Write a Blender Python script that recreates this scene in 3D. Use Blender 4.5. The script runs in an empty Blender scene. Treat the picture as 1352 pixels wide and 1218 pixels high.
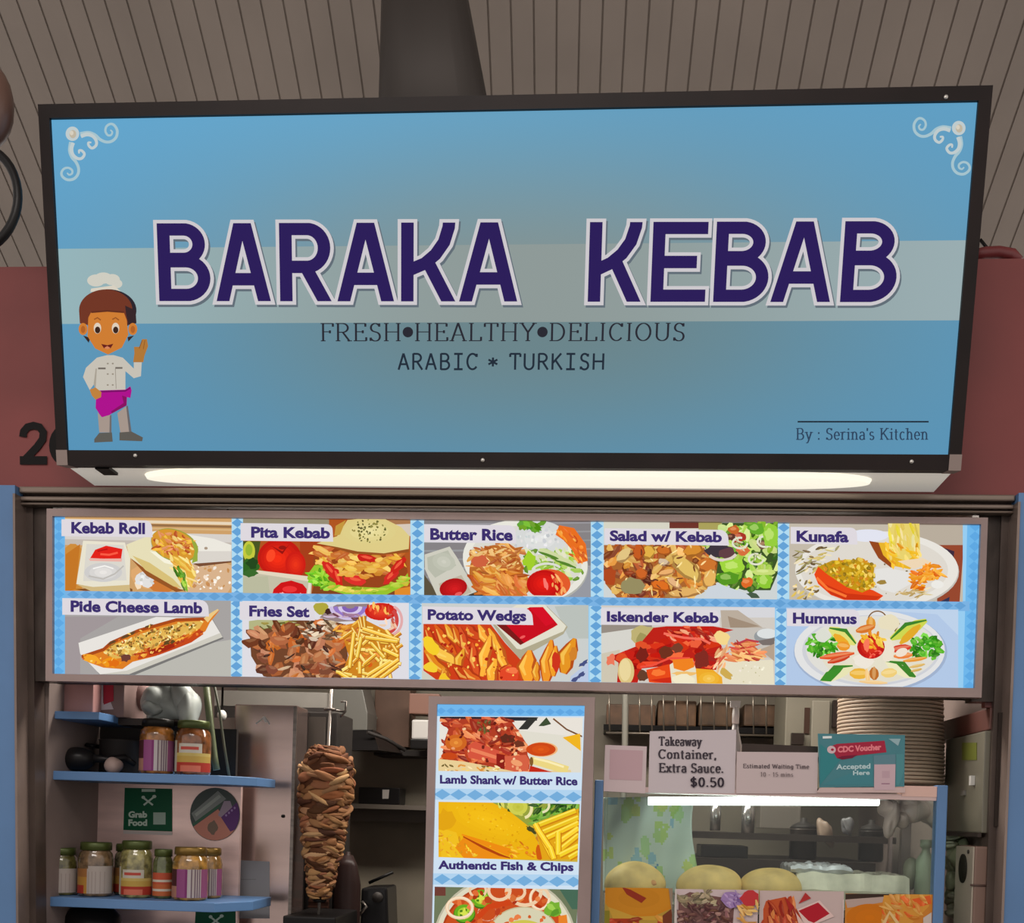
import bpy, bmesh, math, random
from mathutils import Vector, Matrix
PI = math.pi
random.seed(7)
SC = bpy.context.scene
C = SC.collection

# ------------------------------------------------------------------ camera
F = 1500.0
CAM = Vector((0.2797, -3.3, 1.6))
YAW, PITCH, ROLL, PPY = -0.0792, -0.0145, 0.0305, 1099.6
_cy, _sy, _cp, _sp = math.cos(YAW), math.sin(YAW), math.cos(PITCH), math.sin(PITCH)
FW = Vector((_sy * _cp, _cy * _cp, _sp))
_r = Vector((_cy, -_sy, 0))
_u = _r.cross(FW)
RT = math.cos(ROLL) * _r + math.sin(ROLL) * _u
UP = -math.sin(ROLL) * _r + math.cos(ROLL) * _u
cd = bpy.data.cameras.new('camera')
cam = bpy.data.objects.new('camera', cd)
C.objects.link(cam)
cam.matrix_world = Matrix(((RT.x, UP.x, -FW.x, CAM.x), (RT.y, UP.y, -FW.y, CAM.y), (RT.z, UP.z, -FW.z, CAM.z), (0, 0, 0, 1)))
cd.sensor_width = 36.0
cd.lens = F / 1352 * 36
cd.shift_y = (PPY - 609) / 1352
cd.clip_start = 0.05
SC.camera = cam

# ------------------------------------------------------------------ light
SC.view_settings.view_transform = 'Standard'
SC.view_settings.look = 'None'
SC.view_settings.exposure = 0.0
SC.view_settings.gamma = 1.0
SC.view_settings.use_curve_mapping = False
SC.cycles.use_denoising = True
SC.cycles.max_bounces = 6
SC.cycles.diffuse_bounces = 3
SC.cycles.transparent_max_bounces = 12
SC.cycles.caustics_reflective = False
SC.cycles.caustics_refractive = False
W = bpy.data.worlds.new('world')
SC.world = W
W.use_nodes = True
wb = W.node_tree.nodes['Background']
wb.inputs[0].default_value = (1.0, 0.93, 0.88, 1)
wb.inputs[1].default_value = 0.85

def area(name, loc, rot, sx, sy, power, col):
    l = bpy.data.lights.new(name, 'AREA')
    l.shape = 'RECTANGLE'
    l.size, l.size_y, l.energy, l.color = sx, sy, power, col
    o = bpy.data.objects.new(name, l)
    C.objects.link(o)
    o.location = loc
    o.rotation_euler = rot
    return o
area('stall_fill_light', (0.0, 0.6, 2.62), (0, 0, 0), 2.2, 0.3, 50.0, (1.0, 0.93, 0.84))  # unseen fill light added to brighten the stall interior
area('hall_fill_light', (-0.6, -3.6, 4.4), (math.radians(48), 0, 0), 2.4, 0.6, 55.0, (1.0, 0.92, 0.86))  # unseen fill light added behind the camera

# ------------------------------------------------------------------ helpers
def lin1(v):
    v = v / 255.0
    return v / 12.92 if v <= 0.04045 else ((v + 0.055) / 1.055) ** 2.4
def lin(c):
    return (lin1(c[0]), lin1(c[1]), lin1(c[2]), 1.0)

def ray(px, py):
    return FW + RT * ((px - 676) / F) + UP * ((PPY - py) / F)
def P(px, py, Y):
    d = ray(px, py)
    return CAM + d * ((Y - CAM.y) / d.y)
def PZ(px, py, Z):
    d = ray(px, py)
    return CAM + d * ((Z - CAM.z) / d.z)
def on_plane(p0, n):
    def f(px, py, lay=0.0):
        d = ray(px, py)
        t = (p0 - CAM).dot(n) / d.dot(n)
        return CAM + d * t + n * lay
    return f
def yplane(Y):
    return on_plane(Vector((0, Y, 0)), Vector((0, -1, 0)))

MATS = {}
def mat(name, col, rough=0.6, metal=0.0, var=0.0, scale=8.0, bump=0.0, stretch=None, emit=0.0, coat=0.0, alpha=1.0):
    if name in MATS: return MATS[name]
    m = bpy.data.materials.new(name)
    m.use_nodes = True
    nt = m.node_tree
    b = nt.nodes['Principled BSDF']
    b.inputs['Base Color'].default_value = lin(col)
    b.inputs['Roughness'].default_value = rough
    b.inputs['Metallic'].default_value = metal
    b.inputs['Coat Weight'].default_value = coat
    b.inputs['Specular IOR Level'].default_value = .5 if max(col) > 75 else .18
    if emit:
        b.inputs['Emission Color'].default_value = lin(col)
        b.inputs['Emission Strength'].default_value = emit
    if var or bump:
        tc = nt.nodes.new('ShaderNodeTexCoord')
        mp = nt.nodes.new('ShaderNodeMapping')
        nz = nt.nodes.new('ShaderNodeTexNoise')
        nz.inputs['Scale'].default_value = scale
        nz.inputs['Detail'].default_value = 5
        if stretch: mp.inputs['Scale'].default_value = stretch
        nt.links.new(tc.outputs['Object'], mp.inputs['Vector'])
        nt.links.new(mp.outputs['Vector'], nz.inputs['Vector'])
        if var:
            rp = nt.nodes.new('ShaderNodeValToRGB')
            rp.color_ramp.elements[0].position = 0.3
            rp.color_ramp.elements[1].position = 0.7
            rp.color_ramp.elements[0].color = lin([max(0, v * (1 - var)) for v in col])
            rp.color_ramp.elements[1].color = lin([min(255, v * (1 + var)) for v in col])
            nt.links.new(nz.outputs['Fac'], rp.inputs['Fac'])
            nt.links.new(rp.outputs['Color'], b.inputs['Base Color'])
        if bump:
            bp = nt.nodes.new('ShaderNodeBump')
            bp.inputs['Strength'].default_value = bump
            bp.inputs['Distance'].default_value = 0.01
            nt.links.new(nz.outputs['Fac'], bp.inputs['Height'])
            nt.links.new(bp.outputs['Normal'], b.inputs['Normal'])
    MATS[name] = m
    return m

def attr_mat(name, lit, rough=0.5, strength=1.0):
    m = bpy.data.materials.new(name)
    m.use_nodes = True
    nt = m.node_tree
    b = nt.nodes['Principled BSDF']
    a = nt.nodes.new('ShaderNodeVertexColor')
    a.layer_name = 'Col'
    b.inputs['Roughness'].default_value = rough
    if lit:
        b.inputs['Base Color'].default_value = (0.006, 0.006, 0.006, 1)
        b.inputs['Specular IOR Level'].default_value = 0.0
        nt.links.new(a.outputs['Color'], b.inputs['Emission Color'])
        b.inputs['Emission Strength'].default_value = strength
    else:
        nt.links.new(a.outputs['Color'], b.inputs['Base Color'])
        b.inputs['Specular IOR Level'].default_value = 0.15
    MATS[name] = m
    return m
LIT = attr_mat('backlit_print', True, 0.4, 1.0)
PRINT = attr_mat('paper_print', False, 0.45)
ROUGHCOL = attr_mat('coloured_surface', False, 0.75)

def glass_mat(name, tint, gloss=0.08, rough=0.03):
    m = bpy.data.materials.new(name)
    m.use_nodes = True
    nt = m.node_tree
    for n in list(nt.nodes):
        if n.type == 'BSDF_PRINCIPLED': nt.nodes.remove(n)
    out = [n for n in nt.nodes if n.type == 'OUTPUT_MATERIAL'][0]
    t = nt.nodes.new('ShaderNodeBsdfTransparent')
    t.inputs[0].default_value = lin(tint)
    g = nt.nodes.new('ShaderNodeBsdfGlossy')
    g.inputs['Roughness'].default_value = rough
    mx = nt.nodes.new('ShaderNodeMixShader')
    mx.inputs[0].default_value = gloss
    nt.links.new(t.outputs[0], mx.inputs[1])
    nt.links.new(g.outputs[0], mx.inputs[2])
    nt.links.new(mx.outputs[0], out.inputs['Surface'])
    MATS[name] = m
    return m
GLASS = glass_mat('clear_glass', (244, 248, 246), 0.022)
FILM = glass_mat('plastic_film', (215, 220, 220), 0.16, 0.2)

def link_mesh(name, me, parent=None, loc=None):
    o = bpy.data.objects.new(name, me)
    C.objects.link(o)
    if parent is not None:
        o.parent = parent
    elif loc is not None:
        o.location = loc
    return o
ORIG = {}
def origin_of(parent):
    return ORIG.get(parent.name, Vector((0, 0, 0))) if parent is not None else None

class MB:
    """collects shapes in world coordinates; build() links them as one mesh object"""
    def __init__(s):
        s.bm = bmesh.new()
        s.col = s.bm.loops.layers.float_color.new('Col')
        s.c = (0.5, 0.5, 0.5, 1)
    def color(s, c):
        s.c = lin(c); return s
    def face(s, pts, smooth=False):
        vs = [s.bm.verts.new(p) for p in pts]
        try: f = s.bm.faces.new(vs)
        except ValueError: return None
        f.smooth = smooth
        for l in f.loops: l[s.col] = s.c
        return f
    def hexa(s, p):
        """8 corners: bottom 4 (ccw), top 4"""
        v = [s.bm.verts.new(q) for q in p]
        for idx in ((0, 3, 2, 1), (4, 5, 6, 7), (0, 1, 5, 4), (1, 2, 6, 5), (2, 3, 7, 6), (3, 0, 4, 7)):
            f = s.bm.faces.new([v[i] for i in idx])
            for l in f.loops: l[s.col] = s.c
        return s
    def box(s, x0, x1, y0, y1, z0, z1, bev=0.0):
        if bev > 0:
            return s.rbox(x0, x1, y0, y1, z0, z1, bev)
        return s.hexa([(x0, y0, z0), (x1, y0, z0), (x1, y1, z0), (x0, y1, z0), (x0, y0, z1), (x1, y0, z1), (x1, y1, z1), (x0, y1, z1)])
    def rbox(s, x0, x1, y0, y1, z0, z1, b):
        t = bmesh.new()
        bmesh.ops.create_cube(t, size=1)
        for v in t.verts:
            v.co = Vector(((x0 + x1) / 2 + v.co.x * (x1 - x0), (y0 + y1) / 2 + v.co.y * (y1 - y0), (z0 + z1) / 2 + v.co.z * (z1 - z0)))
        bmesh.ops.bevel(t, geom=list(t.edges), offset=b, segments=2, affect='EDGES', profile=0.6)
        return s.merge(t)
    def merge(s, t, smooth=False):
        mp = {}
        for v in t.verts: mp[v] = s.bm.verts.new(v.co)
        for f in t.faces:
            try: g = s.bm.faces.new([mp[v] for v in f.verts])
            except ValueError: continue
            g.smooth = smooth or f.smooth
            for l in g.loops: l[s.col] = s.c
        t.free()
        return s
    def tube(s, pts, r, n=10, closed=False, caps=True):
        pts = [Vector(p) for p in pts]
        rings = []
        N = len(pts)
        prev = None
        for i, p in enumerate(pts):
            if closed: t = pts[(i + 1) % N] - pts[i - 1]
            else: t = pts[min(i + 1, N - 1)] - pts[max(i - 1, 0)]
            t.normalize()
            a = prev if prev is not None else (Vector((0, 0, 1)) if abs(t.z) < 0.9 else Vector((1, 0, 0)))
            u = t.cross(a).cross(t)
            if u.length < 1e-6: u = t.orthogonal()
            u.normalize()
            prev = u
            w = t.cross(u)
            rr = r[i] if isinstance(r, (list, tuple)) else r
            rings.append([s.bm.verts.new(p + (u * math.cos(2 * PI * k / n) + w * math.sin(2 * PI * k / n)) * rr) for k in range(n)])
        M = N if closed else N - 1
        for i in range(M):
            A, B = rings[i], rings[(i + 1) % N]
            for k in range(n):
                f = s.bm.faces.new((A[k], A[(k + 1) % n], B[(k + 1) % n], B[k]))
                f.smooth = True
                for l in f.loops: l[s.col] = s.c
        if caps and not closed:
            for R_ in (rings[0][::-1], rings[-1]):
                f = s.bm.faces.new(R_)
                for l in f.loops: l[s.col] = s.c
        return s
    def lathe(s, prof, c, n=28, axis=None, smooth=True, sx=1.0, sy=1.0):
        """prof: (radius, height) pairs from bottom up; c: base point; axis: unit vector (default up)"""
        c = Vector(c)
        ax = Vector((0, 0, 1)) if axis is None else Vector(axis).normalized()
        u = ax.orthogonal().normalized() if axis is not None else Vector((1, 0, 0))
        w = ax.cross(u)
        rings = []
        for (r, h) in prof:
            rings.append([s.bm.verts.new(c + ax * h + (u * math.cos(2 * PI * k / n) * sx + w * math.sin(2 * PI * k / n) * sy) * max(r, 1e-5)) for k in range(n)])
        for A, B in zip(rings, rings[1:]):
            for k in range(n):
                f = s.bm.faces.new((A[k], A[(k + 1) % n], B[(k + 1) % n], B[k]))
                f.smooth = smooth
                for l in f.loops: l[s.col] = s.c
        for R_ in (rings[0][::-1], rings[-1]):
            f = s.bm.faces.new(R_)
            for l in f.loops: l[s.col] = s.c
        return s
    def prism(s, outline, d):
        """outline: list of 3-D points (planar), extruded by vector d"""
        o = [Vector(p) for p in outline]
        d = Vector(d)
        a = [s.bm.verts.new(p) for p in o]
        b = [s.bm.verts.new(p + d) for p in o]
        n = len(o)
        fs = [s.bm.faces.new(a[::-1]), s.bm.faces.new(b)]
        for i in range(n):
            fs.append(s.bm.faces.new((a[i], a[(i + 1) % n], b[(i + 1) % n], b[i])))
        for f in fs:
            for l in f.loops: l[s.col] = s.c
        return s
    def blob(s, c, rx, ry, rz, amp=0.08, seed=0, sub=3, rot=None, flat=None, bend=0.0):
        t = bmesh.new()
        bmesh.ops.create_icosphere(t, subdivisions=sub, radius=1)
        rnd = random.Random(seed)
        ph = [(rnd.uniform(0, 6.28), Vector((rnd.uniform(-1, 1), rnd.uniform(-1, 1), rnd.uniform(-1, 1))) * rnd.uniform(1.5, 4.5)) for _ in range(7)]
        for v in t.verts:
            k = 1 + amp * sum(math.sin(a + d.dot(v.co)) for a, d in ph) / 3.0
            q = v.co * k
            if flat is not None and q.z < flat: q.z = flat
            q = Vector((q.x * rx, q.y * ry, q.z * rz))
            if bend: q.y -= q.x * q.x / (2 * bend)
            if rot is not None: q = rot @ q
            v.co = q + Vector(c)
        return s.merge(t, True)
    def build(s, name, m, parent=None, loc=None, bevel=0.0):
        me = bpy.data.meshes.new(name)
        bm = s.bm
        bmesh.ops.recalc_face_normals(bm, faces=bm.faces)
        if parent is not None: off = origin_of(parent)
        elif loc is not None: off = Vector(loc)
        else:
            xs = [v.co for v in bm.verts]
            off = Vector(((min(p.x for p in xs) + max(p.x for p in xs)) / 2, (min(p.y for p in xs) + max(p.y for p in xs)) / 2, min(p.z for p in xs)))
        for v in bm.verts: v.co -= off
        bm.to_mesh(me)
        bm.free()
        if m is not None: me.materials.append(m)
        o = link_mesh(name, me, parent, off)
        ORIG[o.name] = off
        if bevel:
            md = o.modifiers.new('bevel', 'BEVEL')
            md.width = bevel; md.segments = 2; md.limit_method = 'ANGLE'
        return o

def tag(o, label, cat, group=None):
    o['label'] = label; o['category'] = cat
    if group: o['group'] = group
    return o
def thing(name, label, cat, loc, group=None):
    o = bpy.data.objects.new(name, None)
    C.objects.link(o)
    o.location = loc
    o.empty_display_size = 0.05
    ORIG[o.name] = Vector(loc)
    return tag(o, label, cat, group)
def struct(o):
    o['kind'] = 'structure'; return o

# ---- flat prints: layers of small coloured polygons on a real plane
def clip_poly(pts, q):
    n = len(q)
    ar = sum(q[i][0] * q[(i + 1) % n][1] - q[(i + 1) % n][0] * q[i][1] for i in range(n))
    sg = 1 if ar > 0 else -1
    for i in range(n):
        ax, ay = q[i]; bx, by = q[(i + 1) % n]
        def dd(p): return sg * ((bx - ax) * (p[1] - ay) - (by - ay) * (p[0] - ax))
        out = []
        for j in range(len(pts)):
            a, b = pts[j], pts[(j + 1) % len(pts)]
            da, db = dd(a), dd(b)
            if da >= 0: out.append(a)
            if (da >= 0) != (db >= 0):
                t = da / (da - db)
                out.append((a[0] + (b[0] - a[0]) * t, a[1] + (b[1] - a[1]) * t))
        pts = out
        if len(pts) < 3: return []
    return pts
def jit(c, a=12):
    d = random.uniform(-a, a)
    return tuple(min(255, max(0, v + d + random.uniform(-a / 3, a / 3))) for v in c)
def mixc(a, b, t): return tuple(x + (y - x) * t for x, y in zip(a, b))
def in_ell(cx, cy, rx, ry):
    return (lambda x, y: ((x - cx) / rx) ** 2 + ((y - cy) / ry) ** 2 <= 1, (cx - rx, cy - ry, cx + rx, cy + ry))
def in_poly(pts):
    def f(x, y):
        r = False
        for i in range(len(pts)):
            (x1, y1), (x2, y2) = pts[i], pts[i - 1]
            if (y1 > y) != (y2 > y) and x < (x2 - x1) * (y - y1) / (y2 - y1) + x1: r = not r
        return r
    return f, (min(p[0] for p in pts), min(p[1] for p in pts), max(p[0] for p in pts), max(p[1] for p in pts))

class Art:
    def __init__(s, plane, tf=None, clip=None, base=0.0, step=2.5e-5):
        s.pl, s.tf, s.clip, s.lay, s.step = plane, tf or (lambda x, y: (x, y)), clip, base, step
        s.mb = MB()
        s.k = 1.0
    def poly(s, pts, col):
        q = [s.tf(*p) for p in pts]
        if s.clip: q = clip_poly(q, s.clip)
        if len(q) < 3: return s
        s.lay += s.step
        s.mb.c = lin([v * s.k for v in col])
        s.mb.face([s.pl(x, y, s.lay) for x, y in q])
        return s
    def rect(s, x0, y0, x1, y1, col): return s.poly([(x0, y0), (x1, y0), (x1, y1), (x0, y1)], col)
    def ell(s, cx, cy, rx, ry, col, rot=0.0, n=None, a0=0.0, a1=2 * PI):
        if n is None: n = 48 if max(rx, ry) > 130 else 22
        c, w = math.cos(rot), math.sin(rot)
        P_ = []
        for k in range(n + (0 if a1 - a0 > 6.28 else 1)):
            a = a0 + (a1 - a0) * k / n
            x, y = rx * math.cos(a), ry * math.sin(a)
            P_.append((cx + x * c - y * w, cy + x * w + y * c))
        return s.poly(P_, col)
    def gell(s, cx, cy, rx, ry, c0, c1, rot=0.0, n=5, dx=0.0, dy=0.0):
        for k in range(n):
            t = k / max(1, n - 1)
            q = 1 - 0.8 * t
            s.ell(cx + dx * t * rx, cy + dy * t * ry, rx * q, ry * q, mixc(c0, c1, t), rot)
        return s
    def wob(s, cx, cy, rx, ry, col, amp=0.18, n=14, rot=0.0):
        P_ = []
        for k in range(n):
            a = 2 * PI * k / n
            q = 1 + random.uniform(-amp, amp)
            x, y = rx * q * math.cos(a), ry * q * math.sin(a)
            P_.append((cx + x * math.cos(rot) - y * math.sin(rot), cy + x * math.sin(rot) + y * math.cos(rot)))
        return s.poly(P_, col)
    def stroke(s, pts, w, col):
        n = len(pts)
        L, R_ = [], []
        for i, p in enumerate(pts):
            a, b = pts[max(0, i - 1)], pts[min(n - 1, i + 1)]
            dx, dy = b[0] - a[0], b[1] - a[1]
            d = math.hypot(dx, dy) or 1
            ww = (w[i] if isinstance(w, (list, tuple)) else w) / 2
            L.append((p[0] - dy / d * ww, p[1] + dx / d * ww))
            R_.append((p[0] + dy / d * ww, p[1] - dx / d * ww))
        for i in range(n - 1):
            s.poly([L[i], L[i + 1], R_[i + 1], R_[i]], col)
            s.lay -= s.step
        s.lay += s.step
        return s
    def curve(s, pts, w, col, sub=5):
        if not isinstance(w, (list, tuple)): w = [w] * len(pts)
        P_, W_ = [], []
        n = len(pts)
        for i in range(n - 1):
            p0, p1, p2, p3 = pts[max(0, i - 1)], pts[i], pts[i + 1], pts[min(n - 1, i + 2)]
            for k in range(sub):
                t = k / sub
                P_.append(tuple(.5 * (2 * p1[j] + (p2[j] - p0[j]) * t + (2 * p0[j] - 5 * p1[j] + 4 * p2[j] - p3[j]) * t * t + (3 * p1[j] - p0[j] - 3 * p2[j] + p3[j]) * t ** 3) for j in (0, 1)))
                W_.append(w[i] + (w[i + 1] - w[i]) * t)
        P_.append(pts[-1]); W_.append(w[-1])
        return s.stroke(P_, W_, col)
    def ring(s, cx, cy, rx, ry, w, col, a0=0, a1=2 * PI, n=20):
        return s.stroke([(cx + rx * math.cos(a0 + (a1 - a0) * k / n), cy + ry * math.sin(a0 + (a1 - a0) * k / n)) for k in range(n + 1)], w, col)
    def chips(s, reg, n, L, Wd, pal, ang=0.0, sp=PI, hi=True):
        f, bb = reg
        k = 0
        for _ in range(n * 6):
            if k >= n: break
            x, y = random.uniform(bb[0], bb[2]), random.uniform(bb[1], bb[3])
            if not f(x, y): continue
            k += 1
            a = ang + random.uniform(-sp, sp)
            l, w = random.uniform(*L) / 2, random.uniform(*Wd) / 2
            kink = random.uniform(-.5, .5) * w
            c, q = math.cos(a), math.sin(a)
            o = [(-l, -w * .6), (-l * .3, -w + kink), (l * .5, -w * .8 + kink), (l, 0), (l * .5, w * .9 + kink), (-l * .4, w + kink), (-l * 1.05, w * .2)]
            o = [(u * random.uniform(.85, 1.1), v * random.uniform(.8, 1.15)) for u, v in o]
            col = jit(random.choice(pal), 14)
            s.poly([(x + u * c - v * q, y + u * q + v * c) for u, v in o], col)
            if hi:
                s.poly([(x + u * .6 * c - (v * .35 - w * .35) * q, y + u * .6 * q + (v * .35 - w * .35) * c) for u, v in o], mixc(col, (255, 225, 170), .19))
        return s
    def dots(s, reg, n, r, pal):
        f, bb = reg
        k = 0
        for _ in range(n * 6):
            if k >= n: break
            x, y = random.uniform(bb[0], bb[2]), random.uniform(bb[1], bb[3])
            if not f(x, y): continue
            k += 1
            rr = random.uniform(*r)
            s.wob(x, y, rr, rr * random.uniform(.6, 1), jit(random.choice(pal), 10), .25, 8, random.uniform(0, 3))
        return s
    def diamonds(s, x0, y0, x1, y1, n, w, h, col):
        for k in range(n):
            t = (k + .5) / n
            x, y = x0 + (x1 - x0) * t, y0 + (y1 - y0) * t
            s.poly([(x - w / 2, y), (x, y - h / 2), (x + w / 2, y), (x, y + h / 2)], col)
            s.lay -= s.step
        s.lay += s.step
        return s
    # --- lettering
    def text(s, body, x0, x1, yt, yb, col, slope=0.0, bold=0.03, shear=0.0):
        """sans text: cap height from yt down to the baseline yb, spanning x0..x1"""
        vs, fs = text_shape(body, bold)
        mx0, mx1 = min(v[0] for v in vs), max(v[0] for v in vs)
        cap = text_shape('H', bold)
        ch = max(v[1] for v in cap[0]) - bold
        for f in fs:
            q = []
            for i in f:
                u = (vs[i][0] - mx0) / (mx1 - mx0)
                v = (vs[i][1]) / ch
                x = x0 + u * (x1 - x0)
                q.append((x + shear * v, yb - v * (yb - yt) + slope * (x - x0)))
            s.poly(q, col)
            s.lay -= s.step
        s.lay += s.step
        return s
    def serif(s, body, x0, x1, yt, yb, col, stem=.13, hair=.05, sf=.11, slope=0.0, mono=False):
        H = yb - yt
        adv = 0.0
        place = []
        for ch in body:
            g = GLYPH.get(ch)
            if g is None:
                adv += .38; continue
            a = 0.82 if mono else g[0]
            place.append((adv + ((a - g[0]) / 2 if mono else 0), g, ch)); adv += a + (.0 if mono else .08)
        sx = (x1 - x0) / (adv - .08)
        def M(x, y): 
            X = x0 + x * sx
            return (X, yb - y * H + slope * (X - x0))
        sty = sx / H
        for (ox, g, ch) in place:
            if ch == '\u2022':
                c = M(ox + .23, .5)
                s.ell(c[0], c[1], .29 * H, .29 * H, col)
            for pl in g[1]:
                pts = [M(ox + p[0], p[1]) for p in pl]
                ws = []
                for i in range(len(pts)):
                    a, b = pts[max(0, i - 1)], pts[min(len(pts) - 1, i + 1)]
                    dx, dy = abs(b[0] - a[0]), abs(b[1] - a[1])
                    t = dy / (math.hypot(dx, dy) or 1)
                    ws.append((hair + (stem - hair) * t) * H)
                s.stroke(pts, ws, col)
            if mono and ch == 'I':
                for yy in (.03, .97):
                    c = M(ox + .17, yy)
                    s.poly([(c[0] - .26 * sx, c[1] - stem * H / 2), (c[0] + .26 * sx, c[1] - stem * H / 2), (c[0] + .26 * sx, c[1] + stem * H / 2), (c[0] - .26 * sx, c[1] + stem * H / 2)], col)
            if sf > 0:
                for (x, y) in g[2]:
                    c = M(ox + x, y)
                    h = max(hair, .045) * H
                    yy = c[1] - (h / 2 if y < .3 else -h / 2)
                    s.poly([(c[0] - sf * H - stem * H / 2, yy - h / 2), (c[0] + sf * H + stem * H / 2, yy - h / 2), (c[0] + sf * H + stem * H / 2, yy + h / 2), (c[0] - sf * H - stem * H / 2, yy + h / 2)], col)
        return s
    def build(s, name, m, parent=None, loc=None):
        return s.mb.build(name, m, parent, loc)

_tc = {}
def text_shape(body, bold):
    k = (body, bold)
    if k in _tc: return _tc[k]
    cu = bpy.data.curves.new('lettering', 'FONT')
    cu.body = body
    cu.offset = bold
    cu.resolution_u = 3
    o = bpy.data.objects.new('lettering', cu)
    C.objects.link(o)
    dg = bpy.context.evaluated_depsgraph_get()
    dg.update()
    me = o.evaluated_get(dg).to_mesh()
    r = ([(v.co.x, v.co.y) for v in me.vertices], [tuple(p.vertices) for p in me.polygons])
    o.evaluated_get(dg).to_mesh_clear()
    bpy.data.objects.remove(o)
    bpy.data.curves.remove(cu)
    _tc[k] = r
    return r

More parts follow.
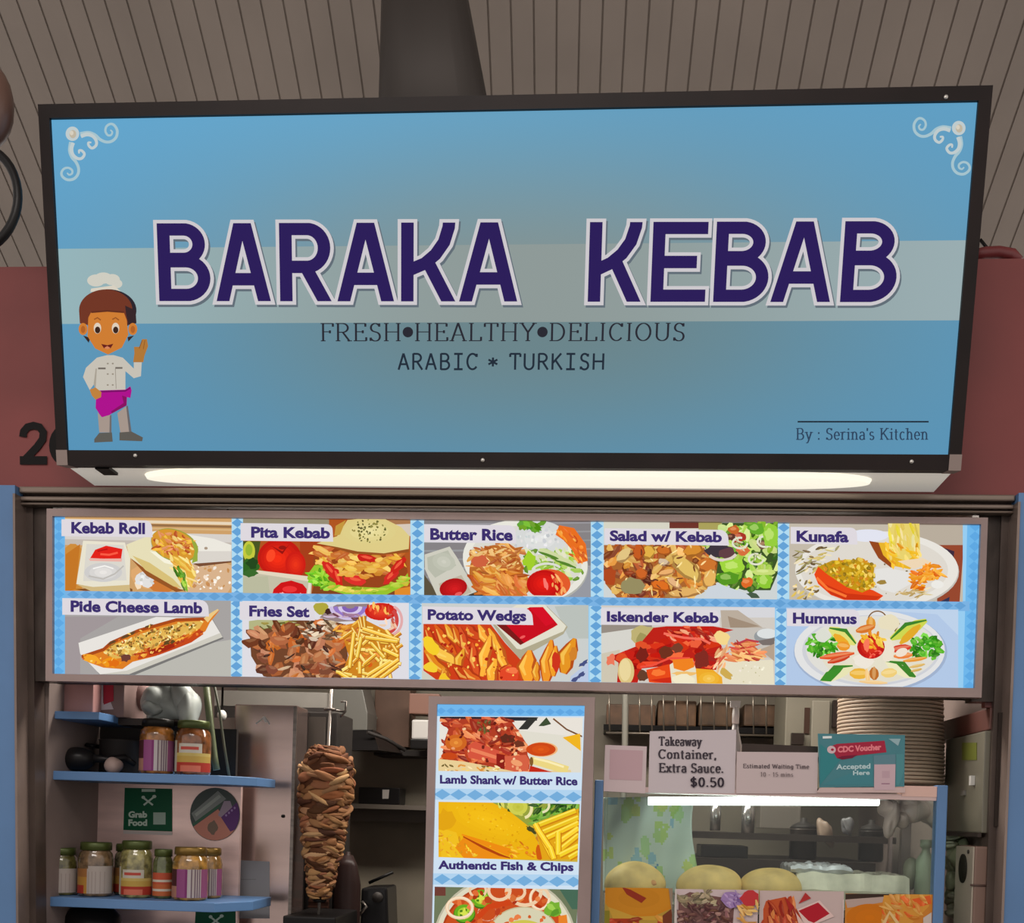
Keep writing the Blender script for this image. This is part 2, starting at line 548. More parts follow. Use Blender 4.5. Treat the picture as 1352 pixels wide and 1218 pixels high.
def arc(cx, cy, rx, ry, a0, a1, n=10):
    return [(cx + rx * math.cos(math.radians(a0 + (a1 - a0) * k / n)), cy + ry * math.sin(math.radians(a0 + (a1 - a0) * k / n))) for k in range(n + 1)]
GLYPH = {
 'F': (.62, [[(.14, 0), (.14, 1)], [(.14, .975), (.6, .975)], [(.14, .52), (.46, .52)], [(.6, .98), (.6, .8)], [(.46, .6), (.46, .44)]], [(.14, 0), (.14, 1)]),
 'R': (.76, [[(.14, 0), (.14, 1)], [(.14, .975), (.34, .975)] + arc(.36, .735, .24, .24, 90, -90) + [(.14, .495)], [(.36, .5), (.68, .0)]], [(.14, 0), (.14, 1), (.68, 0)]),
 'E': (.66, [[(.14, 0), (.14, 1)], [(.14, .975), (.58, .975)], [(.14, .52), (.46, .52)], [(.14, .025), (.62, .025)], [(.58, .98), (.58, .8)], [(.62, .02), (.62, .22)], [(.46, .6), (.46, .44)]], [(.14, 0), (.14, 1)]),
 'S': (.6, [arc(.3, .745, .2, .23, 20, 180) + arc(.3, .745, .2, .22, 180, 250)[1:] + arc(.3, .255, .22, .25, 70, -60) + arc(.3, .255, .22, .24, -60, -165)[1:], [(.49, .8), (.49, .98)], [(.085, .02), (.085, .2)]], []),
 'H': (.84, [[(.14, 0), (.14, 1)], [(.7, 0), (.7, 1)], [(.14, .51), (.7, .51)]], [(.14, 0), (.14, 1), (.7, 0), (.7, 1)]),
 'A': (.78, [[(.09, 0), (.38, 1)], [(.38, 1), (.69, 0)], [(.19, .34), (.58, .34)]], [(.09, 0), (.69, 0)]),
 'L': (.64, [[(.14, 0), (.14, 1)], [(.14, .025), (.6, .025)], [(.6, .02), (.6, .24)]], [(.14, 0), (.14, 1)]),
 'T': (.7, [[(.35, 0), (.35, 1)], [(.04, .975), (.66, .975)], [(.05, .98), (.05, .78)], [(.65, .98), (.65, .78)]], [(.35, 0)]),
 'Y': (.74, [[(.07, 1), (.37, .48)], [(.67, 1), (.37, .48)], [(.37, .5), (.37, 0)]], [(.07, 1), (.67, 1), (.37, 0)]),
 'D': (.8, [[(.14, 0), (.14, 1)], [(.14, .975), (.34, .975)] + arc(.34, .5, .36, .475, 90, -90, 16) + [(.14, .025)]], [(.14, 0), (.14, 1)]),
 'I': (.34, [[(.17, 0), (.17, 1)]], [(.17, 0), (.17, 1)]),
 'C': (.74, [arc(.4, .5, .31, .475, 40, 320, 20), [(.645, .78), (.645, .98)]], []),
 'O': (.82, [arc(.41, .5, .33, .475, 0, 360, 24)], []),
 'U': (.8, [[(.14, 1), (.14, .32)] + arc(.4, .31, .26, .285, 180, 360, 12) + [(.66, 1)]], [(.14, 1), (.66, 1)]),
 'B': (.72, [[(.14, 0), (.14, 1)], [(.14, .975), (.36, .975)] + arc(.37, .75, .21, .225, 90, -90) + [(.14, .525)], [(.14, .525), (.38, .525)] + arc(.38, .275, .25, .25, 90, -90) + [(.14, .025)]], [(.14, 0), (.14, 1)]),
 'K': (.78, [[(.14, 0), (.14, 1)], [(.64, 1), (.16, .42)], [(.3, .6), (.7, 0)]], [(.14, 0), (.14, 1), (.64, 1), (.7, 0)]),
 'W': (1.05, [[(.06, 1), (.3, 0)], [(.3, 0), (.52, .95)], [(.52, .95), (.76, 0)], [(.76, 0), (.99, 1)]], [(.06, 1), (.99, 1)]),
 'y': (.56, [[(.07, .68), (.29, 0)], [(.51, .68), (.29, 0), (.2, -.24), (.06, -.26)]], [(.07, .66), (.51, .66)]),
 'e': (.52, [[(.08, .36), (.45, .36)] + arc(.265, .35, .2, .33, 0, 320, 18)], []),
 'r': (.44, [[(.13, 0), (.13, .68)], [(.13, .42)] + arc(.3, .45, .16, .22, 150, 50, 6)], [(.13, 0), (.08, .66)]),
 'i': (.28, [[(.14, 0), (.14, .68)], [(.14, .83), (.14, .97)]], [(.14, 0), (.09, .66)]),
 'n': (.6, [[(.13, 0), (.13, .68)], [(.13, .4)] + arc(.3, .42, .17, .25, 160, 0, 8) + [(.47, 0)]], [(.13, 0), (.08, .66), (.47, 0)]),
 'm': (.88, [[(.13, 0), (.13, .68)], [(.13, .4)] + arc(.28, .42, .15, .25, 160, 0, 8) + [(.43, 0)], [(.43, .4)] + arc(.58, .42, .15, .25, 160, 0, 8) + [(.73, 0)]], [(.13, 0), (.43, 0), (.73, 0)]),
 'a': (.54, [arc(.26, .47, .17, .2, 160, 0, 8) + [(.43, .1), (.5, .02)], [(.43, .4)] + arc(.25, .19, .18, .18, 80, 340, 12)], []),
 's': (.46, [arc(.23, .5, .14, .17, 30, 230, 9) + arc(.23, .18, .16, .17, 60, -160, 10)], []),
 't': (.36, [[(.16, .9), (.16, .15)] + arc(.26, .14, .1, .13, 180, 300, 6), [(.02, .66), (.32, .66)]], []),
 'c': (.5, [arc(.28, .34, .2, .33, 45, 315, 14)], []),
 'h': (.6, [[(.13, 0), (.13, 1)], [(.13, .4)] + arc(.3, .42, .17, .25, 160, 0, 8) + [(.47, 0)]], [(.13, 0), (.08, .98), (.47, 0)]),
 'k': (.58, [[(.13, 0), (.13, 1)], [(.46, .67), (.15, .28)], [(.25, .42), (.5, 0)]], [(.13, 0), (.08, .98), (.5, 0)]),
 'w': (.8, [[(.06, .68), (.24, 0)], [(.24, 0), (.4, .64)], [(.4, .64), (.57, 0)], [(.57, 0), (.74, .68)]], [(.06, .66), (.74, .66)]),
 'x': (.56, [[(.08, .68), (.48, 0)], [(.47, .68), (.08, 0)]], [(.08, .66), (.47, .66), (.08, 0), (.48, 0)]),
 'o': (.56, [arc(.28, .34, .2, .33, 0, 360, 16)], []),
 'u': (.6, [[(.13, .68), (.13, .25)] + arc(.29, .22, .16, .21, 180, 330, 8), [(.46, .68), (.46, 0)]], [(.08, .66), (.46, 0)]),
 'd': (.58, [[(.46, 0), (.46, 1)], arc(.27, .34, .19, .33, 40, 320, 14)], [(.41, .98), (.46, 0)]),
 'g': (.56, [arc(.27, .36, .19, .3, 0, 360, 14), [(.46, .66), (.46, -.08)] + arc(.27, -.08, .19, .17, 0, -150, 8)], []),
 '$': (.6, [arc(.3, .7, .2, .2, 20, 250, 10) + arc(.3, .3, .22, .22, 70, -160, 12), [(.3, -.1), (.3, 1.1)]], []),
 '0': (.58, [arc(.29, .5, .2, .47, 0, 360, 20)], []),
 '1': (.4, [[(.2, 0), (.2, 1)], [(.2, .97), (.05, .8)]], [(.2, 0)]),
 '5': (.56, [[(.48, .96), (.14, .96), (.12, .55)] + arc(.28, .31, .22, .29, 120, -150, 14)], []),
 '.': (.22, [[(.1, 0), (.1, .14)]], []),
 ',': (.22, [[(.1, .14), (.1, 0), (.05, -.14)]], []),
 ':': (.26, [[(.12, 0), (.12, .15)], [(.12, .5), (.12, .65)]], []),
 "'": (.16, [[(.1, 1), (.08, .75)]], []),
 '-': (.4, [[(.05, .36), (.32, .36)]], []),
 '*': (.5, [[(.25, .2), (.25, .75)], [(.02, .62), (.48, .33)], [(.02, .33), (.48, .62)]], []),
 '\u2022': (.46, [], []),
}
# ------------------------------------------------------------------ the setting
M_STEEL = mat('brushed_steel', (120, 112, 106), 0.38, 0.75, 0.12, 3, 0.02, (1, 1, 40))
M_DKSTEEL = mat('dark_steel', (62, 54, 50), 0.4, 0.5, 0.2, 4, 0.02, (1, 1, 0.6))
M_BROWNAL = mat('bronze_aluminium', (128, 112, 104), 0.35, 0.35, 0.1, 5)
M_BLUE = mat('blue_paint', (86, 124, 170), 0.45, 0.0, 0.05, 3)
M_RED = mat('red_paint', (122, 54, 52), 0.55, 0.0, 0.06, 2.5)
M_BLACK = mat('black_plastic', (24, 22, 22), 0.35)
M_DARK = mat('dark_grey', (52, 48, 46), 0.5, 0.1, 0.15, 5)
M_GREY = mat('mid_grey', (120, 116, 110), 0.5, 0.1, 0.08, 5)
M_WHITE = mat('white_plastic', (205, 203, 198), 0.4)
M_CREAM = mat('cream_laminate', (122, 117, 103), 0.5, 0, 0.05, 4)
M_PINKST = mat('pink_lit_stainless', (240, 204, 196), 0.3, 0.3, 0.08, 3, 0.02, (1, 1, 6))  # pink of the reflected light is put into the base colour

xl_t, xl_b = P(26.5, 650, 0).x, P(31, 1218, 0).x
xr_t, xr_b = P(1340, 655, 0).x, P(1317, 1218, 0).x
z_t, z_b = P(26, 650, 0).z, P(31, 1218, 0).z
ZF = P(10, 644, 0).z                       # underside of the fascia
ZTOP = P(30, 352, 0.03).z
def xl(z): return xl_t + (xl_b - xl_t) * (z_t - z) / (z_t - z_b)
def xr(z): return xr_t + (xr_b - xr_t) * (z_t - z) / (z_t - z_b)
m = MB(); m.hexa([(xl(0) - .4, -.03, 0), (xl(0), -.03, 0), (xl(0), .1, 0), (xl(0) - .4, .1, 0), (xl(ZF) - .4, -.03, ZF), (xl(ZF), -.03, ZF), (xl(ZF), .1, ZF), (xl(ZF) - .4, .1, ZF)])
o = struct(m.build('trim_1', M_BLUE)); o['label'] = 'blue painted post at the left side of the stall front'
m = MB(); m.hexa([(xr(0), -.03, 0), (xr(0) + .4, -.03, 0), (xr(0) + .4, .1, 0), (xr(0), .1, 0), (xr(ZF), -.03, ZF), (xr(ZF) + .4, -.03, ZF), (xr(ZF) + .4, .1, ZF), (xr(ZF), .1, ZF)])
o = struct(m.build('trim_2', M_BLUE)); o['label'] = 'blue painted post at the right side of the stall front'
m = MB(); m.box(-3.2, 3.2, .03, .13, ZF, ZTOP); o = struct(m.build('wall_front', M_RED)); o['label'] = 'red painted fascia wall behind the shop sign'
for x0_, x1_ in ((-3.2, xl(0) - .41), (xr(0) + .41, 3.2)):
    m = MB(); m.box(x0_, x1_, .0, .1, 0, ZF - .001)
    o = struct(m.build('wall_front', mat('neighbour_panel', (104, 96, 90), .5, .2, .06, 4)))
# stall number painted on the fascia
NUM = on_plane(Vector((0, .03, 0)), Vector((0, -1, 0)))
a = Art(NUM, base=.004)
a.stroke([(31, 577), (32, 570), (37, 564), (45, 562), (53, 564), (58, 571), (57, 580), (50, 590), (33, 608)], [10] * 9, (15, 11, 11))
a.rect(27, 602.5, 63, 613.5, (15, 11, 11))
a.ring(86, 588, 15, 21, 11, (15, 11, 11))
o = a.build('number_lettering', PRINT)
tag(o, 'large black stall number starting with 2 on the red fascia', 'number')
# floor, stall interior
m = MB(); m.box(-5, 5, -7, 3.0, -.05, 0); struct(m.build('floor', mat('floor_tile', (112, 104, 98), .5, 0, .1, 3)))
YB = 1.9
XLW, XRW = xl_b + .012, xr_b + .005
m = MB(); m.box(XLW - .05, XLW, .1, YB, 0, 2.75); struct(m.build('wall_left', mat('interior_wall', (128, 112, 106), .6, 0, .08, 3)))
m = MB(); m.box(XRW + .02, XRW + .07, .1, YB, 0, 2.75); struct(m.build('wall_right', MATS['interior_wall']))
m = MB(); m.box(XLW - .05, XRW + .07, YB, YB + .06, 0, 2.75); struct(m.build('wall_back', mat('back_wall', (120, 112, 98), .55, 0, .1, 3)))
m = MB(); m.box(XLW - .05, XRW + .07, .1, YB + .06, 2.75, 2.8); struct(m.build('ceiling_stall', M_GREY))

# hall ceiling: sloping boards seen past the sign
dv = ray(725, 1920).normalized()
p0 = P(676, 352, 2.6)
nrm = Vector((1, 0, 0)).cross(dv).normalized()
if nrm.z > 0: nrm = -nrm
CEIL = on_plane(p0, nrm)
a0, b0 = CEIL(900, 0), CEIL(931, 0)
lat = dv.cross(nrm).normalized()
if lat.x < 0: lat = -lat
pitch = abs((b0 - a0).dot(lat))
ph0 = (CEIL(1202, 0) - p0).dot(lat)
M_CEIL = mat('ceiling_boards', (138, 127, 118), .6, 0, .05, 1.5)
m = MB()
fwd = -dv
for k in range(-46, 46):
    c = ph0 + k * pitch
    w0, w1 = c + pitch * .045, c + pitch * .955
    A = [p0 + lat * w0 - fwd * .5, p0 + lat * w1 - fwd * .5, p0 + lat * w1 + fwd * 9, p0 + lat * w0 + fwd * 9]
    m.prism(A, -nrm * .03)
q = [p0 + lat * (-46 * pitch) - fwd * .5 - nrm * .007, p0 + lat * (46 * pitch) - fwd * .5 - nrm * .007, p0 + lat * (46 * pitch) + fwd * 9 - nrm * .007, p0 + lat * (-46 * pitch) + fwd * 9 - nrm * .007]
m.prism(q, -nrm * .03)
o = struct(m.build('ceiling', M_CEIL)); o['label'] = 'sloping grey brown boarded ceiling above the stall'

# dark tapered duct rising behind the sign
t = thing('exhaust_duct', 'dark grey tapering duct rising behind the middle of the shop sign', 'duct', (P(570, 140, .45).x, .45, ZTOP))
m = MB()
def duct_ring(y, xr_):
    z = P(570, y, .35).z
    xa_, xb_ = P(497, 70, .35).x, P(xr_, 70, .4).x
    R_ = []
    for k in range(24):
        an = PI + PI * 2 * k / 24
        q = lambda v: math.copysign(abs(v) ** .55, v)
        R_.append(m.bm.verts.new(((xa_ + xb_) / 2 + (xb_ - xa_) / 2 * q(math.cos(an)), .46 + .15 * q(math.sin(an)), z)))
    return R_
ra, rb = duct_ring(290, 683), duct_ring(-190, 579)
for k in range(24):
    f = m.bm.faces.new((ra[k], ra[(k + 1) % 24], rb[(k + 1) % 24], rb[k])); f.smooth = True
m.bm.faces.new(ra[::-1]); m.bm.faces.new(rb)
m.build('duct_body', mat('duct_sheet', (62, 57, 54), .5, .2, .1, 2, 0, (1, 1, .2)), t)
m = MB(); m.box(P(490, 200, .3).x, P(690, 200, .3).x, .28, .64, ZTOP - .02, ZTOP + .02)
m.build('duct_flange', M_DARK, t)

# red pipe behind the fascia, right of the sign
o = MB().tube([P(1283, 338, .2), P(1300, 334, .2), P(1318, 333, .2), P(1336, 336, .2), P(1344, 346, .2)], .018).build('red_pipe', mat('pipe_red', (118, 46, 48), .45))
tag(o, 'dark red pipe on top of the fascia right of the sign', 'pipe')
o = MB().tube([P(1294, 316, .22), P(1302, 326, .22), P(1310, 334, .22)], .005).build('loose_cable', M_BLACK)
tag(o, 'thin dark cable dropping behind the upper right edge of the sign', 'cable')

# fan cut off at the left edge
fc = P(-34, 262, -.45)
t = thing('wall_fan', 'black ringed fan cut off by the left edge above the fascia', 'fan', fc)
pts = [fc + Vector((math.cos(k / 40 * 2 * PI) * .118, 0, math.sin(k / 40 * 2 * PI) * .135)) for k in range(40)]
MB().tube(pts, .0115, 10, True).build('guard_ring', M_BLACK, t)
c = P(-22, 138, -.4)
MB().blob(c, .075, .07, .115, .04, 3).build('motor_housing', mat('fan_brown', (98, 72, 62), .35), t)['label'] = 'brown rounded motor housing'
MB().tube([c, c + Vector((-.2, .1, .05)), c + Vector((-.3, .46, .05))], .012).build('bracket', M_DARK, t)

# ------------------------------------------------------------------ the shop sign
BL = Vector((-1.2545, -.19, 2.5941)); SWD = 2.4168
upv = Vector((0, -.144, .8377)); SHT = upv.length; upv.normalize()
sn = Vector((0, -.8377, -.144)).normalized()
def SL(u, v, w): return BL + Vector((u, 0, 0)) + upv * v + sn * w
SIGN = on_plane(BL, sn)
sign = thing('shop_sign', 'large light blue backlit kebab shop sign with black frame above the stall', 'sign', (BL.x + SWD / 2, -.1, BL.z))
def sbar(m, u0, u1, v0, v1, w0, w1):
    m.hexa([SL(u0, v0, w0), SL(u1, v0, w0), SL(u1, v0, w1), SL(u0, v0, w1), SL(u0, v1, w0), SL(u1, v1, w0), SL(u1, v1, w1), SL(u0, v1, w1)])
M_FRAME = mat('sign_frame_black', (30, 22, 21), .5, .0, .15, 6)
m = MB()
sbar(m, -.03, SWD + .032, SHT, SHT + .034, -.05, .012)
sbar(m, -.03, SWD + .032, -.04, 0, -.05, .012)
sbar(m, -.03, 0, 0, SHT, -.05, .012)
sbar(m, SWD, SWD + .032, 0, SHT, -.05, .012)
m.build('frame', M_FRAME, sign)
m = MB()
zu_b = P(676, 645, .028).z
prof = [SL(0, -.036, -.03), SL(0, SHT + .03, -.03), Vector((0, .028, BL.z + .95)), Vector((0, .028, zu_b))]
x0, x1 = BL.x - .024, BL.x + SWD + .026
A = [Vector((x0, p.y, p.z)) for p in prof]; B = [Vector((x1, p.y, p.z)) for p in prof]
for i in range(3): m.face([A[i], A[i + 1], B[i + 1], B[i]])
m.face(A[::-1]); m.face(B)
m.build('cabinet', M_FRAME, sign)
m = MB(); m.prism([A[0], B[0], B[3], A[3]], Vector((0, 0, .004)))
o = m.build('underside_panel', mat('white_panel_glow', (226, 222, 212), .3, .0, emit=.34), sign); o['label'] = 'white underside panel with an added faint glow'  # lamp light on the panel is put in as added emission
# lamp recessed into the underside
t0 = A[0]; t3 = A[3]
def UND(s, w): # s along x, w 0..1 front to back
    p = t0.lerp(t3, w); return Vector((s, p.y, p.z))
le, re = P(190, 629, -.08).x, P(1152, 632, -.08).x
m = MB(); outl = []
NN = 40
for k in range(NN):
    an = 2 * PI * k / NN
    cx_ = (le + re) / 2; hx = (re - le) / 2; ex = .26
    outl.append((cx_ + (hx - ex) * (1 if math.cos(an) > 0 else -1) * (1 if abs(math.cos(an)) > 1e-6 else 0) + ex * math.cos(an), .46 + .4 * math.sin(an)))
ringA = [UND(x, w) + Vector((0, 0, -.001)) for x, w in outl]
ringB = [UND((le + re) / 2 + (x - (le + re) / 2) * .995, .5 + (w - .5) * .7) + Vector((0, 0, -.010)) for x, w in outl]
for i in range(NN): m.face([ringA[i], ringA[(i + 1) % NN], ringB[(i + 1) % NN], ringB[i]])
m.face(ringB)
o = m.build('lamp_diffuser', mat('lamp_white', (234, 230, 214), .4, emit=1.0), sign); o['label'] = 'long lit white lamp on the underside'
m = MB(); xx = P(135, 619, -.15).x
pq = UND(xx, .18); m.box(xx - .021, xx + .021, pq.y - .03, pq.y + .03, pq.z - .008, pq.z)
m.build('black_square', M_BLACK, sign)  # small plain black square on the underside
for u0 in (-.031, SWD + .001):
  m = MB(); sbar(m, u0, u0 + .032, -.041, -.0, -.05, .014)
  m.build('corner_cap', mat('corner_grey', (138, 122, 116), .4, .3), sign)
for (px, py) in ((1247, 131), (638, 608), (1202, 610), (181, 602)):
    m = MB(); p = SIGN(px, py); m.lathe([(.006, 0), (.005, .004), (.001, .005)], p + sn * .011, 10, axis=sn)
    m.build('screw', mat('screw_zinc', (200, 196, 190), .3, .6), sign)

# printed face: blue and a pale band, with a grey backlight glow painted in
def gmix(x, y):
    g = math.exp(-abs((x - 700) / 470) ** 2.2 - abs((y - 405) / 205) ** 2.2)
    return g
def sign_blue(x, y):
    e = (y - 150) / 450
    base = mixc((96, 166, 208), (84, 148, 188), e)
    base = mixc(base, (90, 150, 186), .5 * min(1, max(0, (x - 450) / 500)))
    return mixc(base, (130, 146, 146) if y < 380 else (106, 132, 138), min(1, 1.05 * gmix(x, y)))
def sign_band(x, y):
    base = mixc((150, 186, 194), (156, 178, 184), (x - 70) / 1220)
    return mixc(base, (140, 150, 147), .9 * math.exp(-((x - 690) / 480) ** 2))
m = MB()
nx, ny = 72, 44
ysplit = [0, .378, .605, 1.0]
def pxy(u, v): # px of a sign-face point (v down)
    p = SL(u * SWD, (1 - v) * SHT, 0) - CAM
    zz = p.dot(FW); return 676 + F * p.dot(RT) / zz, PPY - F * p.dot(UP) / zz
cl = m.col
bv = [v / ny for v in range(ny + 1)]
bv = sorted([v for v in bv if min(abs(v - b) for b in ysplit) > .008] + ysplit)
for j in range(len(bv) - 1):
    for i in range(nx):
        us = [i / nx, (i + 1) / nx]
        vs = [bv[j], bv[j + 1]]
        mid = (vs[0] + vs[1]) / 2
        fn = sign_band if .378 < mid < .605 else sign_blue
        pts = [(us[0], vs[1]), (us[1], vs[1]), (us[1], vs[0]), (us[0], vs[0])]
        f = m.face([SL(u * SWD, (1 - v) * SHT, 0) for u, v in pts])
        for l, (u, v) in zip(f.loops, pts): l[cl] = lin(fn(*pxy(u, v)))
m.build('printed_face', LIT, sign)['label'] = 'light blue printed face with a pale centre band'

def skew(x, y):
    k = .0508 - (x - 80) / 1190 * (.0508 + .0867)
    return (x + (y - 370) * k, y)
INK = (40, 24, 88)
def letter_strokes(ch, w, h):
    if ch == 'B':
        return [[(8, -9), (8, h + 9)], [(8, 8), (34, 8)] + arc_d(34, 27.5, w - 14 - 34, 19.5) + [(8, 47)], [(8, 50), (36, 50)] + arc_d(36, (50 + h - 8) / 2, w - 8 - 36, (h - 58) / 2) + [(8, h - 8)]]
    if ch == 'A':
        s_ = (w / 2 - 3 - 8) / h
        return [[(8 - 9 * s_, h + 9), (w / 2 - 3 + 9 * s_, -9)], [(w / 2 + 3 - 9 * s_, -9), (w - 8 + 9 * s_, h + 9)], [(20, 74), (w - 20, 74)]]
    if ch == 'R':
        return [[(8, -9), (8, h + 9)], [(8, 8), (36, 8)] + arc_d(36, 33, w - 10 - 36, 25) + [(8, 58)], [(33, 56), (w - 9 + 4, h + 9)]]
    if ch == 'K':
        return [[(8, -9), (8, h + 9)], [(w - 10, -9), (w - 11, 6), (w - 17, 26), (w - 28, 42), (w - 42, 54), (12, 62)], [(34, 50), (w - 9 + 3, h + 9)]]
    if ch == 'E':
        return [[(8, -9), (8, h + 9)], [(8, 8), (w, 8)], [(8, 53), (w - 13, 53)], [(8, h - 8), (w, h - 8)]]
def arc_d(cx, cy, rx, ry, n=20):
    return [(cx + rx * math.sin(PI * k / n), cy - ry * math.cos(PI * k / n)) for k in range(n + 1)]
LET = [('B', 210, 278), ('A', 286, 357), ('R', 370, 438.5), ('A', 446, 520), ('K', 530, 603), ('A', 607, 683), ('K', 777, 848), ('E', 860, 932), ('B', 943, 1014), ('A', 1019, 1097), ('B', 1111, 1183)]
for WORD in (LET[:6], LET[6:]):
    a = Art(SIGN, skew, base=.0006)
    for (dx, dy, ex, col) in ((2.2, 3.0, 4.6, (96, 108, 118)), (0, 0, 4.6, (204, 200, 204)), (0, 0, 0, INK)):
        for ch, xa, xb in WORD:
            f0 = (xa - 210) / 973
            yt, yb = 295 - 3 * f0, 397.6 + 1.4 * f0
            h = yb - yt
            q = [skew(xa - ex - 8, yt - ex), skew(xb + ex + 8, yt - ex), skew(xb + ex + 8, yb + ex), skew(xa - ex - 8, yb + ex)]
            a.clip = [(x + dx, y + dy) for x, y in q]
            a.lay += 1e-4 if ch == 'B' and xa == 210 else 0
            for st in letter_strokes(ch, xb - xa, h):
                pts = [(xa + x + dx, yt + y + dy) for x, y in st]
                if ex and len(pts) > 1:   # lengthen open ends of the outline
                    for e, i in ((0, 1), (-1, -2)):
                        d = math.hypot(pts[e][0] - pts[i][0], pts[e][1] - pts[i][1]) or 1
                        pts[e] = (pts[e][0] + (pts[e][0] - pts[i][0]) / d * ex, pts[e][1] + (pts[e][1] - pts[i][1]) / d * ex)
                a.stroke(pts, 16.5 + 2 * ex, col)
    a.build('title_lettering', LIT, sign)['label'] = 'dark purple capital lettering with white outline'
a = Art(SIGN, skew, base=.001)
a.serif('FRESH\u2022HEALTHY\u2022DELICIOUS', 422, 908, 426.5, 450.5, (38, 38, 48), .115, .05, .075)
a.build('slogan_lettering', LIT, sign)
for wd, xa, xb in (('ARABIC', 524, 632), ('*', 646, 659), ('TURKISH', 673, 801)):
    a = Art(SIGN, skew, base=.001)
    a.serif(wd, xa, xb, 466.5, 488, (30, 42, 56), .13, .12, .0, mono=wd != '*')
    a.build('cuisine_lettering', LIT, sign)
a = Art(SIGN, base=.001)
a.poly([(1053, 555.6), (1226, 555.6), (1226, 557.6), (1053, 557.6)], (24, 34, 46))
a.serif("By : Serina's Kitchen", 1051, 1225, 565, 580.5, (44, 66, 92), .13, .07, .07)
a.build('byline_lettering', LIT, sign)
# scroll ornaments in the two top corners
def ornament(name, T):
    a = Art(SIGN, base=.001)
    c1, c2 = (164, 194, 204), (190, 202, 204)
    arm = [[(420, 320), (540, 300), (640, 330), (720, 395), (810, 435), (900, 425), (970, 360), (985, 260), (940, 180), (880, 160), (820, 200), (805, 270), (840, 330), (890, 330), (910, 285), (880, 250)],
           [(430, 350), (520, 320), (610, 345), (665, 420), (660, 490), (600, 530), (550, 490), (545, 445), (590, 445)]]
    for dg in (0, 1):
        for st, w in zip(arm, ([70, 66, 56, 46, 44, 44, 44, 42, 40, 38, 36, 34, 34, 32, 28, 20], [56, 60, 52, 46, 44, 42, 40, 34, 24])):
            pts = [((x, y) if not dg else (y * .95 - 20, x * 1.02 + 10)) for x, y in st]
            a.curve([T(x, y) for x, y in pts], [v / 11.6 for v in w], c1 if w[0] > 60 else c2)
    x, y = T(300, 310)
    a.ell(x, y, 9, 9.5, c2); a.ell(x + .6, y + .5, 4.5, 5.5, (190, 180, 160)); a.ell(x - 1, y - 1, 2.5, 3, (214, 206, 190))
    a.build(name, LIT, sign)
ornament('corner_ornament', lambda x, y: (70 + x / 11.6, 150 + y / 11.6))
ornament('corner_ornament', lambda x, y: (1291.5 - x / 11.6, 142.5 + y / 11.6))
# plain cartoon cook printed at the lower left
a = Art(SIGN, lambda x, y: (95 + x / 9.366, 350 + y / 9.366), base=.001)
skin, skd, hair_, coat = (206, 124, 48), (176, 96, 36), (112, 52, 34), (198, 192, 180)
for x, y, rx, ry in ((300, 190, 110, 75), (390, 160, 110, 70), (500, 180, 95, 70), (560, 230, 65, 55)): a.ell(x, y, rx, ry, (206, 204, 192))
a.poly([(240, 290), (520, 250), (610, 330), (230, 330)], (216, 208, 192))
a.ell(448, 560, 352, 262, (40, 34, 44)); a.ell(420, 555, 330, 255, hair_)
a.poly([(90, 560), (100, 720), (200, 740), (240, 600), (640, 580), (700, 740), (790, 720), (790, 560)], hair_)
a.poly([(660, 500), (790, 560), (800, 720), (700, 735), (670, 600)], (52, 34, 38))
for x in (140, 755): a.ell(x, 790, 55, 75, skin); a.ell(x, 795, 28, 45, skd)
a.poly([(140, 870), (210, 960), (230, 900)], (52, 34, 30)); a.poly([(770, 870), (700, 945), (690, 890)], (52, 34, 30))
a.poly([(205, 650), (240, 580), (640, 575), (680, 680), (700, 860), (620, 1020), (450, 1105), (290, 1030), (195, 880)], skin)
a.stroke([(240, 582), (440, 566), (645, 582)], 22, (96, 44, 28))
for x in (318, 542): a.ell(x, 780, 46, 68, (222, 206, 186)); a.ell(x + 2, 802, 33, 42, (58, 34, 24)); a.stroke([(x - 40, 672), (x, 650), (x + 42, 680)], 16, (150, 82, 34))
a.poly([(365, 975), (440, 990), (515, 972), (480, 1030), (400, 1030)], (104, 28, 24)); a.poly([(400, 1025), (440, 1000), (480, 1025), (440, 1040)], (214, 130, 90))
a.poly([(775, 1090), (770, 1010), (840, 1010), (870, 915), (930, 915), (945, 1000), (900, 1120), (885, 1200), (760, 1200)], (176, 118, 52)); a.stroke([(870, 930), (835, 1030)], 10, (140, 84, 34)); a.stroke([(905, 930), (885, 1040)], 8, (140, 84, 34))
B_ = lambda x, y: (x / 1.0, y + 1030)     # body drawn from its own crop
s2 = 9.366 / 9.026
def bp(pts): return [(x * s2, (y / 9.026 + 110) * 9.366) for x, y in pts]
a.poly(bp([(420, 80), (500, 80), (610, 110), (740, 240), (740, 165), (835, 165), (825, 330), (740, 355), (640, 270), (640, 490), (285, 500), (270, 420), (215, 495), (135, 340), (170, 230), (300, 110)]), coat)
a.poly(bp([(285, 240), (262, 420), (285, 500), (300, 240)]), (168, 160, 146)); a.stroke(bp([(520, 240), (530, 480)]), 8, (150, 142, 130))
for x0, x1, y in ((315, 405, 238), (520, 605, 232)): a.stroke(bp([(x0, y), (x1, y)]), 22, (112, 104, 96))
for y in (180, 305, 435): 
    for x in (430, 490): a.ell(*bp([(x, y)])[0], 13, 10, (150, 140, 126))
a.poly(bp([(340, 500), (640, 490), (700, 450), (715, 500), (700, 590), (660, 580), (655, 680), (470, 780), (400, 835), (350, 810), (285, 710), (290, 600)]), (172, 8, 140))
a.stroke(bp([(350, 515), (640, 505), (700, 470)]), 20, (118, 8, 100))
a.poly(bp([(600, 560), (655, 580), (655, 680), (480, 775), (470, 750), (620, 650)]), (134, 8, 96))
a.poly(bp([(215, 490), (285, 465), (355, 520), (350, 580), (285, 610), (240, 560)]), (190, 128, 60))
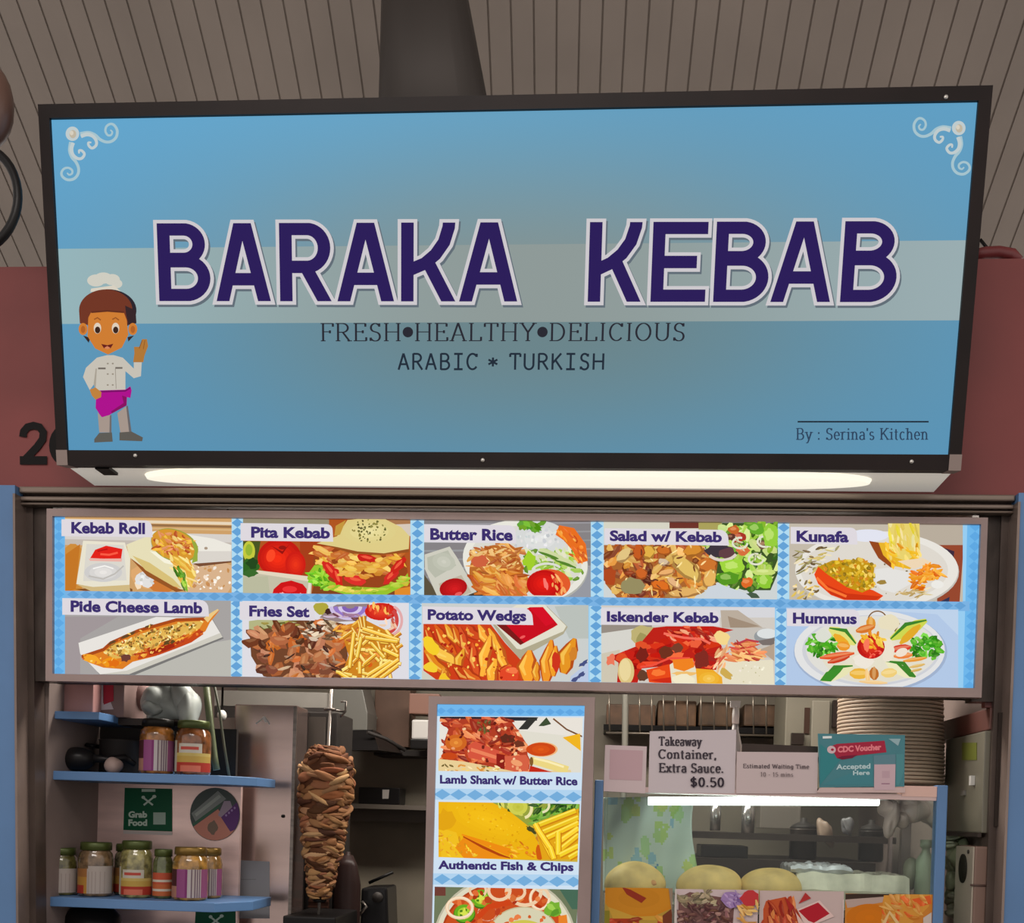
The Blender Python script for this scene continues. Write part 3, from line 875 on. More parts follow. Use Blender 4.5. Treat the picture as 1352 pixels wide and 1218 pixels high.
a.poly(bp([(310, 760), (360, 820), (460, 790), (460, 1000), (330, 1000)]), (164, 148, 138)); a.poly(bp([(455, 800), (475, 790), (475, 1000), (450, 1000)]), (110, 104, 104))
a.poly(bp([(545, 770), (650, 690), (690, 1000), (580, 1000)]), (164, 148, 138)); a.poly(bp([(650, 690), (670, 680), (715, 1000), (685, 1000)]), (104, 100, 102))
a.poly(bp([(330, 1005), (480, 1000), (490, 1110), (270, 1120), (270, 1080)]), (92, 90, 84)); a.poly(bp([(570, 1000), (715, 990), (850, 1060), (840, 1105), (570, 1095)]), (92, 88, 82))
a.build('cook_picture', LIT, sign)['label'] = 'printed cartoon cook with white hat and magenta apron'
# ------------------------------------------------------------------ roller shutter above the counter opening
M_RIB = [mat('shutter_steel', (128, 114, 104), .3, .6, .12, 4, .02, (.3, 1, 30)), mat('shutter_groove', (58, 46, 42), .5, .3)]
t = thing('roller_shutter', 'rolled up bronze steel shutter between the sign and the menu box', 'shutter', (0, .06, P(676, 672, .0).z))
def hbar(name, y0, y1, dep, m_, Ya=.028, xa=None, xb=None):
    za0, zb0 = P(30, y0 - 4, dep).z, P(30, y1 - 4, dep).z
    za1, zb1 = P(1335, y0 + 7, dep).z, P(1335, y1 + 7, dep).z
    x0 = xl(za0) + .002 if xa is None else xa; x1 = xr(za1) - .002 if xb is None else xb
    k = MB(); k.hexa([(x0, dep, zb0), (x1, dep, zb1), (x1, Ya, zb1), (x0, Ya, zb0), (x0, dep, za0), (x1, dep, za1), (x1, Ya, za1), (x0, Ya, za0)])
    return k.build(name, m_, t, bevel=.004)
hbar('groove_strip', 645.5, 670, .014, M_RIB[1])
for y0, y1, d in ((645.5, 654, -.012), (658.5, 664.5, -.006), (666.8, 670, -.004)):
    hbar('slat', y0, y1, d, M_RIB[0])
zt_ = P(30, 658, .02).z
zmb = P(30, 898, .03).z
for sd, fx in ((1, xl), (-1, xr)):
    def bar(name, a0, a1, y0, y1, z0, z1, m_):
        k = MB(); p = sorted
        xs0 = sorted((fx(z0) + sd * a0, fx(z0) + sd * a1)); xs1 = sorted((fx(z1) + sd * a0, fx(z1) + sd * a1))
        k.hexa([(xs0[0], y0, z0), (xs0[1], y0, z0), (xs0[1], y1, z0), (xs0[0], y1, z0), (xs1[0], y0, z1), (xs1[1], y0, z1), (xs1[1], y1, z1), (xs1[0], y1, z1)])
        return k.build(name, m_, t)
    bar('guide_rail', .002, .024, .03, .095, 0, zt_, mat('rail_dark', (78, 66, 60), .35, .3, .15, 6))
    bar('end_plate', .024, .085, .036, .095, zmb, zt_, mat('plate_dark', (66, 58, 54), .3, .5, .3, 7, 0, (2, 1, .6)))
    bar('edge_strip', -.004, .003, -.036, .03, 0, zt_, M_BROWNAL)

# ------------------------------------------------------------------ horizontal menu light box
MENU = yplane(0.0)
M_MFR = mat('menu_frame', (150, 130, 126), .35, .25, .06, 5)
menu = thing('menu_light_box', 'long backlit menu box with ten dish photos above the counter', 'menu board', P(680, 910, .04))
def bar4(name, outer, inner, Yf, Yb, m_, parent, plane_in):
    """picture-frame of four bars between two px quads (TL,TR,BR,BL) on the plane Yf"""
    k = MB()
    O = [P(x, y, Yf) for x, y in outer]; I = [P(x, y, Yf) for x, y in inner]
    d = Vector((0, Yb - Yf, 0))
    for i in range(4):
        j = (i + 1) % 4
        k.prism([O[i], O[j], I[j], I[i]], d)
    return k.build(name, m_, parent)
OUT = [(61.5, 671), (1304.5, 683), (1296, 920.5), (60, 898.5)]
INN = [(69, 681), (1295.5, 691.6), (1287, 908), (69, 889)]
bar4('frame', OUT, INN, -.014, .02, M_MFR, menu, 0)
m = MB(); O = [P(x, y, .021) for x, y in OUT]; m.prism(O, Vector((0, .085, 0))); m.build('back_box', M_DARK, menu)
LB, DB, DB2 = (158, 208, 240), (104, 168, 220), (100, 174, 230)
a = Art(MENU, clip=INN)
a.rect(50, 660, 1310, 930, (150, 204, 240))
a.rect(50, 660, 86, 930, (110, 182, 234))
a.poly([(1278, 660), (1310, 660), (1310, 930), (1271, 930)], (110, 182, 234))
a.diamonds(78, 676, 77, 892, 17, 15, 12.6, (94, 168, 226))
a.diamonds(1288, 688, 1280, 912, 17, 15, 13, (94, 168, 226))
for xt, xb in ((313.5, 312), (551.5, 547.5), (788.5, 786), (1035, 1029.5)):
    a.rect(xt - 10, 676, xt + 8.5, 915, (176, 218, 240))
    a.diamonds(xt, 682 + (xt - 69) * .0086, xb, 893 + (xt - 69) * .0155, 18, 15.5, 11.8, (100, 162, 214))
xa = 86
for k in range(1):
    a.poly([(86, 779), (1280, 793.5), (1280, 806.5), (86, 790.5)], (122, 178, 226))
a.diamonds(88, 784.5, 1276, 799.5, 70, 16, 11, (100, 160, 212))
a.build('printed_face', LIT, menu)
def rt(x): return 682 + (x - 69) * .0086
def rbm(x): return 779.5 + (x - 69) * .0122
def r2t(x): return 790 + (x - 69) * .0122
def r2b(x): return 889 + (x - 69) * .0155
def cell(x0, x1, row, xb0=None, xb1=None):
    T, B_ = (rt, rbm) if row == 1 else (r2t, r2b)
    return [(x0, T(x0)), (x1, T(x1)), (x1, B_(x1)), (x0, B_(x0))]
WH = (222, 216, 222); TXT = (58, 44, 108)
def caption(parent, plane, tf, plate, body, x0, x1, yt, yb, slope=.012, clip=None, shear=0.0, bold=.042, lay=.0125):
    a = Art(plane, tf, clip, base=lay)
    if plate: a.poly(plate, WH)
    a.text(body, x0, x1, yt, yb, TXT, slope, bold, shear)
    return a.build('caption', LIT, parent)
def plate(x0, y0, x1, y1, r, sl=.012):
    pts = [(x0, y0), (x1 - r, y0 + (x1 - x0) * sl)]
    for k in range(1, 6): 
        an = PI / 2 * k / 5
        pts.append((x1 - r + r * math.sin(an), y0 + (x1 - x0) * sl + r * (1 - math.cos(an))))
    pts += [(x1 + 4, y1 + (x1 - x0) * sl), (x0, y1)]
    return pts
def dish(label, crop, quad, fn, cap):
    tf = lambda x, y: (crop[0] + x / crop[2], crop[1] + y / crop[2])
    a = Art(MENU if crop[3] == 0 else VMENU, tf, quad, base=.0012)
    fn(a)
    LAY = a.lay + 5e-5
    par = menu if crop[3] == 0 else vmenu
    o = a.build('dish_photo', LIT, par)
    o['label'] = label
    caption(o, a.pl, tf, *cap, lay=LAY)

BR = [(196, 126, 52), (222, 160, 74), (168, 96, 44), (236, 190, 110), (206, 112, 50)]
GR = [(120, 190, 40), (88, 150, 30), (170, 212, 70), (64, 116, 28)]
FR = [(246, 202, 84), (232, 172, 48), (252, 222, 120), (220, 150, 40)]
def d_roll(a):
    a.rect(100, 40, 1320, 640, (206, 160, 104))
    for y, h, c in ((75, 20, (232, 214, 186)), (100, 16, (150, 110, 70)), (125, 10, (216, 180, 130)), (160, 60, (214, 208, 202)), (215, 40, (196, 186, 176))):
        a.poly([(100, y), (1320, y + 25), (1320, y + h + 25), (100, y + h)], c)
    a.wob(1100, 480, 230, 130, (216, 178, 140), .15); a.wob(190, 420, 90, 190, (206, 140, 58), .1)
    a.poly([(140, 320), (240, 250), (210, 560), (140, 580)], (196, 118, 34))
    a.wob(720, 470, 140, 90, (222, 168, 110), .1); a.wob(820, 520, 110, 60, (206, 120, 50), .15)
    a.dots(in_ell(1130, 480, 150, 90), 46, (5, 16), [(240, 222, 200), (206, 150, 90), (250, 240, 228)])
    a.wob(690, 490, 66, 56, (226, 224, 222), .2); a.wob(640, 530, 26, 30, (246, 222, 190), .2); a.dots(in_ell(690, 490, 60, 50), 14, (8, 18), [(238, 236, 236), (206, 206, 204)])
    a.poly([(205, 560), (330, 585), (600, 590), (600, 560), (560, 540)], (128, 78, 34))
    a.poly([(220, 530), (580, 530), (585, 575), (330, 580)], (208, 184, 130))
    a.poly([(262, 228), (548, 240), (585, 350), (580, 530), (330, 545), (215, 525)], (232, 226, 206))
    a.poly([(285, 250), (540, 258), (560, 500), (262, 505)], (218, 214, 204))
    a.poly([(310, 348), (345, 290), (420, 262), (532, 285), (522, 356)], (226, 30, 20)); a.poly([(300, 352), (530, 350), (525, 372), (310, 366)], (236, 176, 164))
    a.stroke([(380, 320), (440, 325), (500, 310)], 14, (250, 90, 66)); a.stroke([(360, 300), (430, 285)], 10, (190, 14, 14))
    a.gell(400, 445, 130, 66, (206, 204, 202), (234, 230, 226), 0, 4); a.stroke([(300, 470), (400, 490), (480, 455), (540, 400)], 10, (190, 186, 180)); a.stroke([(330, 420), (410, 400), (470, 420)], 8, (248, 246, 242))
    a.poly([(700, 170), (860, 150), (1010, 190), (1160, 215), (1290, 262), (1290, 372), (1020, 392), (880, 330)], (236, 232, 222))
    a.poly([(1010, 385), (1290, 360), (1290, 376), (1060, 405)], (120, 76, 50)); a.poly([(1050, 300), (1290, 300), (1290, 366), (1040, 384)], (218, 212, 204))
    a.ell(1105, 280, 12, 10, (170, 150, 130))
    a.poly([(560, 255), (720, 190), (735, 290), (860, 320), (935, 420), (970, 565), (930, 560), (700, 440), (580, 345)], (230, 222, 184))
    a.poly([(585, 345), (700, 430), (905, 555), (960, 568), (900, 580), (700, 470)], (150, 84, 34))
    a.poly([(600, 330), (720, 380), (880, 490), (940, 556), (880, 540), (690, 430)], (216, 192, 120))
    a.poly([(720, 300), (850, 320), (900, 400), (820, 380)], (246, 242, 220))
    a.ell(890, 260, 168, 108, (160, 160, 60), .35); a.ell(885, 258, 160, 100, (216, 150, 46), .35)
    a.chips(in_ell(880, 255, 145, 85), 60, (30, 80), (10, 26), [(240, 184, 60), (206, 120, 40), (250, 214, 130), (190, 84, 40), (232, 150, 100)], .4, 1.0)
    a.poly([(1000, 200), (1050, 270), (1050, 370), (1010, 385), (1030, 300)], (150, 170, 60))
    a.poly([(860, 330), (990, 360), (1040, 460), (1010, 540), (960, 555), (915, 490)], (226, 180, 66))
    a.chips(in_poly([(860, 330), (990, 360), (1040, 460), (1000, 540), (950, 545)]), 30, (40, 110), (10, 22), [(240, 200, 90), (222, 160, 50), (250, 224, 140)], .8, .5)
    a.chips(in_poly([(900, 430), (950, 440), (985, 550), (950, 560)]), 14, (30, 90), (12, 24), GR, 1.2, .4)
dish('wrap rolls with a red and white sauce tub', (60, 670, 5.2, 0), cell(86, 306, 1), d_roll, (plate(120, 85, 740, 200, 50), 'Kebab Roll', 187, 692, 107, 177))
def d_pide(a):
    a.rect(100, 0, 1320, 640, (166, 162, 160)); a.poly([(600, 420), (1320, 300), (1320, 640), (400, 640)], (186, 184, 176)); a.poly([(130, 150), (500, 150), (240, 300), (240, 560), (130, 560)], (160, 150, 152))
    a.poly([(230, 345), (760, 155), (1150, 170), (1225, 300), (590, 560), (380, 560)], (120, 118, 116)); a.poly([(228, 330), (240, 405), (375, 545), (575, 545), (1218, 290), (1140, 160), (760, 152)], (232, 228, 222)); a.poly([(380, 545), (575, 545), (1218, 290), (1200, 262), (560, 520)], (206, 202, 190))
    body = [(245, 430), (330, 400), (400, 370), (440, 325), (560, 275), (720, 215), (880, 175), (1040, 160), (1130, 165), (1200, 100), (1195, 110), (1130, 190), (1100, 250), (950, 340), (760, 420), (600, 460), (530, 510), (400, 500), (300, 465)]
    a.poly(body, (222, 126, 34))
    a.stroke([(250, 425), (400, 375), (450, 330), (640, 245), (900, 172), (1120, 165)], 22, (170, 72, 20))
    a.poly([(400, 400), (460, 345), (720, 245), (960, 185), (1090, 180), (1060, 230), (820, 340), (600, 420), (480, 440)], (226, 180, 84))
    a.chips(in_poly([(400, 400), (460, 345), (720, 245), (960, 185), (1090, 180), (1060, 230), (820, 340), (600, 420), (480, 440)]), 130, (14, 46), (8, 20), [(244, 214, 120), (224, 160, 60), (196, 130, 50), (250, 230, 160), (150, 110, 40)], -.4, 1.4)
    a.dots(in_poly([(430, 390), (720, 240), (1060, 190), (820, 330)]), 60, (4, 11), [(110, 80, 30), (150, 96, 40), (96, 90, 30)])
    a.stroke([(640, 425), (780, 395), (900, 350), (1000, 310), (1080, 255)], 44, (198, 70, 22)); a.stroke([(720, 400), (820, 375), (890, 345)], 34, (160, 36, 12)); a.chips(in_poly([(620, 400), (1080, 240), (1090, 270), (640, 450)]), 34, (20, 50), (10, 20), [(222, 110, 30), (170, 50, 20), (244, 170, 60)], -.4, .6)
    a.wob(560, 435, 36, 26, (110, 60, 50), .25); a.wob(470, 470, 60, 34, (240, 150, 20), .25); a.wob(330, 445, 66, 26, (244, 166, 40), .2, rot=.3); a.wob(480, 470, 40, 26, (226, 110, 14), .3); a.wob(860, 330, 40, 14, (96, 70, 30), .3, rot=-.4)
    for x, y in ((470, 330), (600, 270), (720, 218), (560, 290)): a.wob(x, y, 30, 9, (100, 70, 36), .3, rot=-.4)
    a.stroke([(1110, 180), (1150, 140), (1195, 105)], [40, 26, 10], (236, 200, 130))
    a.chips(in_poly(body), 40, (12, 30), (6, 14), [(250, 200, 90), (210, 100, 30)], -.4, 1)
dish('long cheese lamb flatbread on a white plate', (60, 785, 5.2, 0), cell(86, 305, 2), d_pide, (plate(130, 28, 1130, 142, 60), 'Pide Cheese Lamb', 187, 1088, 48, 118, .014))
def d_pita(a):
    a.rect(80, 60, 1300, 660, (176, 84, 30)); a.rect(80, 60, 700, 130, (150, 140, 116)); a.poly([(800, 60), (1300, 60), (1300, 160), (1060, 150)], (170, 120, 80)); a.poly([(1040, 120), (1290, 110), (1290, 200), (1090, 170)], (214, 200, 186))
    a.poly([(100, 230), (230, 230), (200, 420), (110, 420)], (70, 84, 30)); a.ell(150, 300, 42, 70, (196, 200, 60)); a.ell(150, 290, 24, 40, (150, 180, 50)); a.wob(150, 420, 70, 60, (44, 100, 30), .25); a.wob(170, 380, 40, 40, (30, 70, 24), .25)
    a.poly([(500, 230), (760, 240), (620, 460), (500, 470)], (166, 60, 20))
    a.gell(360, 345, 150, 130, (196, 20, 8), (246, 44, 14), 0, 6, -.1, .05); a.gell(470, 390, 70, 90, (206, 24, 12), (236, 50, 20)); a.poly([(300, 260), (380, 300), (430, 250), (400, 290), (380, 320)], (150, 10, 6)); a.ell(380, 275, 26, 14, (150, 16, 8)); a.ell(300, 330, 30, 44, (252, 70, 34), .3)
    a.poly([(90, 470), (210, 430), (585, 475), (575, 640), (90, 640)], (196, 190, 166)); a.poly([(205, 430), (590, 475), (585, 510), (205, 452)], (226, 214, 190)); a.poly([(90, 480), (280, 470), (300, 640), (90, 640)], (186, 186, 158)); a.stroke([(570, 500), (555, 640)], 18, (228, 220, 200))
    a.poly([(300, 640), (320, 560), (370, 515), (440, 500), (520, 525), (548, 560), (540, 640)], (206, 14, 18)); a.ell(430, 560, 50, 22, (236, 50, 50)); a.dots(in_ell(430, 605, 110, 16), 9, (8, 16), [(250, 180, 180)]); a.wob(160, 450, 50, 30, (54, 104, 40), .3)
    a.poly([(600, 520), (1260, 580), (1250, 660), (560, 660)], (130, 66, 26)); a.poly([(1150, 560), (1270, 540), (1270, 660), (1150, 640)], (224, 138, 40))
    a.poly([(600, 270), (720, 250), (860, 310), (1060, 330), (1220, 330), (1240, 440), (1180, 540), (900, 570), (680, 500), (590, 380)], (150, 66, 24))
    a.poly([(560, 450), (600, 395), (650, 390), (700, 500), (800, 540), (1040, 550), (1200, 500), (1240, 450), (1250, 520), (1090, 600), (860, 610), (690, 560), (600, 530), (550, 490)], (150, 196, 44)); a.chips(in_poly([(560, 450), (640, 395), (720, 520), (700, 560), (580, 520)]), 26, (30, 80), (14, 30), [(110, 200, 30), (160, 222, 60), (80, 160, 20)], .6, 1.2); a.chips(in_poly([(700, 540), (1000, 560), (1240, 470), (1230, 540), (900, 600)]), 34, (40, 100), (12, 26), [(206, 196, 60), (170, 200, 50), (230, 210, 90), (140, 170, 30)], -.1, .4)
    a.chips(in_poly([(600, 290), (720, 270), (880, 330), (1220, 340), (1210, 420), (1000, 480), (800, 470), (620, 370)]), 60, (60, 150), (24, 56), [(236, 176, 60), (216, 140, 50), (244, 200, 100), (196, 100, 40)], .1, .8)
    for x, y, r in ((710, 430, .9), (760, 480, 1.2), (880, 500, .2), (960, 350, .2), (1130, 470, -.8), (1180, 400, -.8)): a.wob(x, y, 70, 30, jit((206, 30, 24), 14), .2, rot=r); a.wob(x, y - 6, 40, 10, (240, 90, 60), .2, rot=r)
    a.chips(in_poly([(780, 380), (1050, 380), (1030, 470), (800, 460)]), 20, (60, 130), (20, 44), [(240, 190, 80), (226, 160, 60)], .1, .5)
    a.poly([(620, 250), (760, 200), (830, 90), (1060, 70), (1200, 140), (1255, 200), (1250, 290), (1080, 320), (900, 310), (760, 280)], (222, 204, 134)); a.poly([(620, 250), (760, 275), (900, 305), (1080, 318), (1250, 288), (1250, 310), (1060, 330), (860, 320), (700, 270)], (150, 80, 30)); a.gell(980, 170, 180, 80, (222, 206, 136), (236, 224, 160), 0, 4); a.poly([(750, 130), (820, 90), (780, 190), (740, 200)], (196, 150, 60))
    a.dots(in_ell(980, 165, 120, 80), 60, (4, 10), [(110, 110, 50), (140, 130, 60), (90, 86, 40)])
dish('filled pita bread with tomato and sauce tub', (300, 670, 5.2, 0), cell(321, 542, 1), d_pita, (plate(100, 112, 730, 232, 40), 'Pita Kebab', 172, 712, 140, 208))
def d_fries(a):
    a.rect(60, 0, 1320, 660, (222, 220, 226))
    a.poly([(150, 200), (260, 180), (680, 170), (800, 200), (830, 420), (780, 590), (500, 600), (250, 560), (165, 420)], (112, 66, 40))
    a.poly([(150, 180), (300, 160), (480, 190), (220, 240), (150, 250)], (180, 180, 130)); a.chips(in_poly([(220, 190), (480, 170), (470, 210), (240, 240)]), 16, (30, 70), (10, 22), [(110, 110, 40), (150, 140, 60), (84, 80, 36)], 0, .6)
    meat = in_poly([(155, 260), (240, 210), (460, 190), (760, 180), (830, 300), (810, 480), (770, 590), (500, 600), (280, 560), (180, 450)])
    a.chips(meat, 110, (70, 150), (36, 76), [(150, 84, 50), (118, 62, 38), (176, 104, 62), (96, 52, 36), (196, 134, 96), (206, 110, 50)], -.1, 1.3)
    a.chips(meat, 26, (40, 100), (10, 26), [(200, 164, 132), (60, 36, 28), (60, 36, 28), (170, 134, 106), (206, 116, 56)], .2, 1.2)
    a.chips(in_poly([(460, 200), (760, 180), (760, 300), (560, 320)]), 40, (40, 100), (14, 30), [(196, 170, 140), (70, 46, 34), (226, 206, 180), (112, 80, 60)], .3, .9)
    a.poly([(700, 100), (760, 70), (980, 65), (960, 180), (760, 190), (640, 160)], (150, 130, 130)); a.wob(650, 100, 50, 40, (176, 166, 60), .2); a.wob(700, 120, 26, 20, (60, 30, 30), .2)
    for r, c in ((130, (206, 190, 226)), (100, (150, 120, 200)), (70, (214, 200, 232)), (44, (130, 96, 180))): a.ring(850, 85, r, r * .62, 26, c, 0, PI)
    a.chips(in_poly([(690, 130), (940, 140), (900, 180), (680, 160)]), 14, (40, 100), (12, 22), [(206, 180, 200), (160, 120, 150), (96, 50, 60)], .2, .4)
    a.gell(1060, 120, 110, 60, (206, 30, 20), (232, 70, 40)); a.chips(in_ell(1040, 110, 90, 50), 14, (40, 70), (14, 24), [(236, 80, 40), (206, 40, 24), (250, 190, 90)], 1.4, .4)
    a.ring(1110, 180, 60, 80, 26, (206, 70, 66), -1, 1.8); a.ring(1120, 180, 84, 100, 18, (226, 170, 170), -1.2, 1.6); a.chips(in_ell(1120, 190, 50, 60), 12, (30, 60), (10, 20), [(226, 150, 120), (206, 90, 80), (244, 206, 180)], .5, 1)
    a.poly([(780, 220), (960, 180), (1080, 240), (1190, 300), (1190, 470), (1060, 590), (780, 590), (840, 420)], (206, 130, 30))
    a.chips(in_poly([(760, 230), (960, 180), (880, 330), (800, 300)]), 24, (40, 90), (14, 24), [(226, 150, 50), (244, 190, 80), (190, 96, 40)], -.5, .7)
    a.dots(in_ell(980, 440, 70, 60), 14, (14, 30), [(226, 100, 30), (206, 120, 40), (240, 150, 60)])
    fry = in_poly([(790, 230), (960, 190), (1080, 240), (1190, 290), (1190, 470), (1050, 590), (770, 590), (850, 420)])
    for k in range(70):
        f, bb = fry
        x, y = random.uniform(bb[0], bb[2]), random.uniform(bb[1], bb[3])
        if not f(x, y): continue
        an = random.choice([-.75, -.6, .1, .9, 1.4, 1.7, .15]) + random.uniform(-.12, .12); L = random.uniform(70, 130)
        p = [(x - L * math.cos(an) * .5, y - L * math.sin(an) * .5), (x + L * math.cos(an) * .5, y + L * math.sin(an) * .5)]
        a.stroke(p, 27, (176, 104, 24)); a.stroke([(u - 2, v - 3) for u, v in p], 20, jit(random.choice(FR), 10)); a.stroke([(u - 4, v - 7) for u, v in p], 6, (255, 236, 150))
    for x0, y0, x1, y1 in ((940, 240, 1190, 320), (960, 300, 1180, 330), (1000, 340, 1090, 440), (1080, 380, 1185, 430), (970, 560, 1130, 460), (1000, 580, 1185, 450), (1060, 580, 1180, 490), (880, 270, 850, 510), (930, 300, 900, 440), (780, 540, 860, 590), (920, 470, 920, 550)):
        a.stroke([(x0, y0), (x1, y1)], 30, (180, 110, 20)); a.stroke([(x0 - 2, y0 - 3), (x1 - 2, y1 - 3)], 22, jit((246, 198, 70), 12)); a.stroke([(x0 - 3, y0 - 8), (x1 - 3, y1 - 8)], 7, (255, 232, 140))
dish('shaved brown meat with fries and red onion', (300, 785, 5.2, 0), cell(320, 540, 2), d_fries, (plate(100, 55, 610, 178, 60), 'Fries Set', 165, 576, 85, 152, .016))
def d_rice(a):
    a.rect(60, 30, 1300, 640, (134, 130, 132))
    for y in range(60, 640, 60): a.poly([(60, y), (1300, y - 14), (1300, y - 4), (60, y + 12)], jit((156, 154, 156), 10))
    a.poly([(100, 400), (230, 580), (100, 600)], (90, 80, 60)); a.poly([(430, 470), (560, 600), (400, 600)], (70, 62, 50)); a.poly([(1180, 420), (1260, 330), (1260, 600), (1060, 600)], (150, 152, 160))
    a.poly([(108, 270), (280, 215), (330, 290), (465, 525), (290, 590), (205, 580), (110, 370)], (206, 204, 190)); a.poly([(125, 290), (268, 240), (325, 345), (180, 430), (130, 370)], (184, 186, 170)); a.gell(240, 320, 80, 60, (190, 192, 176), (206, 206, 192), .3, 3); a.poly([(205, 470), (360, 410), (430, 530), (290, 580), (230, 560)], (190, 180, 160)); a.gell(305, 500, 96, 66, (176, 10, 16), (214, 24, 28), -.2, 5, .1, .1); a.ell(340, 540, 26, 12, (232, 90, 90), -.3)
    a.ell(800, 330, 432, 285, (176, 176, 168), .12); a.ell(798, 318, 430, 282, (232, 230, 220), .12); a.ell(800, 320, 385, 245, (218, 216, 206), .1)
    a.gell(900, 160, 180, 120, (214, 216, 214), (228, 228, 226), 0, 3); a.dots(in_ell(870, 160, 160, 100), 50, (6, 16), [(232, 232, 230), (200, 204, 204)])
    for k in range(12): a.wob(random.uniform(760, 910), random.uniform(50, 100), 34, 18, jit((100, 160, 40), 30), .3, rot=random.uniform(-1, 1))
    a.gell(600, 390, 185, 185, (186, 106, 40), (206, 130, 56), 0, 3); a.wob(680, 480, 150, 100, (196, 116, 44), .12)
    a.chips(in_ell(610, 300, 185, 120), 90, (50, 120), (12, 28), [(226, 160, 80), (244, 200, 130), (196, 110, 50), (236, 176, 90), (176, 90, 40)], .2, 1.0); a.chips(in_ell(620, 470, 170, 100), 60, (60, 140), (18, 38), [(226, 140, 50), (206, 112, 40), (240, 176, 80), (186, 84, 30)], .25, .6)
    a.wob(490, 320, 60, 40, (206, 96, 60), .2); a.chips(in_ell(700, 500, 110, 60), 16, (60, 110), (30, 50), [(216, 110, 50), (230, 150, 70)], .8, .6)
    a.chips(in_poly([(800, 270), (900, 240), (1130, 260), (1210, 360), (1140, 470), (1060, 440), (880, 370), (800, 380)]), 70, (40, 110), (16, 40), [(170, 206, 90), (130, 180, 50), (214, 224, 170), (96, 140, 40), (226, 228, 200), (150, 200, 60)], .3, 1.0)
    for x, y in ((1000, 290), (1080, 330), (960, 270)): a.wob(x, y, 74, 24, (206, 216, 160), .12, rot=.35); a.wob(x, y + 14, 74, 10, (84, 130, 40), .12, rot=.35)
    a.wob(830, 320, 40, 60, (160, 206, 40), .25); a.ring(950, 390, 100, 50, 16, (220, 220, 210), 3.3, 5.8)
    a.stroke([(1020, 110), (1100, 140), (1170, 230), (1200, 330)], [70, 110, 100, 60], (232, 110, 28)); a.chips(in_poly([(1010, 100), (1100, 110), (1210, 260), (1190, 360), (1130, 300), (1060, 170)]), 26, (30, 80), (12, 28), [(246, 140, 40), (226, 96, 30), (250, 170, 70), (206, 84, 24)], .9, .5)
    a.gell(960, 480, 150, 102, (226, 90, 40), (232, 110, 50), 0, 2); a.gell(930, 480, 120, 96, (196, 10, 8), (236, 26, 14), 0, 5, -.05, -.05); a.chips(in_ell(1030, 490, 50, 80), 14, (30, 70), (12, 24), [(244, 130, 60), (226, 70, 40), (250, 170, 100)], 1.3, .4); a.wob(940, 480, 14, 40, (248, 120, 110), .2, rot=-.3)
dish('round plate of rice with meat, salad and tomato', (540, 680, 5.2, 0), cell(560, 780, 1), d_rice, (plate(110, 72, 735, 195, 45), 'Butter Rice', 152, 716, 103, 175))
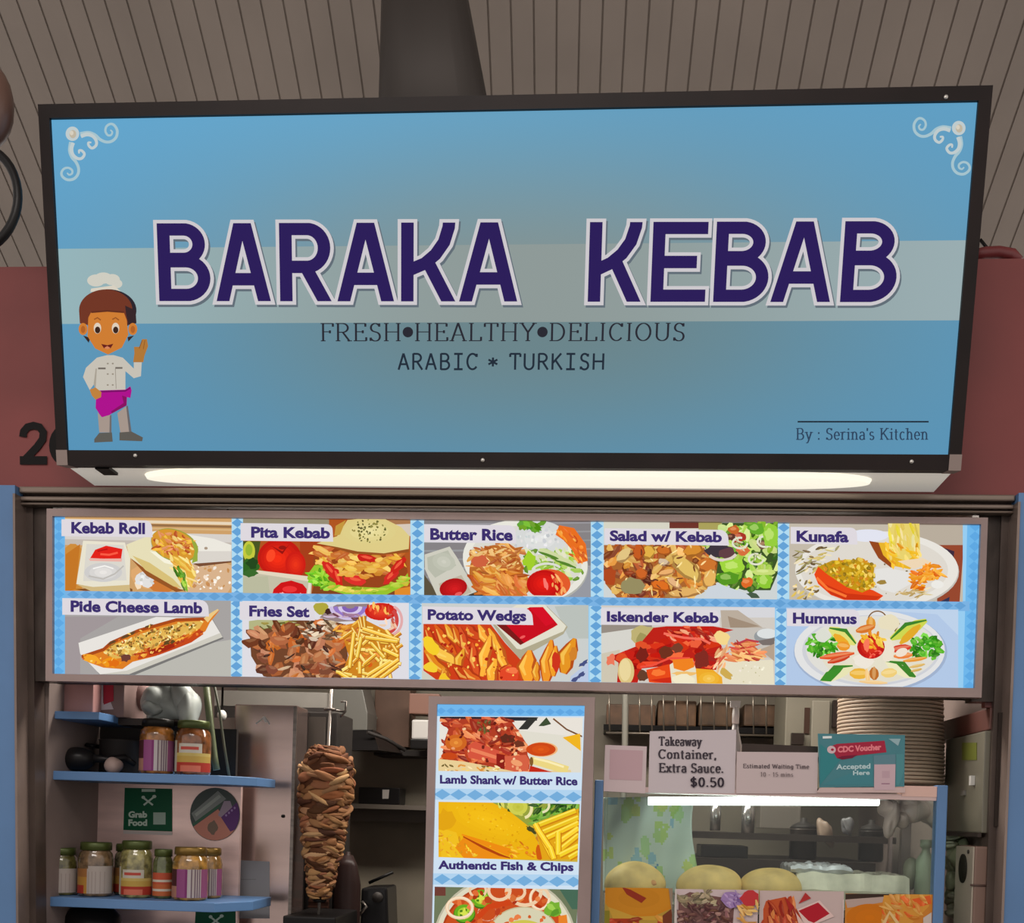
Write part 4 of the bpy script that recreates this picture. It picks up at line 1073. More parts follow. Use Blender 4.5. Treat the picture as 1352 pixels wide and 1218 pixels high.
def d_wedge(a):
    a.rect(60, 0, 1300, 640, (202, 206, 204)); a.poly([(1000, 80), (1300, 60), (1300, 300), (1100, 300)], (186, 192, 186)); a.poly([(90, 520), (260, 560), (240, 640), (90, 640)], (206, 206, 190)); a.poly([(1110, 560), (1260, 440), (1300, 640), (1100, 640)], (186, 200, 226))
    for x, y in ((1200, 470), (1180, 550), (1140, 580)): a.wob(x, y, 34, 14, (70, 80, 130), .3, rot=-.6)
    a.poly([(100, 200), (560, 200), (660, 330), (780, 460), (780, 620), (240, 620), (100, 520)], (206, 60, 20))
    a.poly([(560, 180), (740, 90), (950, 80), (1090, 220), (1060, 270), (900, 360), (760, 440), (640, 300)], (176, 168, 140)); a.poly([(565, 170), (740, 70), (930, 66), (1080, 215), (1060, 250), (770, 375), (740, 370)], (226, 222, 204)); a.poly([(600, 205), (830, 85), (920, 84), (1022, 205), (990, 225), (765, 345)], (200, 4, 26)); a.poly([(600, 205), (650, 190), (790, 330), (765, 345)], (120, 20, 20)); a.poly([(830, 90), (920, 84), (1000, 190), (940, 215)], (214, 6, 34)); a.ell(780, 290, 20, 9, (240, 90, 90), -.4)
    WG = [(236, 140, 34), (220, 96, 26), (246, 170, 50), (206, 70, 20), (250, 190, 70)]
    def wedge(x0, y0, x1, y1, w, c):
        dx, dy = x1 - x0, y1 - y0; d = math.hypot(dx, dy); nx_, ny_ = -dy / d, dx / d
        mx_, my_ = x0 + dx * .5 + nx_ * w * .2, y0 + dy * .5 + ny_ * w * .2
        a.stroke([(x0, y0), (x0 + dx * .25, y0 + dy * .25), (mx_, my_), (x0 + dx * .8, y0 + dy * .8), (x1, y1)], [w * .25, w * .95, w * 1.2, w, w * .5], mixc(c, (150, 30, 8), .6))
        a.stroke([(x0 - 3, y0), (x0 + dx * .25 - 4, y0 + dy * .25), (mx_ - 5, my_), (x0 + dx * .8 - 4, y0 + dy * .8), (x1, y1)], [w * .2, w * .62, w * .8, w * .7, w * .3], c)
        a.stroke([(x0 + dx * .15 - w * .2, y0 + dy * .15), (mx_ - w * .28, my_), (x0 + dx * .75 - w * .2, y0 + dy * .75)], [w * .1, w * .3, w * .12], mixc(c, (255, 220, 110), .6))
    for v in ((110, 210, 220, 420, 60), (180, 205, 320, 410, 66), (250, 200, 340, 340, 50), (300, 200, 400, 400, 56), (400, 210, 480, 300, 70), (350, 220, 440, 470, 60), (480, 205, 560, 350, 60), (550, 230, 660, 440, 60), (100, 300, 330, 470, 80), (110, 380, 280, 560, 70), (380, 370, 330, 520, 60), (560, 280, 500, 560, 76), (600, 310, 690, 560, 56), (440, 330, 470, 560, 60), (300, 480, 470, 610, 70), (370, 500, 500, 605, 60), (600, 440, 560, 610, 70), (700, 480, 640, 610, 90), (240, 500, 270, 620, 60)):
        wedge(*v, jit(random.choice(WG), 12))
    a.wob(150, 350, 40, 70, (246, 206, 40), .2, rot=-.7); a.wob(150, 500, 50, 34, (244, 206, 50), .2, rot=.3); a.wob(240, 580, 36, 40, (244, 196, 40), .2)
    a.wob(690, 550, 70, 60, (226, 70, 36), .15); a.wob(710, 520, 40, 20, (246, 120, 70), .2)
    for v in ((830, 380, 820, 610, 110), (980, 310, 940, 610, 84), (1010, 350, 990, 560, 60), (1140, 300, 1060, 540, 100), (880, 460, 880, 600, 50)): wedge(*v, jit((236, 150, 36), 12))
    a.wob(1010, 460, 30, 70, (206, 50, 24), .15); a.wob(1130, 410, 30, 50, (210, 130, 40), .2, rot=.2)
    a.dots(in_poly([(120, 220), (560, 220), (760, 600), (300, 600)]), 60, (5, 14), [(250, 200, 90), (170, 30, 10), (244, 160, 50)])
dish('potato wedges around a square ketchup tub', (540, 785, 5.2, 0), cell(557, 777, 2), d_wedge, (plate(95, 82, 850, 200, 70), 'Potato Wedgs', 130, 806, 104, 170, .014))
def d_salad(a):
    a.rect(60, 30, 1320, 640, (206, 212, 212)); a.rect(60, 30, 900, 110, (214, 212, 196)); a.rect(540, 50, 740, 90, (110, 50, 40)); a.rect(740, 50, 900, 100, (170, 160, 90))
    m1 = [(90, 205), (760, 205), (870, 330), (840, 480), (740, 540), (520, 590), (200, 590), (100, 470)]
    a.poly(m1, (170, 100, 44))
    a.chips(in_poly(m1), 130, (50, 140), (24, 60), [(226, 150, 60), (206, 116, 46), (180, 84, 36), (240, 190, 110), (222, 176, 90), (130, 60, 30)], .2, 1.4)
    a.chips(in_poly([(250, 400), (440, 380), (440, 560), (260, 560)]), 20, (40, 90), (20, 44), [(110, 46, 26), (84, 34, 24), (150, 60, 30)], .3, 1)
    a.wob(290, 490, 80, 60, (150, 140, 96), .2); a.wob(130, 420, 44, 70, (176, 70, 26), .2)
    for x, y, rx, ry, r, c in ((230, 280, 70, 40, -.7, (226, 196, 130)), (400, 260, 44, 50, 0, (226, 176, 70)), (500, 250, 50, 30, .2, (206, 110, 36)), (660, 370, 130, 60, .7, (226, 190, 100)), (800, 350, 70, 56, .2, (206, 116, 44)), (820, 440, 50, 70, .3, (232, 180, 96)), (480, 490, 70, 36, .2, (222, 110, 30)), (640, 540, 130, 30, -.1, (226, 176, 100)), (330, 260, 40, 60, .1, (196, 90, 30)), (700, 250, 70, 40, -.2, (214, 140, 46)), (570, 470, 60, 26, .6, (230, 180, 130)), (350, 410, 40, 40, .3, (206, 100, 36)), (520, 400, 60, 20, -.2, (236, 176, 110)), (500, 330, 40, 24, .2, (214, 190, 160))): a.wob(x, y, rx, ry, mixc(c, (90, 40, 10), .4), .15, rot=r); a.wob(x - 4, y - 7, rx * .88, ry * .8, c, .15, rot=r)
    a.chips(in_poly(m1), 40, (20, 60), (6, 14), [(250, 220, 150), (110, 50, 24)], .3, 1.4)
    g = in_poly([(780, 220), (900, 60), (1290, 60), (1290, 380), (1230, 500), (1050, 520), (860, 460), (870, 330)])
    a.poly([(780, 230), (900, 60), (1290, 60), (1290, 380), (1230, 520), (1150, 520), (1050, 520), (850, 460), (870, 330)], (60, 84, 36))
    a.chips(g, 90, (50, 120), (28, 66), [(140, 190, 50), (96, 150, 34), (180, 220, 90), (60, 104, 30), (206, 226, 140), (110, 176, 40)], .2, 1.5)
    a.wob(880, 250, 90, 44, (60, 50, 60), .2); a.wob(930, 270, 60, 40, (96, 60, 66), .2); a.ring(900, 250, 100, 66, 20, (220, 206, 196), .4, 2.6)
    for x, y, r, c in ((1010, 160, 50, (170, 50, 36)), (1040, 250, 44, (214, 110, 60)), (980, 110, 40, (196, 100, 40)), (1070, 470, 44, (222, 104, 36)), (1180, 210, 40, (110, 80, 60)), (960, 160, 30, (96, 50, 40))): a.wob(x, y, r, r * .8, c, .2); a.wob(x - 8, y - 8, r * .5, r * .3, mixc(c, (255, 200, 150), .4), .2)
    for x, y in ((1130, 310), (1190, 190), (1020, 200)): a.ring(x, y, 50, 36, 14, (226, 226, 206), 0, 5); a.chips(in_ell(x, y, 50, 40), 6, (30, 60), (8, 14), [(220, 224, 190), (180, 190, 130)], .6, 1.4)
    for x, y, rx, ry, c in ((970, 360, 90, 50, (160, 214, 60)), (930, 440, 80, 44, (84, 150, 30)), (1190, 460, 54, 56, (140, 200, 50)), (1230, 150, 60, 80, (150, 206, 60)), (1130, 100, 60, 40, (100, 170, 40)), (1180, 400, 80, 20, (200, 220, 120))): a.wob(x, y, rx, ry, c, .18); a.wob(x - 10, y - 8, rx * .5, ry * .5, mixc(c, (240, 250, 180), .4), .2)
    a.poly([(800, 500), (880, 480), (1050, 540), (1150, 600), (760, 620)], (204, 212, 220)); a.wob(1110, 560, 44, 20, (70, 90, 70), .3, rot=.5)
dish('sliced meat beside green salad', (780, 680, 5.2, 0), cell(797, 1026, 1), d_salad, (plate(95, 100, 940, 208, 60), 'Salad w/ Kebab', 130, 896, 118, 183))
def d_isk(a):
    a.rect(40, 0, 1300, 640, (208, 202, 194)); a.rect(60, 60, 1300, 130, (214, 214, 218)); a.rect(60, 180, 420, 250, (150, 140, 130)); a.poly([(60, 240), (340, 200), (300, 360), (60, 390)], (214, 212, 204)); a.poly([(60, 380), (200, 350), (180, 600), (60, 600)], (206, 198, 178))
    a.poly([(890, 80), (1010, 80), (1180, 200), (900, 200)], (186, 172, 156)); a.poly([(940, 120), (1160, 190), (960, 210)], (160, 140, 120)); a.poly([(880, 200), (1200, 200), (1260, 240), (1260, 420), (900, 300)], (196, 190, 182)); a.ell(1200, 260, 80, 50, (150, 154, 156)); a.ell(1210, 240, 70, 34, (220, 224, 224)); a.poly([(1140, 290), (1260, 270), (1260, 320), (1180, 320)], (120, 110, 106)); a.poly([(1160, 350), (1260, 310), (1260, 430)], (180, 160, 140))
    a.poly([(540, 440), (1250, 420), (1260, 600), (540, 600)], (230, 222, 196))
    a.wob(370, 250, 90, 60, (190, 176, 116), .2); a.wob(350, 290, 40, 50, (160, 150, 90), .2)
    R = [(206, 34, 16), (176, 20, 14), (226, 60, 30), (150, 20, 14), (236, 90, 50)]
    body = [(130, 400), (330, 320), (430, 200), (520, 190), (840, 190), (980, 215), (860, 250), (900, 330), (860, 490), (720, 480), (700, 410), (560, 420), (540, 460), (350, 480), (320, 580), (180, 580), (190, 440)]
    a.poly(body, (190, 30, 18)); a.chips(in_poly([(170, 410), (340, 335), (450, 230), (820, 210), (880, 330), (840, 470), (700, 400), (540, 420), (340, 470)]), 60, (60, 150), (30, 70), R, -.1, .5, False); a.chips(in_poly([(480, 190), (960, 190), (850, 300), (560, 280)]), 24, (40, 90), (14, 30), [(236, 110, 70), (206, 50, 30), (250, 170, 130), (160, 30, 20)], .5, .5)
    for x, y, rx, ry, c in ((520, 370, 50, 40, (110, 46, 26)), (350, 390, 40, 50, (120, 30, 20)), (590, 340, 40, 30, (120, 60, 40)), (360, 530, 40, 44, (100, 60, 40)), (760, 420, 50, 60, (130, 40, 30))): a.wob(x, y, rx, ry, c, .25)
    a.stroke([(500, 240), (640, 270), (760, 280), (820, 310)], 16, (244, 110, 90)); a.stroke([(340, 470), (420, 460), (540, 410), (680, 410)], 14, (240, 80, 60))
    a.ell(242, 500, 56, 92, (220, 196, 130)); a.ell(236, 490, 40, 76, (234, 214, 156)); a.wob(140, 420, 30, 40, (236, 120, 90), .3)
    a.poly([(380, 490), (540, 450), (556, 590), (400, 575)], (232, 72, 20)); a.poly([(400, 560), (550, 540), (556, 590)], (206, 40, 16)); a.wob(460, 510, 50, 24, (250, 120, 50), .2)
    a.poly([(560, 420), (700, 410), (710, 470), (640, 500), (570, 480)], (240, 130, 30)); a.wob(640, 515, 80, 16, (240, 190, 110), .2); a.wob(640, 560, 80, 40, (242, 232, 200), .15)
    a.poly([(720, 480), (840, 490), (900, 540), (905, 600), (730, 600)], (238, 170, 40)); a.gell(810, 550, 70, 44, (240, 180, 50), (250, 206, 100), 0, 3); a.chips(in_poly([(860, 330), (960, 330), (920, 480), (850, 500)]), 20, (50, 120), (14, 26), [(236, 170, 120), (214, 90, 60), (244, 206, 160)], -1.0, .4)
    a.wob(930, 520, 50, 26, (206, 170, 80), .2, rot=.7); a.wob(900, 270, 60, 40, (244, 214, 140), .2, rot=.6)
    a.poly([(950, 430), (1000, 300), (1080, 290), (1190, 390), (1150, 430)], (206, 110, 60)); a.chips(in_poly([(950, 430), (1000, 300), (1110, 290), (1190, 390), (1150, 430)]), 40, (40, 110), (12, 26), [(206, 60, 50), (236, 140, 90), (246, 190, 120), (170, 40, 36)], .1, .7)
    a.stroke([(1010, 310), (1070, 285), (1150, 300)], 14, (190, 60, 70))
    a.dots(in_ell(1080, 510, 140, 70), 16, (4, 10), [(200, 190, 150), (246, 240, 220)])
dish('red sauced meat slices over bread cubes', (780, 790, 5.2, 0), cell(794, 1023, 2), d_isk, (plate(70, 72, 880, 182, 40), 'Iskender Kebab', 110, 876, 93, 158))
def d_kun(a):
    a.rect(30, 30, 1320, 640, (196, 186, 170)); a.rect(700, 40, 1200, 190, (184, 172, 156)); a.poly([(1000, 190), (1170, 190), (1140, 600), (1000, 560)], (150, 70, 44)); a.poly([(1020, 200), (1110, 230), (1100, 320), (1040, 240)], (60, 40, 60)); a.poly([(1000, 560), (1080, 520), (1070, 600), (980, 600)], (50, 50, 80))
    a.ell(620, 360, 520, 250, (196, 192, 184)); a.ell(615, 350, 520, 248, (232, 228, 220)); a.ell(600, 350, 470, 215, (222, 216, 206)); a.ell(560, 130, 130, 40, (226, 228, 240))
    a.chips(in_poly([(90, 240), (280, 200), (400, 210), (280, 280), (220, 360), (120, 380)]), 40, (30, 80), (8, 20), [(150, 140, 90), (206, 186, 110), (110, 90, 60), (236, 224, 190)], -.3, .6); a.chips(in_ell(160, 480, 80, 70), 26, (20, 60), (8, 18), [(220, 190, 90), (120, 100, 60), (240, 220, 160)], -.3, .8); a.dots(in_ell(560, 430, 480, 130), 50, (4, 9), [(150, 140, 100), (170, 160, 120), (120, 100, 60)])
    a.poly([(215, 380), (240, 330), (400, 420), (590, 480), (655, 515), (620, 545), (440, 555), (320, 510), (240, 440)], (232, 70, 18)); a.poly([(260, 430), (420, 500), (640, 520), (600, 545), (440, 550), (320, 505)], (206, 50, 10)); a.stroke([(230, 400), (300, 470), (420, 520)], 16, (250, 120, 50))
    a.poly([(240, 330), (330, 290), (520, 285), (600, 320), (590, 400), (600, 460), (520, 495), (420, 460), (300, 380)], (196, 150, 20)); a.chips(in_poly([(240, 335), (330, 290), (520, 285), (600, 320), (600, 460), (520, 490), (420, 455)]), 130, (16, 40), (12, 28), [(226, 186, 40), (176, 140, 20), (240, 206, 90), (150, 120, 20), (206, 130, 20)], 0, 3)
    a.poly([(600, 350), (680, 340), (820, 370), (830, 440), (720, 500), (640, 480), (600, 440)], (228, 226, 222)); a.wob(640, 430, 30, 14, (160, 130, 60), .3)
    a.poly([(560, 170), (620, 180), (660, 270), (730, 330), (700, 340), (620, 280), (580, 210)], (150, 70, 24)); a.poly([(620, 180), (870, 190), (880, 300), (820, 350), (720, 330), (650, 260)], (232, 180, 40)); a.poly([(680, 40), (880, 40), (885, 230), (800, 300), (690, 260)], (232, 210, 110)); a.chips(in_poly([(690, 60), (870, 60), (870, 220), (800, 280), (700, 240)]), 30, (40, 120), (10, 26), [(244, 230, 160), (226, 200, 90), (236, 214, 60)], 1.4, .3); a.chips(in_poly([(640, 200), (880, 200), (870, 310), (720, 330)]), 30, (30, 80), (12, 26), [(244, 190, 40), (226, 150, 20), (250, 220, 120)], 1.0, .8)
    a.poly([(740, 300), (900, 280), (960, 310), (840, 350)], (238, 214, 180))
    a.chips(in_poly([(830, 380), (940, 320), (1060, 370), (1030, 400), (930, 420), (880, 490), (840, 470)]), 54, (30, 90), (14, 34), [(240, 140, 30), (226, 110, 20), (250, 180, 60), (244, 160, 40)], -.3, 1)
    a.chips(in_poly([(690, 500), (900, 480), (1000, 440), (900, 540)]), 22, (30, 80), (6, 14), [(226, 206, 160), (240, 226, 190), (190, 160, 100)], -.3, .5); a.ell(990, 450, 40, 26, (236, 234, 228))
dish('orange dessert pieces with yellow topping on a white plate', (1030, 680, 4.829, 0), cell(1042, 1271, 1), d_kun, (plate(60, 85, 480, 192, 40), 'Kunafa', 97, 428, 112, 176))
def d_hum(a):
    a.rect(0, 30, 1320, 640, (178, 200, 230)); a.poly([(0, 30), (1200, 70), (1200, 300), (1000, 100)], (190, 210, 234)); a.ell(575, 340, 490, 262, (160, 178, 206)); a.ell(570, 330, 480, 258, (226, 226, 226)); a.ell(580, 330, 440, 225, (206, 208, 214)); a.ell(585, 325, 420, 215, (224, 222, 214))
    a.gell(590, 350, 330, 190, (226, 220, 200), (232, 226, 204), 0, 3); a.ring(620, 140, 60, 60, 8, (130, 90, 50), 3, 6); a.stroke([(720, 110), (760, 160), (730, 210)], 8, (140, 110, 60)); a.wob(690, 150, 70, 50, (232, 222, 190), .1)
    for cx_, cy_ in ((260, 300), (930, 310)):
        a.chips(in_ell(cx_, cy_, 100, 70), 50, (30, 70), (18, 40), [(84, 180, 40), (54, 150, 24), (120, 206, 70), (40, 120, 20)], 0, 3)
    a.wob(270, 240, 50, 40, (220, 222, 210), .2)
    def slc(x0, y0, x1, y1, w, c, e=(60, 130, 40)):
        mx_, my_ = (x0 + x1) / 2, (y0 + y1) / 2
        a.stroke([(x0, y0), (x0 * .75 + x1 * .25, y0 * .75 + y1 * .25), (mx_, my_), (x0 * .25 + x1 * .75, y0 * .25 + y1 * .75), (x1, y1)], [w * .3, w * .9, w, w * .9, w * .3], c)
        if e:
            nx_, ny_ = -(y1 - y0), x1 - x0; d = math.hypot(nx_, ny_); k = w * .5 * (1 if ny_ < 0 else -1)
            a.stroke([(x0, y0), (mx_ + nx_ / d * k, my_ + ny_ / d * k), (x1, y1)], [8, 26, 8], e)
    slc(310, 190, 480, 290, 80, (226, 222, 120)); slc(340, 230, 440, 310, 50, (236, 170, 40), None)
    slc(930, 140, 700, 260, 76, (206, 214, 80)); slc(890, 170, 760, 290, 50, (226, 170, 40), None)
    slc(260, 520, 460, 430, 80, (232, 228, 180)); a.poly([(250, 525), (290, 470), (410, 430), (380, 470), (320, 530)], (60, 140, 40))
    slc(670, 400, 860, 500, 80, (236, 232, 190)); a.poly([(860, 505), (820, 500), (720, 400), (800, 440), (840, 480)], (60, 130, 40))
    for x0, y0, x1, y1, w, c in ((250, 380, 470, 350, 40, (226, 84, 36)), (300, 410, 440, 370, 36, (206, 60, 30)), (360, 300, 440, 310, 60, (236, 150, 40)), (700, 330, 830, 310, 50, (214, 60, 40)), (720, 370, 840, 360, 40, (236, 130, 60)), (780, 400, 930, 380, 26, (230, 150, 50)), (820, 440, 920, 420, 20, (220, 180, 100)), (830, 465, 900, 450, 18, (210, 170, 90)), (570, 120, 580, 200, 60, (222, 150, 50)), (480, 210, 600, 180, 50, (216, 116, 40)), (440, 480, 560, 480, 70, (236, 180, 60)), (590, 440, 600, 520, 60, (190, 110, 40)), (640, 480, 740, 470, 60, (240, 206, 120)), (545, 450, 560, 540, 30, (246, 200, 130)), (500, 530, 680, 540, 24, (240, 200, 140))): slc(x0, y0, x1, y1, w, c, None); slc(x0 + 6, y0 - 5, x1 - 6, y1 - 5, w * .4, mixc(c, (255, 236, 190), .35), None)
    a.ell(770, 345, 40, 26, (240, 224, 206), -.4)
    a.wob(530, 400, 70, 40, (238, 230, 216), .2); a.wob(680, 330, 40, 70, (236, 226, 206), .2)
    a.gell(575, 310, 88, 76, (190, 20, 16), (232, 60, 30), 0, 4); a.chips(in_ell(590, 265, 66, 50), 22, (30, 60), (14, 26), [(244, 180, 40), (250, 210, 80), (232, 140, 30)], .8, 1); a.wob(545, 300, 20, 40, (250, 120, 90), .2); a.chips(in_ell(570, 350, 70, 30), 10, (20, 40), (8, 16), [(206, 10, 10), (246, 90, 70)], 0, 1)
dish('white plate arranged like a flower around a tomato', (1030, 790, 4.829, 0), cell(1038, 1265, 2), d_hum, (plate(40, 68, 500, 178, 40), 'Hummus', 78, 484, 96, 158))

# ------------------------------------------------------------------ upright menu light box
VMENU = yplane(-.004)
vmenu = thing('upright_menu_light_box', 'narrow upright backlit menu box with lamb shank and fish photos below the long menu', 'menu board', (P(672, 1218, .03).x, .03, 1.15))
def lx(xa, xb, y): return xa + (xb - xa) * (y - 929) / 289
YBT = 1330
VO = [(566, 918.5), (785.5, 920), (lx(785.5, 779, YBT), YBT), (lx(566, 559.5, YBT), YBT)]
VI = [(577, 929), (772, 931), (lx(772, 762, YBT), YBT - 14), (lx(577, 570, YBT), YBT - 14)]
bar4('frame', VO, VI, -.016, .012, M_MFR, vmenu, 0)
m = MB(); m.prism([P(x, y, .013) for x, y in VO], Vector((0, .07, 0))); m.build('back_box', M_DARK, vmenu)
m = MB(); pz = P(672, YBT, .03)
m.box(pz.x - .19, pz.x + .19, .01, .07, 1.0, pz.z + .01); m.build('foot_bracket', M_DARK, vmenu)
a = Art(VMENU, clip=VI)
a.rect(540, 915, 800, 1340, (206, 224, 240))
a.rect(540, 915, 800, 945, (112, 182, 236)); a.diamonds(576, 938, 772, 940, 15, 13, 9, (96, 166, 226))
for y in (1048, 1160):
    a.poly([(540, y - 8), (800, y - 5), (800, y + 9), (540, y + 7)], (176, 210, 238)); a.diamonds(573, y, 768, y + 4, 9, 22, 14, (116, 172, 218))
a.build('printed_face', LIT, vmenu)
def d_lamb(a):
    a.rect(60, 100, 1240, 660, (232, 226, 216)); a.rect(110, 145, 840, 175, (40, 40, 50)); a.poly([(700, 240), (780, 150), (850, 150), (770, 240)], (50, 50, 46)); a.poly([(850, 215), (910, 150), (945, 200), (890, 215)], (60, 76, 50)); a.stroke([(960, 160), (1060, 240), (1180, 295)], 12, (120, 80, 50)); a.poly([(640, 240), (1180, 300), (1180, 560), (700, 560)], (224, 220, 206)); a.poly([(1030, 300), (1160, 270), (1165, 400)], (240, 180, 30))
    body = [(115, 160), (640, 165), (720, 280), (765, 350), (770, 430), (790, 470), (780, 550), (560, 560), (130, 480), (150, 330), (180, 240)]
    a.poly(body, (176, 60, 34)); a.chips(in_poly(body), 150, (40, 130), (18, 50), [(206, 84, 46), (170, 50, 34), (226, 110, 60), (140, 40, 26), (236, 140, 90), (190, 70, 40)], .3, .9)
    a.gell(240, 340, 80, 60, (206, 100, 30), (236, 150, 60), 0, 3); a.poly([(330, 360), (380, 330), (560, 400), (560, 500), (330, 450)], (214, 84, 60)); a.stroke([(350, 390), (540, 450)], 26, (236, 130, 90)); a.poly([(540, 420), (600, 430), (600, 560), (540, 520)], (140, 26, 18)); a.poly([(600, 440), (760, 430), (785, 470), (775, 550), (610, 555)], (214, 96, 66)); a.ell(690, 490, 44, 22, (240, 160, 110), .3)
    a.chips(in_poly([(370, 180), (500, 180), (480, 260), (400, 250)]), 20, (20, 60), (8, 20), [(110, 90, 30), (140, 60, 30), (90, 80, 40)], 0, 3); a.wob(620, 310, 56, 34, (96, 40, 24), .25); a.wob(710, 350, 44, 26, (110, 50, 30), .25); a.dots(in_poly(body), 50, (6, 16), [(244, 170, 120), (110, 30, 20), (250, 206, 160)])
    a.ell(880, 390, 115, 55, (240, 180, 120)); a.gell(870, 390, 110, 50, (206, 70, 16), (226, 90, 20), 0, 3)
    a.poly([(110, 460), (300, 480), (560, 530), (700, 560), (1090, 540), (1100, 580), (110, 580)], (232, 206, 150)); a.chips(in_poly([(120, 500), (560, 520), (560, 550), (120, 555)]), 30, (20, 50), (8, 16), [(110, 90, 40), (244, 200, 90), (226, 150, 60), (250, 230, 180)], 0, .8); a.poly([(790, 510), (960, 560), (780, 565)], (196, 40, 20)); a.stroke([(800, 470), (920, 500), (1070, 545)], [50, 64, 60], (236, 214, 130)); a.stroke([(820, 455), (920, 480), (1040, 520)], 16, (250, 236, 180)); a.ell(800, 480, 14, 34, (130, 90, 40))
    a.ell(190, 440, 60, 26, (200, 70, 20))
q = [(581, 945.5), (769.5, 947), (767, 1019.5), (579, 1017.5)]
dish('lamb shank in red sauce', (560, 920, 5.633, 1), q, d_lamb, (None, 'Lamb Shank w/ Butter Rice', 122, 1142, 583, 640, .014))
def d_fish(a):
    a.rect(60, 60, 1260, 560, (206, 176, 60)); a.poly([(500, 100), (1160, 100), (1160, 280), (760, 280)], (150, 160, 60)); a.rect(60, 90, 110, 520, (206, 220, 214))
    a.poly([(100, 100), (500, 105), (620, 160), (760, 270), (840, 380), (880, 530), (90, 530)], (236, 178, 14)); a.poly([(105, 290), (240, 330), (300, 520), (130, 520)], (240, 190, 30)); a.poly([(300, 360), (450, 430), (640, 520), (300, 525), (230, 440)], (236, 140, 16)); a.gell(480, 240, 330, 110, (238, 182, 14), (246, 192, 20), .35, 4); a.stroke([(290, 360), (440, 440), (560, 495), (640, 520)], [8, 20, 18, 8], (176, 66, 8)); a.stroke([(280, 345), (440, 405), (640, 480)], [10, 34, 60], (238, 140, 12)); a.wob(160, 240, 70, 80, (226, 164, 14), .2); a.chips(in_poly([(110, 320), (280, 380), (400, 510), (120, 510)]), 40, (14, 50), (8, 18), [(246, 206, 40), (226, 150, 20), (240, 180, 60)], .5, 1); a.chips(in_poly([(600, 420), (860, 400), (870, 520), (650, 520)]), 24, (20, 70), (10, 24), [(236, 150, 14), (214, 110, 10), (246, 190, 40)], .3, .8); a.dots(in_poly([(200, 120), (500, 120), (740, 300), (800, 470), (500, 440)]), 60, (4, 10), [(226, 164, 14), (246, 200, 40)])
    a.chips(in_poly([(540, 110), (720, 110), (720, 200), (640, 180)]), 20, (30, 70), (14, 30), [(60, 80, 30), (150, 160, 40), (206, 206, 90)], .5, 1); a.gell(700, 140, 70, 60, (206, 206, 80), (190, 190, 60), 0, 3); a.ring(740, 150, 60, 70, 22, (236, 226, 170), -1.2, 1.4); a.chips(in_poly([(820, 110), (1150, 100), (1140, 170), (800, 260)]), 60, (40, 110), (16, 36), [(84, 140, 40), (60, 110, 30), (120, 176, 60), (40, 76, 24)], -.6, .8); a.ring(870, 130, 60, 50, 18, (230, 224, 180), -.3, 1.4); a.wob(800, 310, 44, 16, (70, 70, 30), .3, rot=.6); a.wob(860, 370, 26, 40, (206, 130, 40), .3); a.wob(860, 470, 26, 60, (206, 90, 10), .2)
    a.poly([(830, 290), (1150, 150), (1160, 530), (880, 530)], (226, 164, 20))
    for x0, y0, x1, y1 in ((820, 290, 1130, 170), (860, 340, 1150, 220), (900, 380, 1150, 260), (830, 270, 960, 520), (850, 310, 980, 510), (980, 420, 1150, 300), (1000, 470, 1150, 350), (1000, 330, 1000, 500), (1010, 500, 1150, 430), (1080, 520, 1150, 480), (940, 440, 970, 530)):
        a.stroke([(x0, y0), (x1, y1)], 48, (206, 130, 14)); a.stroke([(x0 - 3, y0 - 4), (x1 - 3, y1 - 4)], 36, jit((246, 206, 40), 10)); a.stroke([(x0 - 5, y0 - 12), (x1 - 5, y1 - 12)], 10, (255, 230, 90))
q = [(579, 1058), (765.5, 1061), (762.5, 1137.5), (579, 1131)]
dish('golden fried fish fillet with chips', (560, 1040, 5.633, 1), q, d_fish, (None, 'Authentic Fish & Chips', 108, 1112, 540, 597, .016))
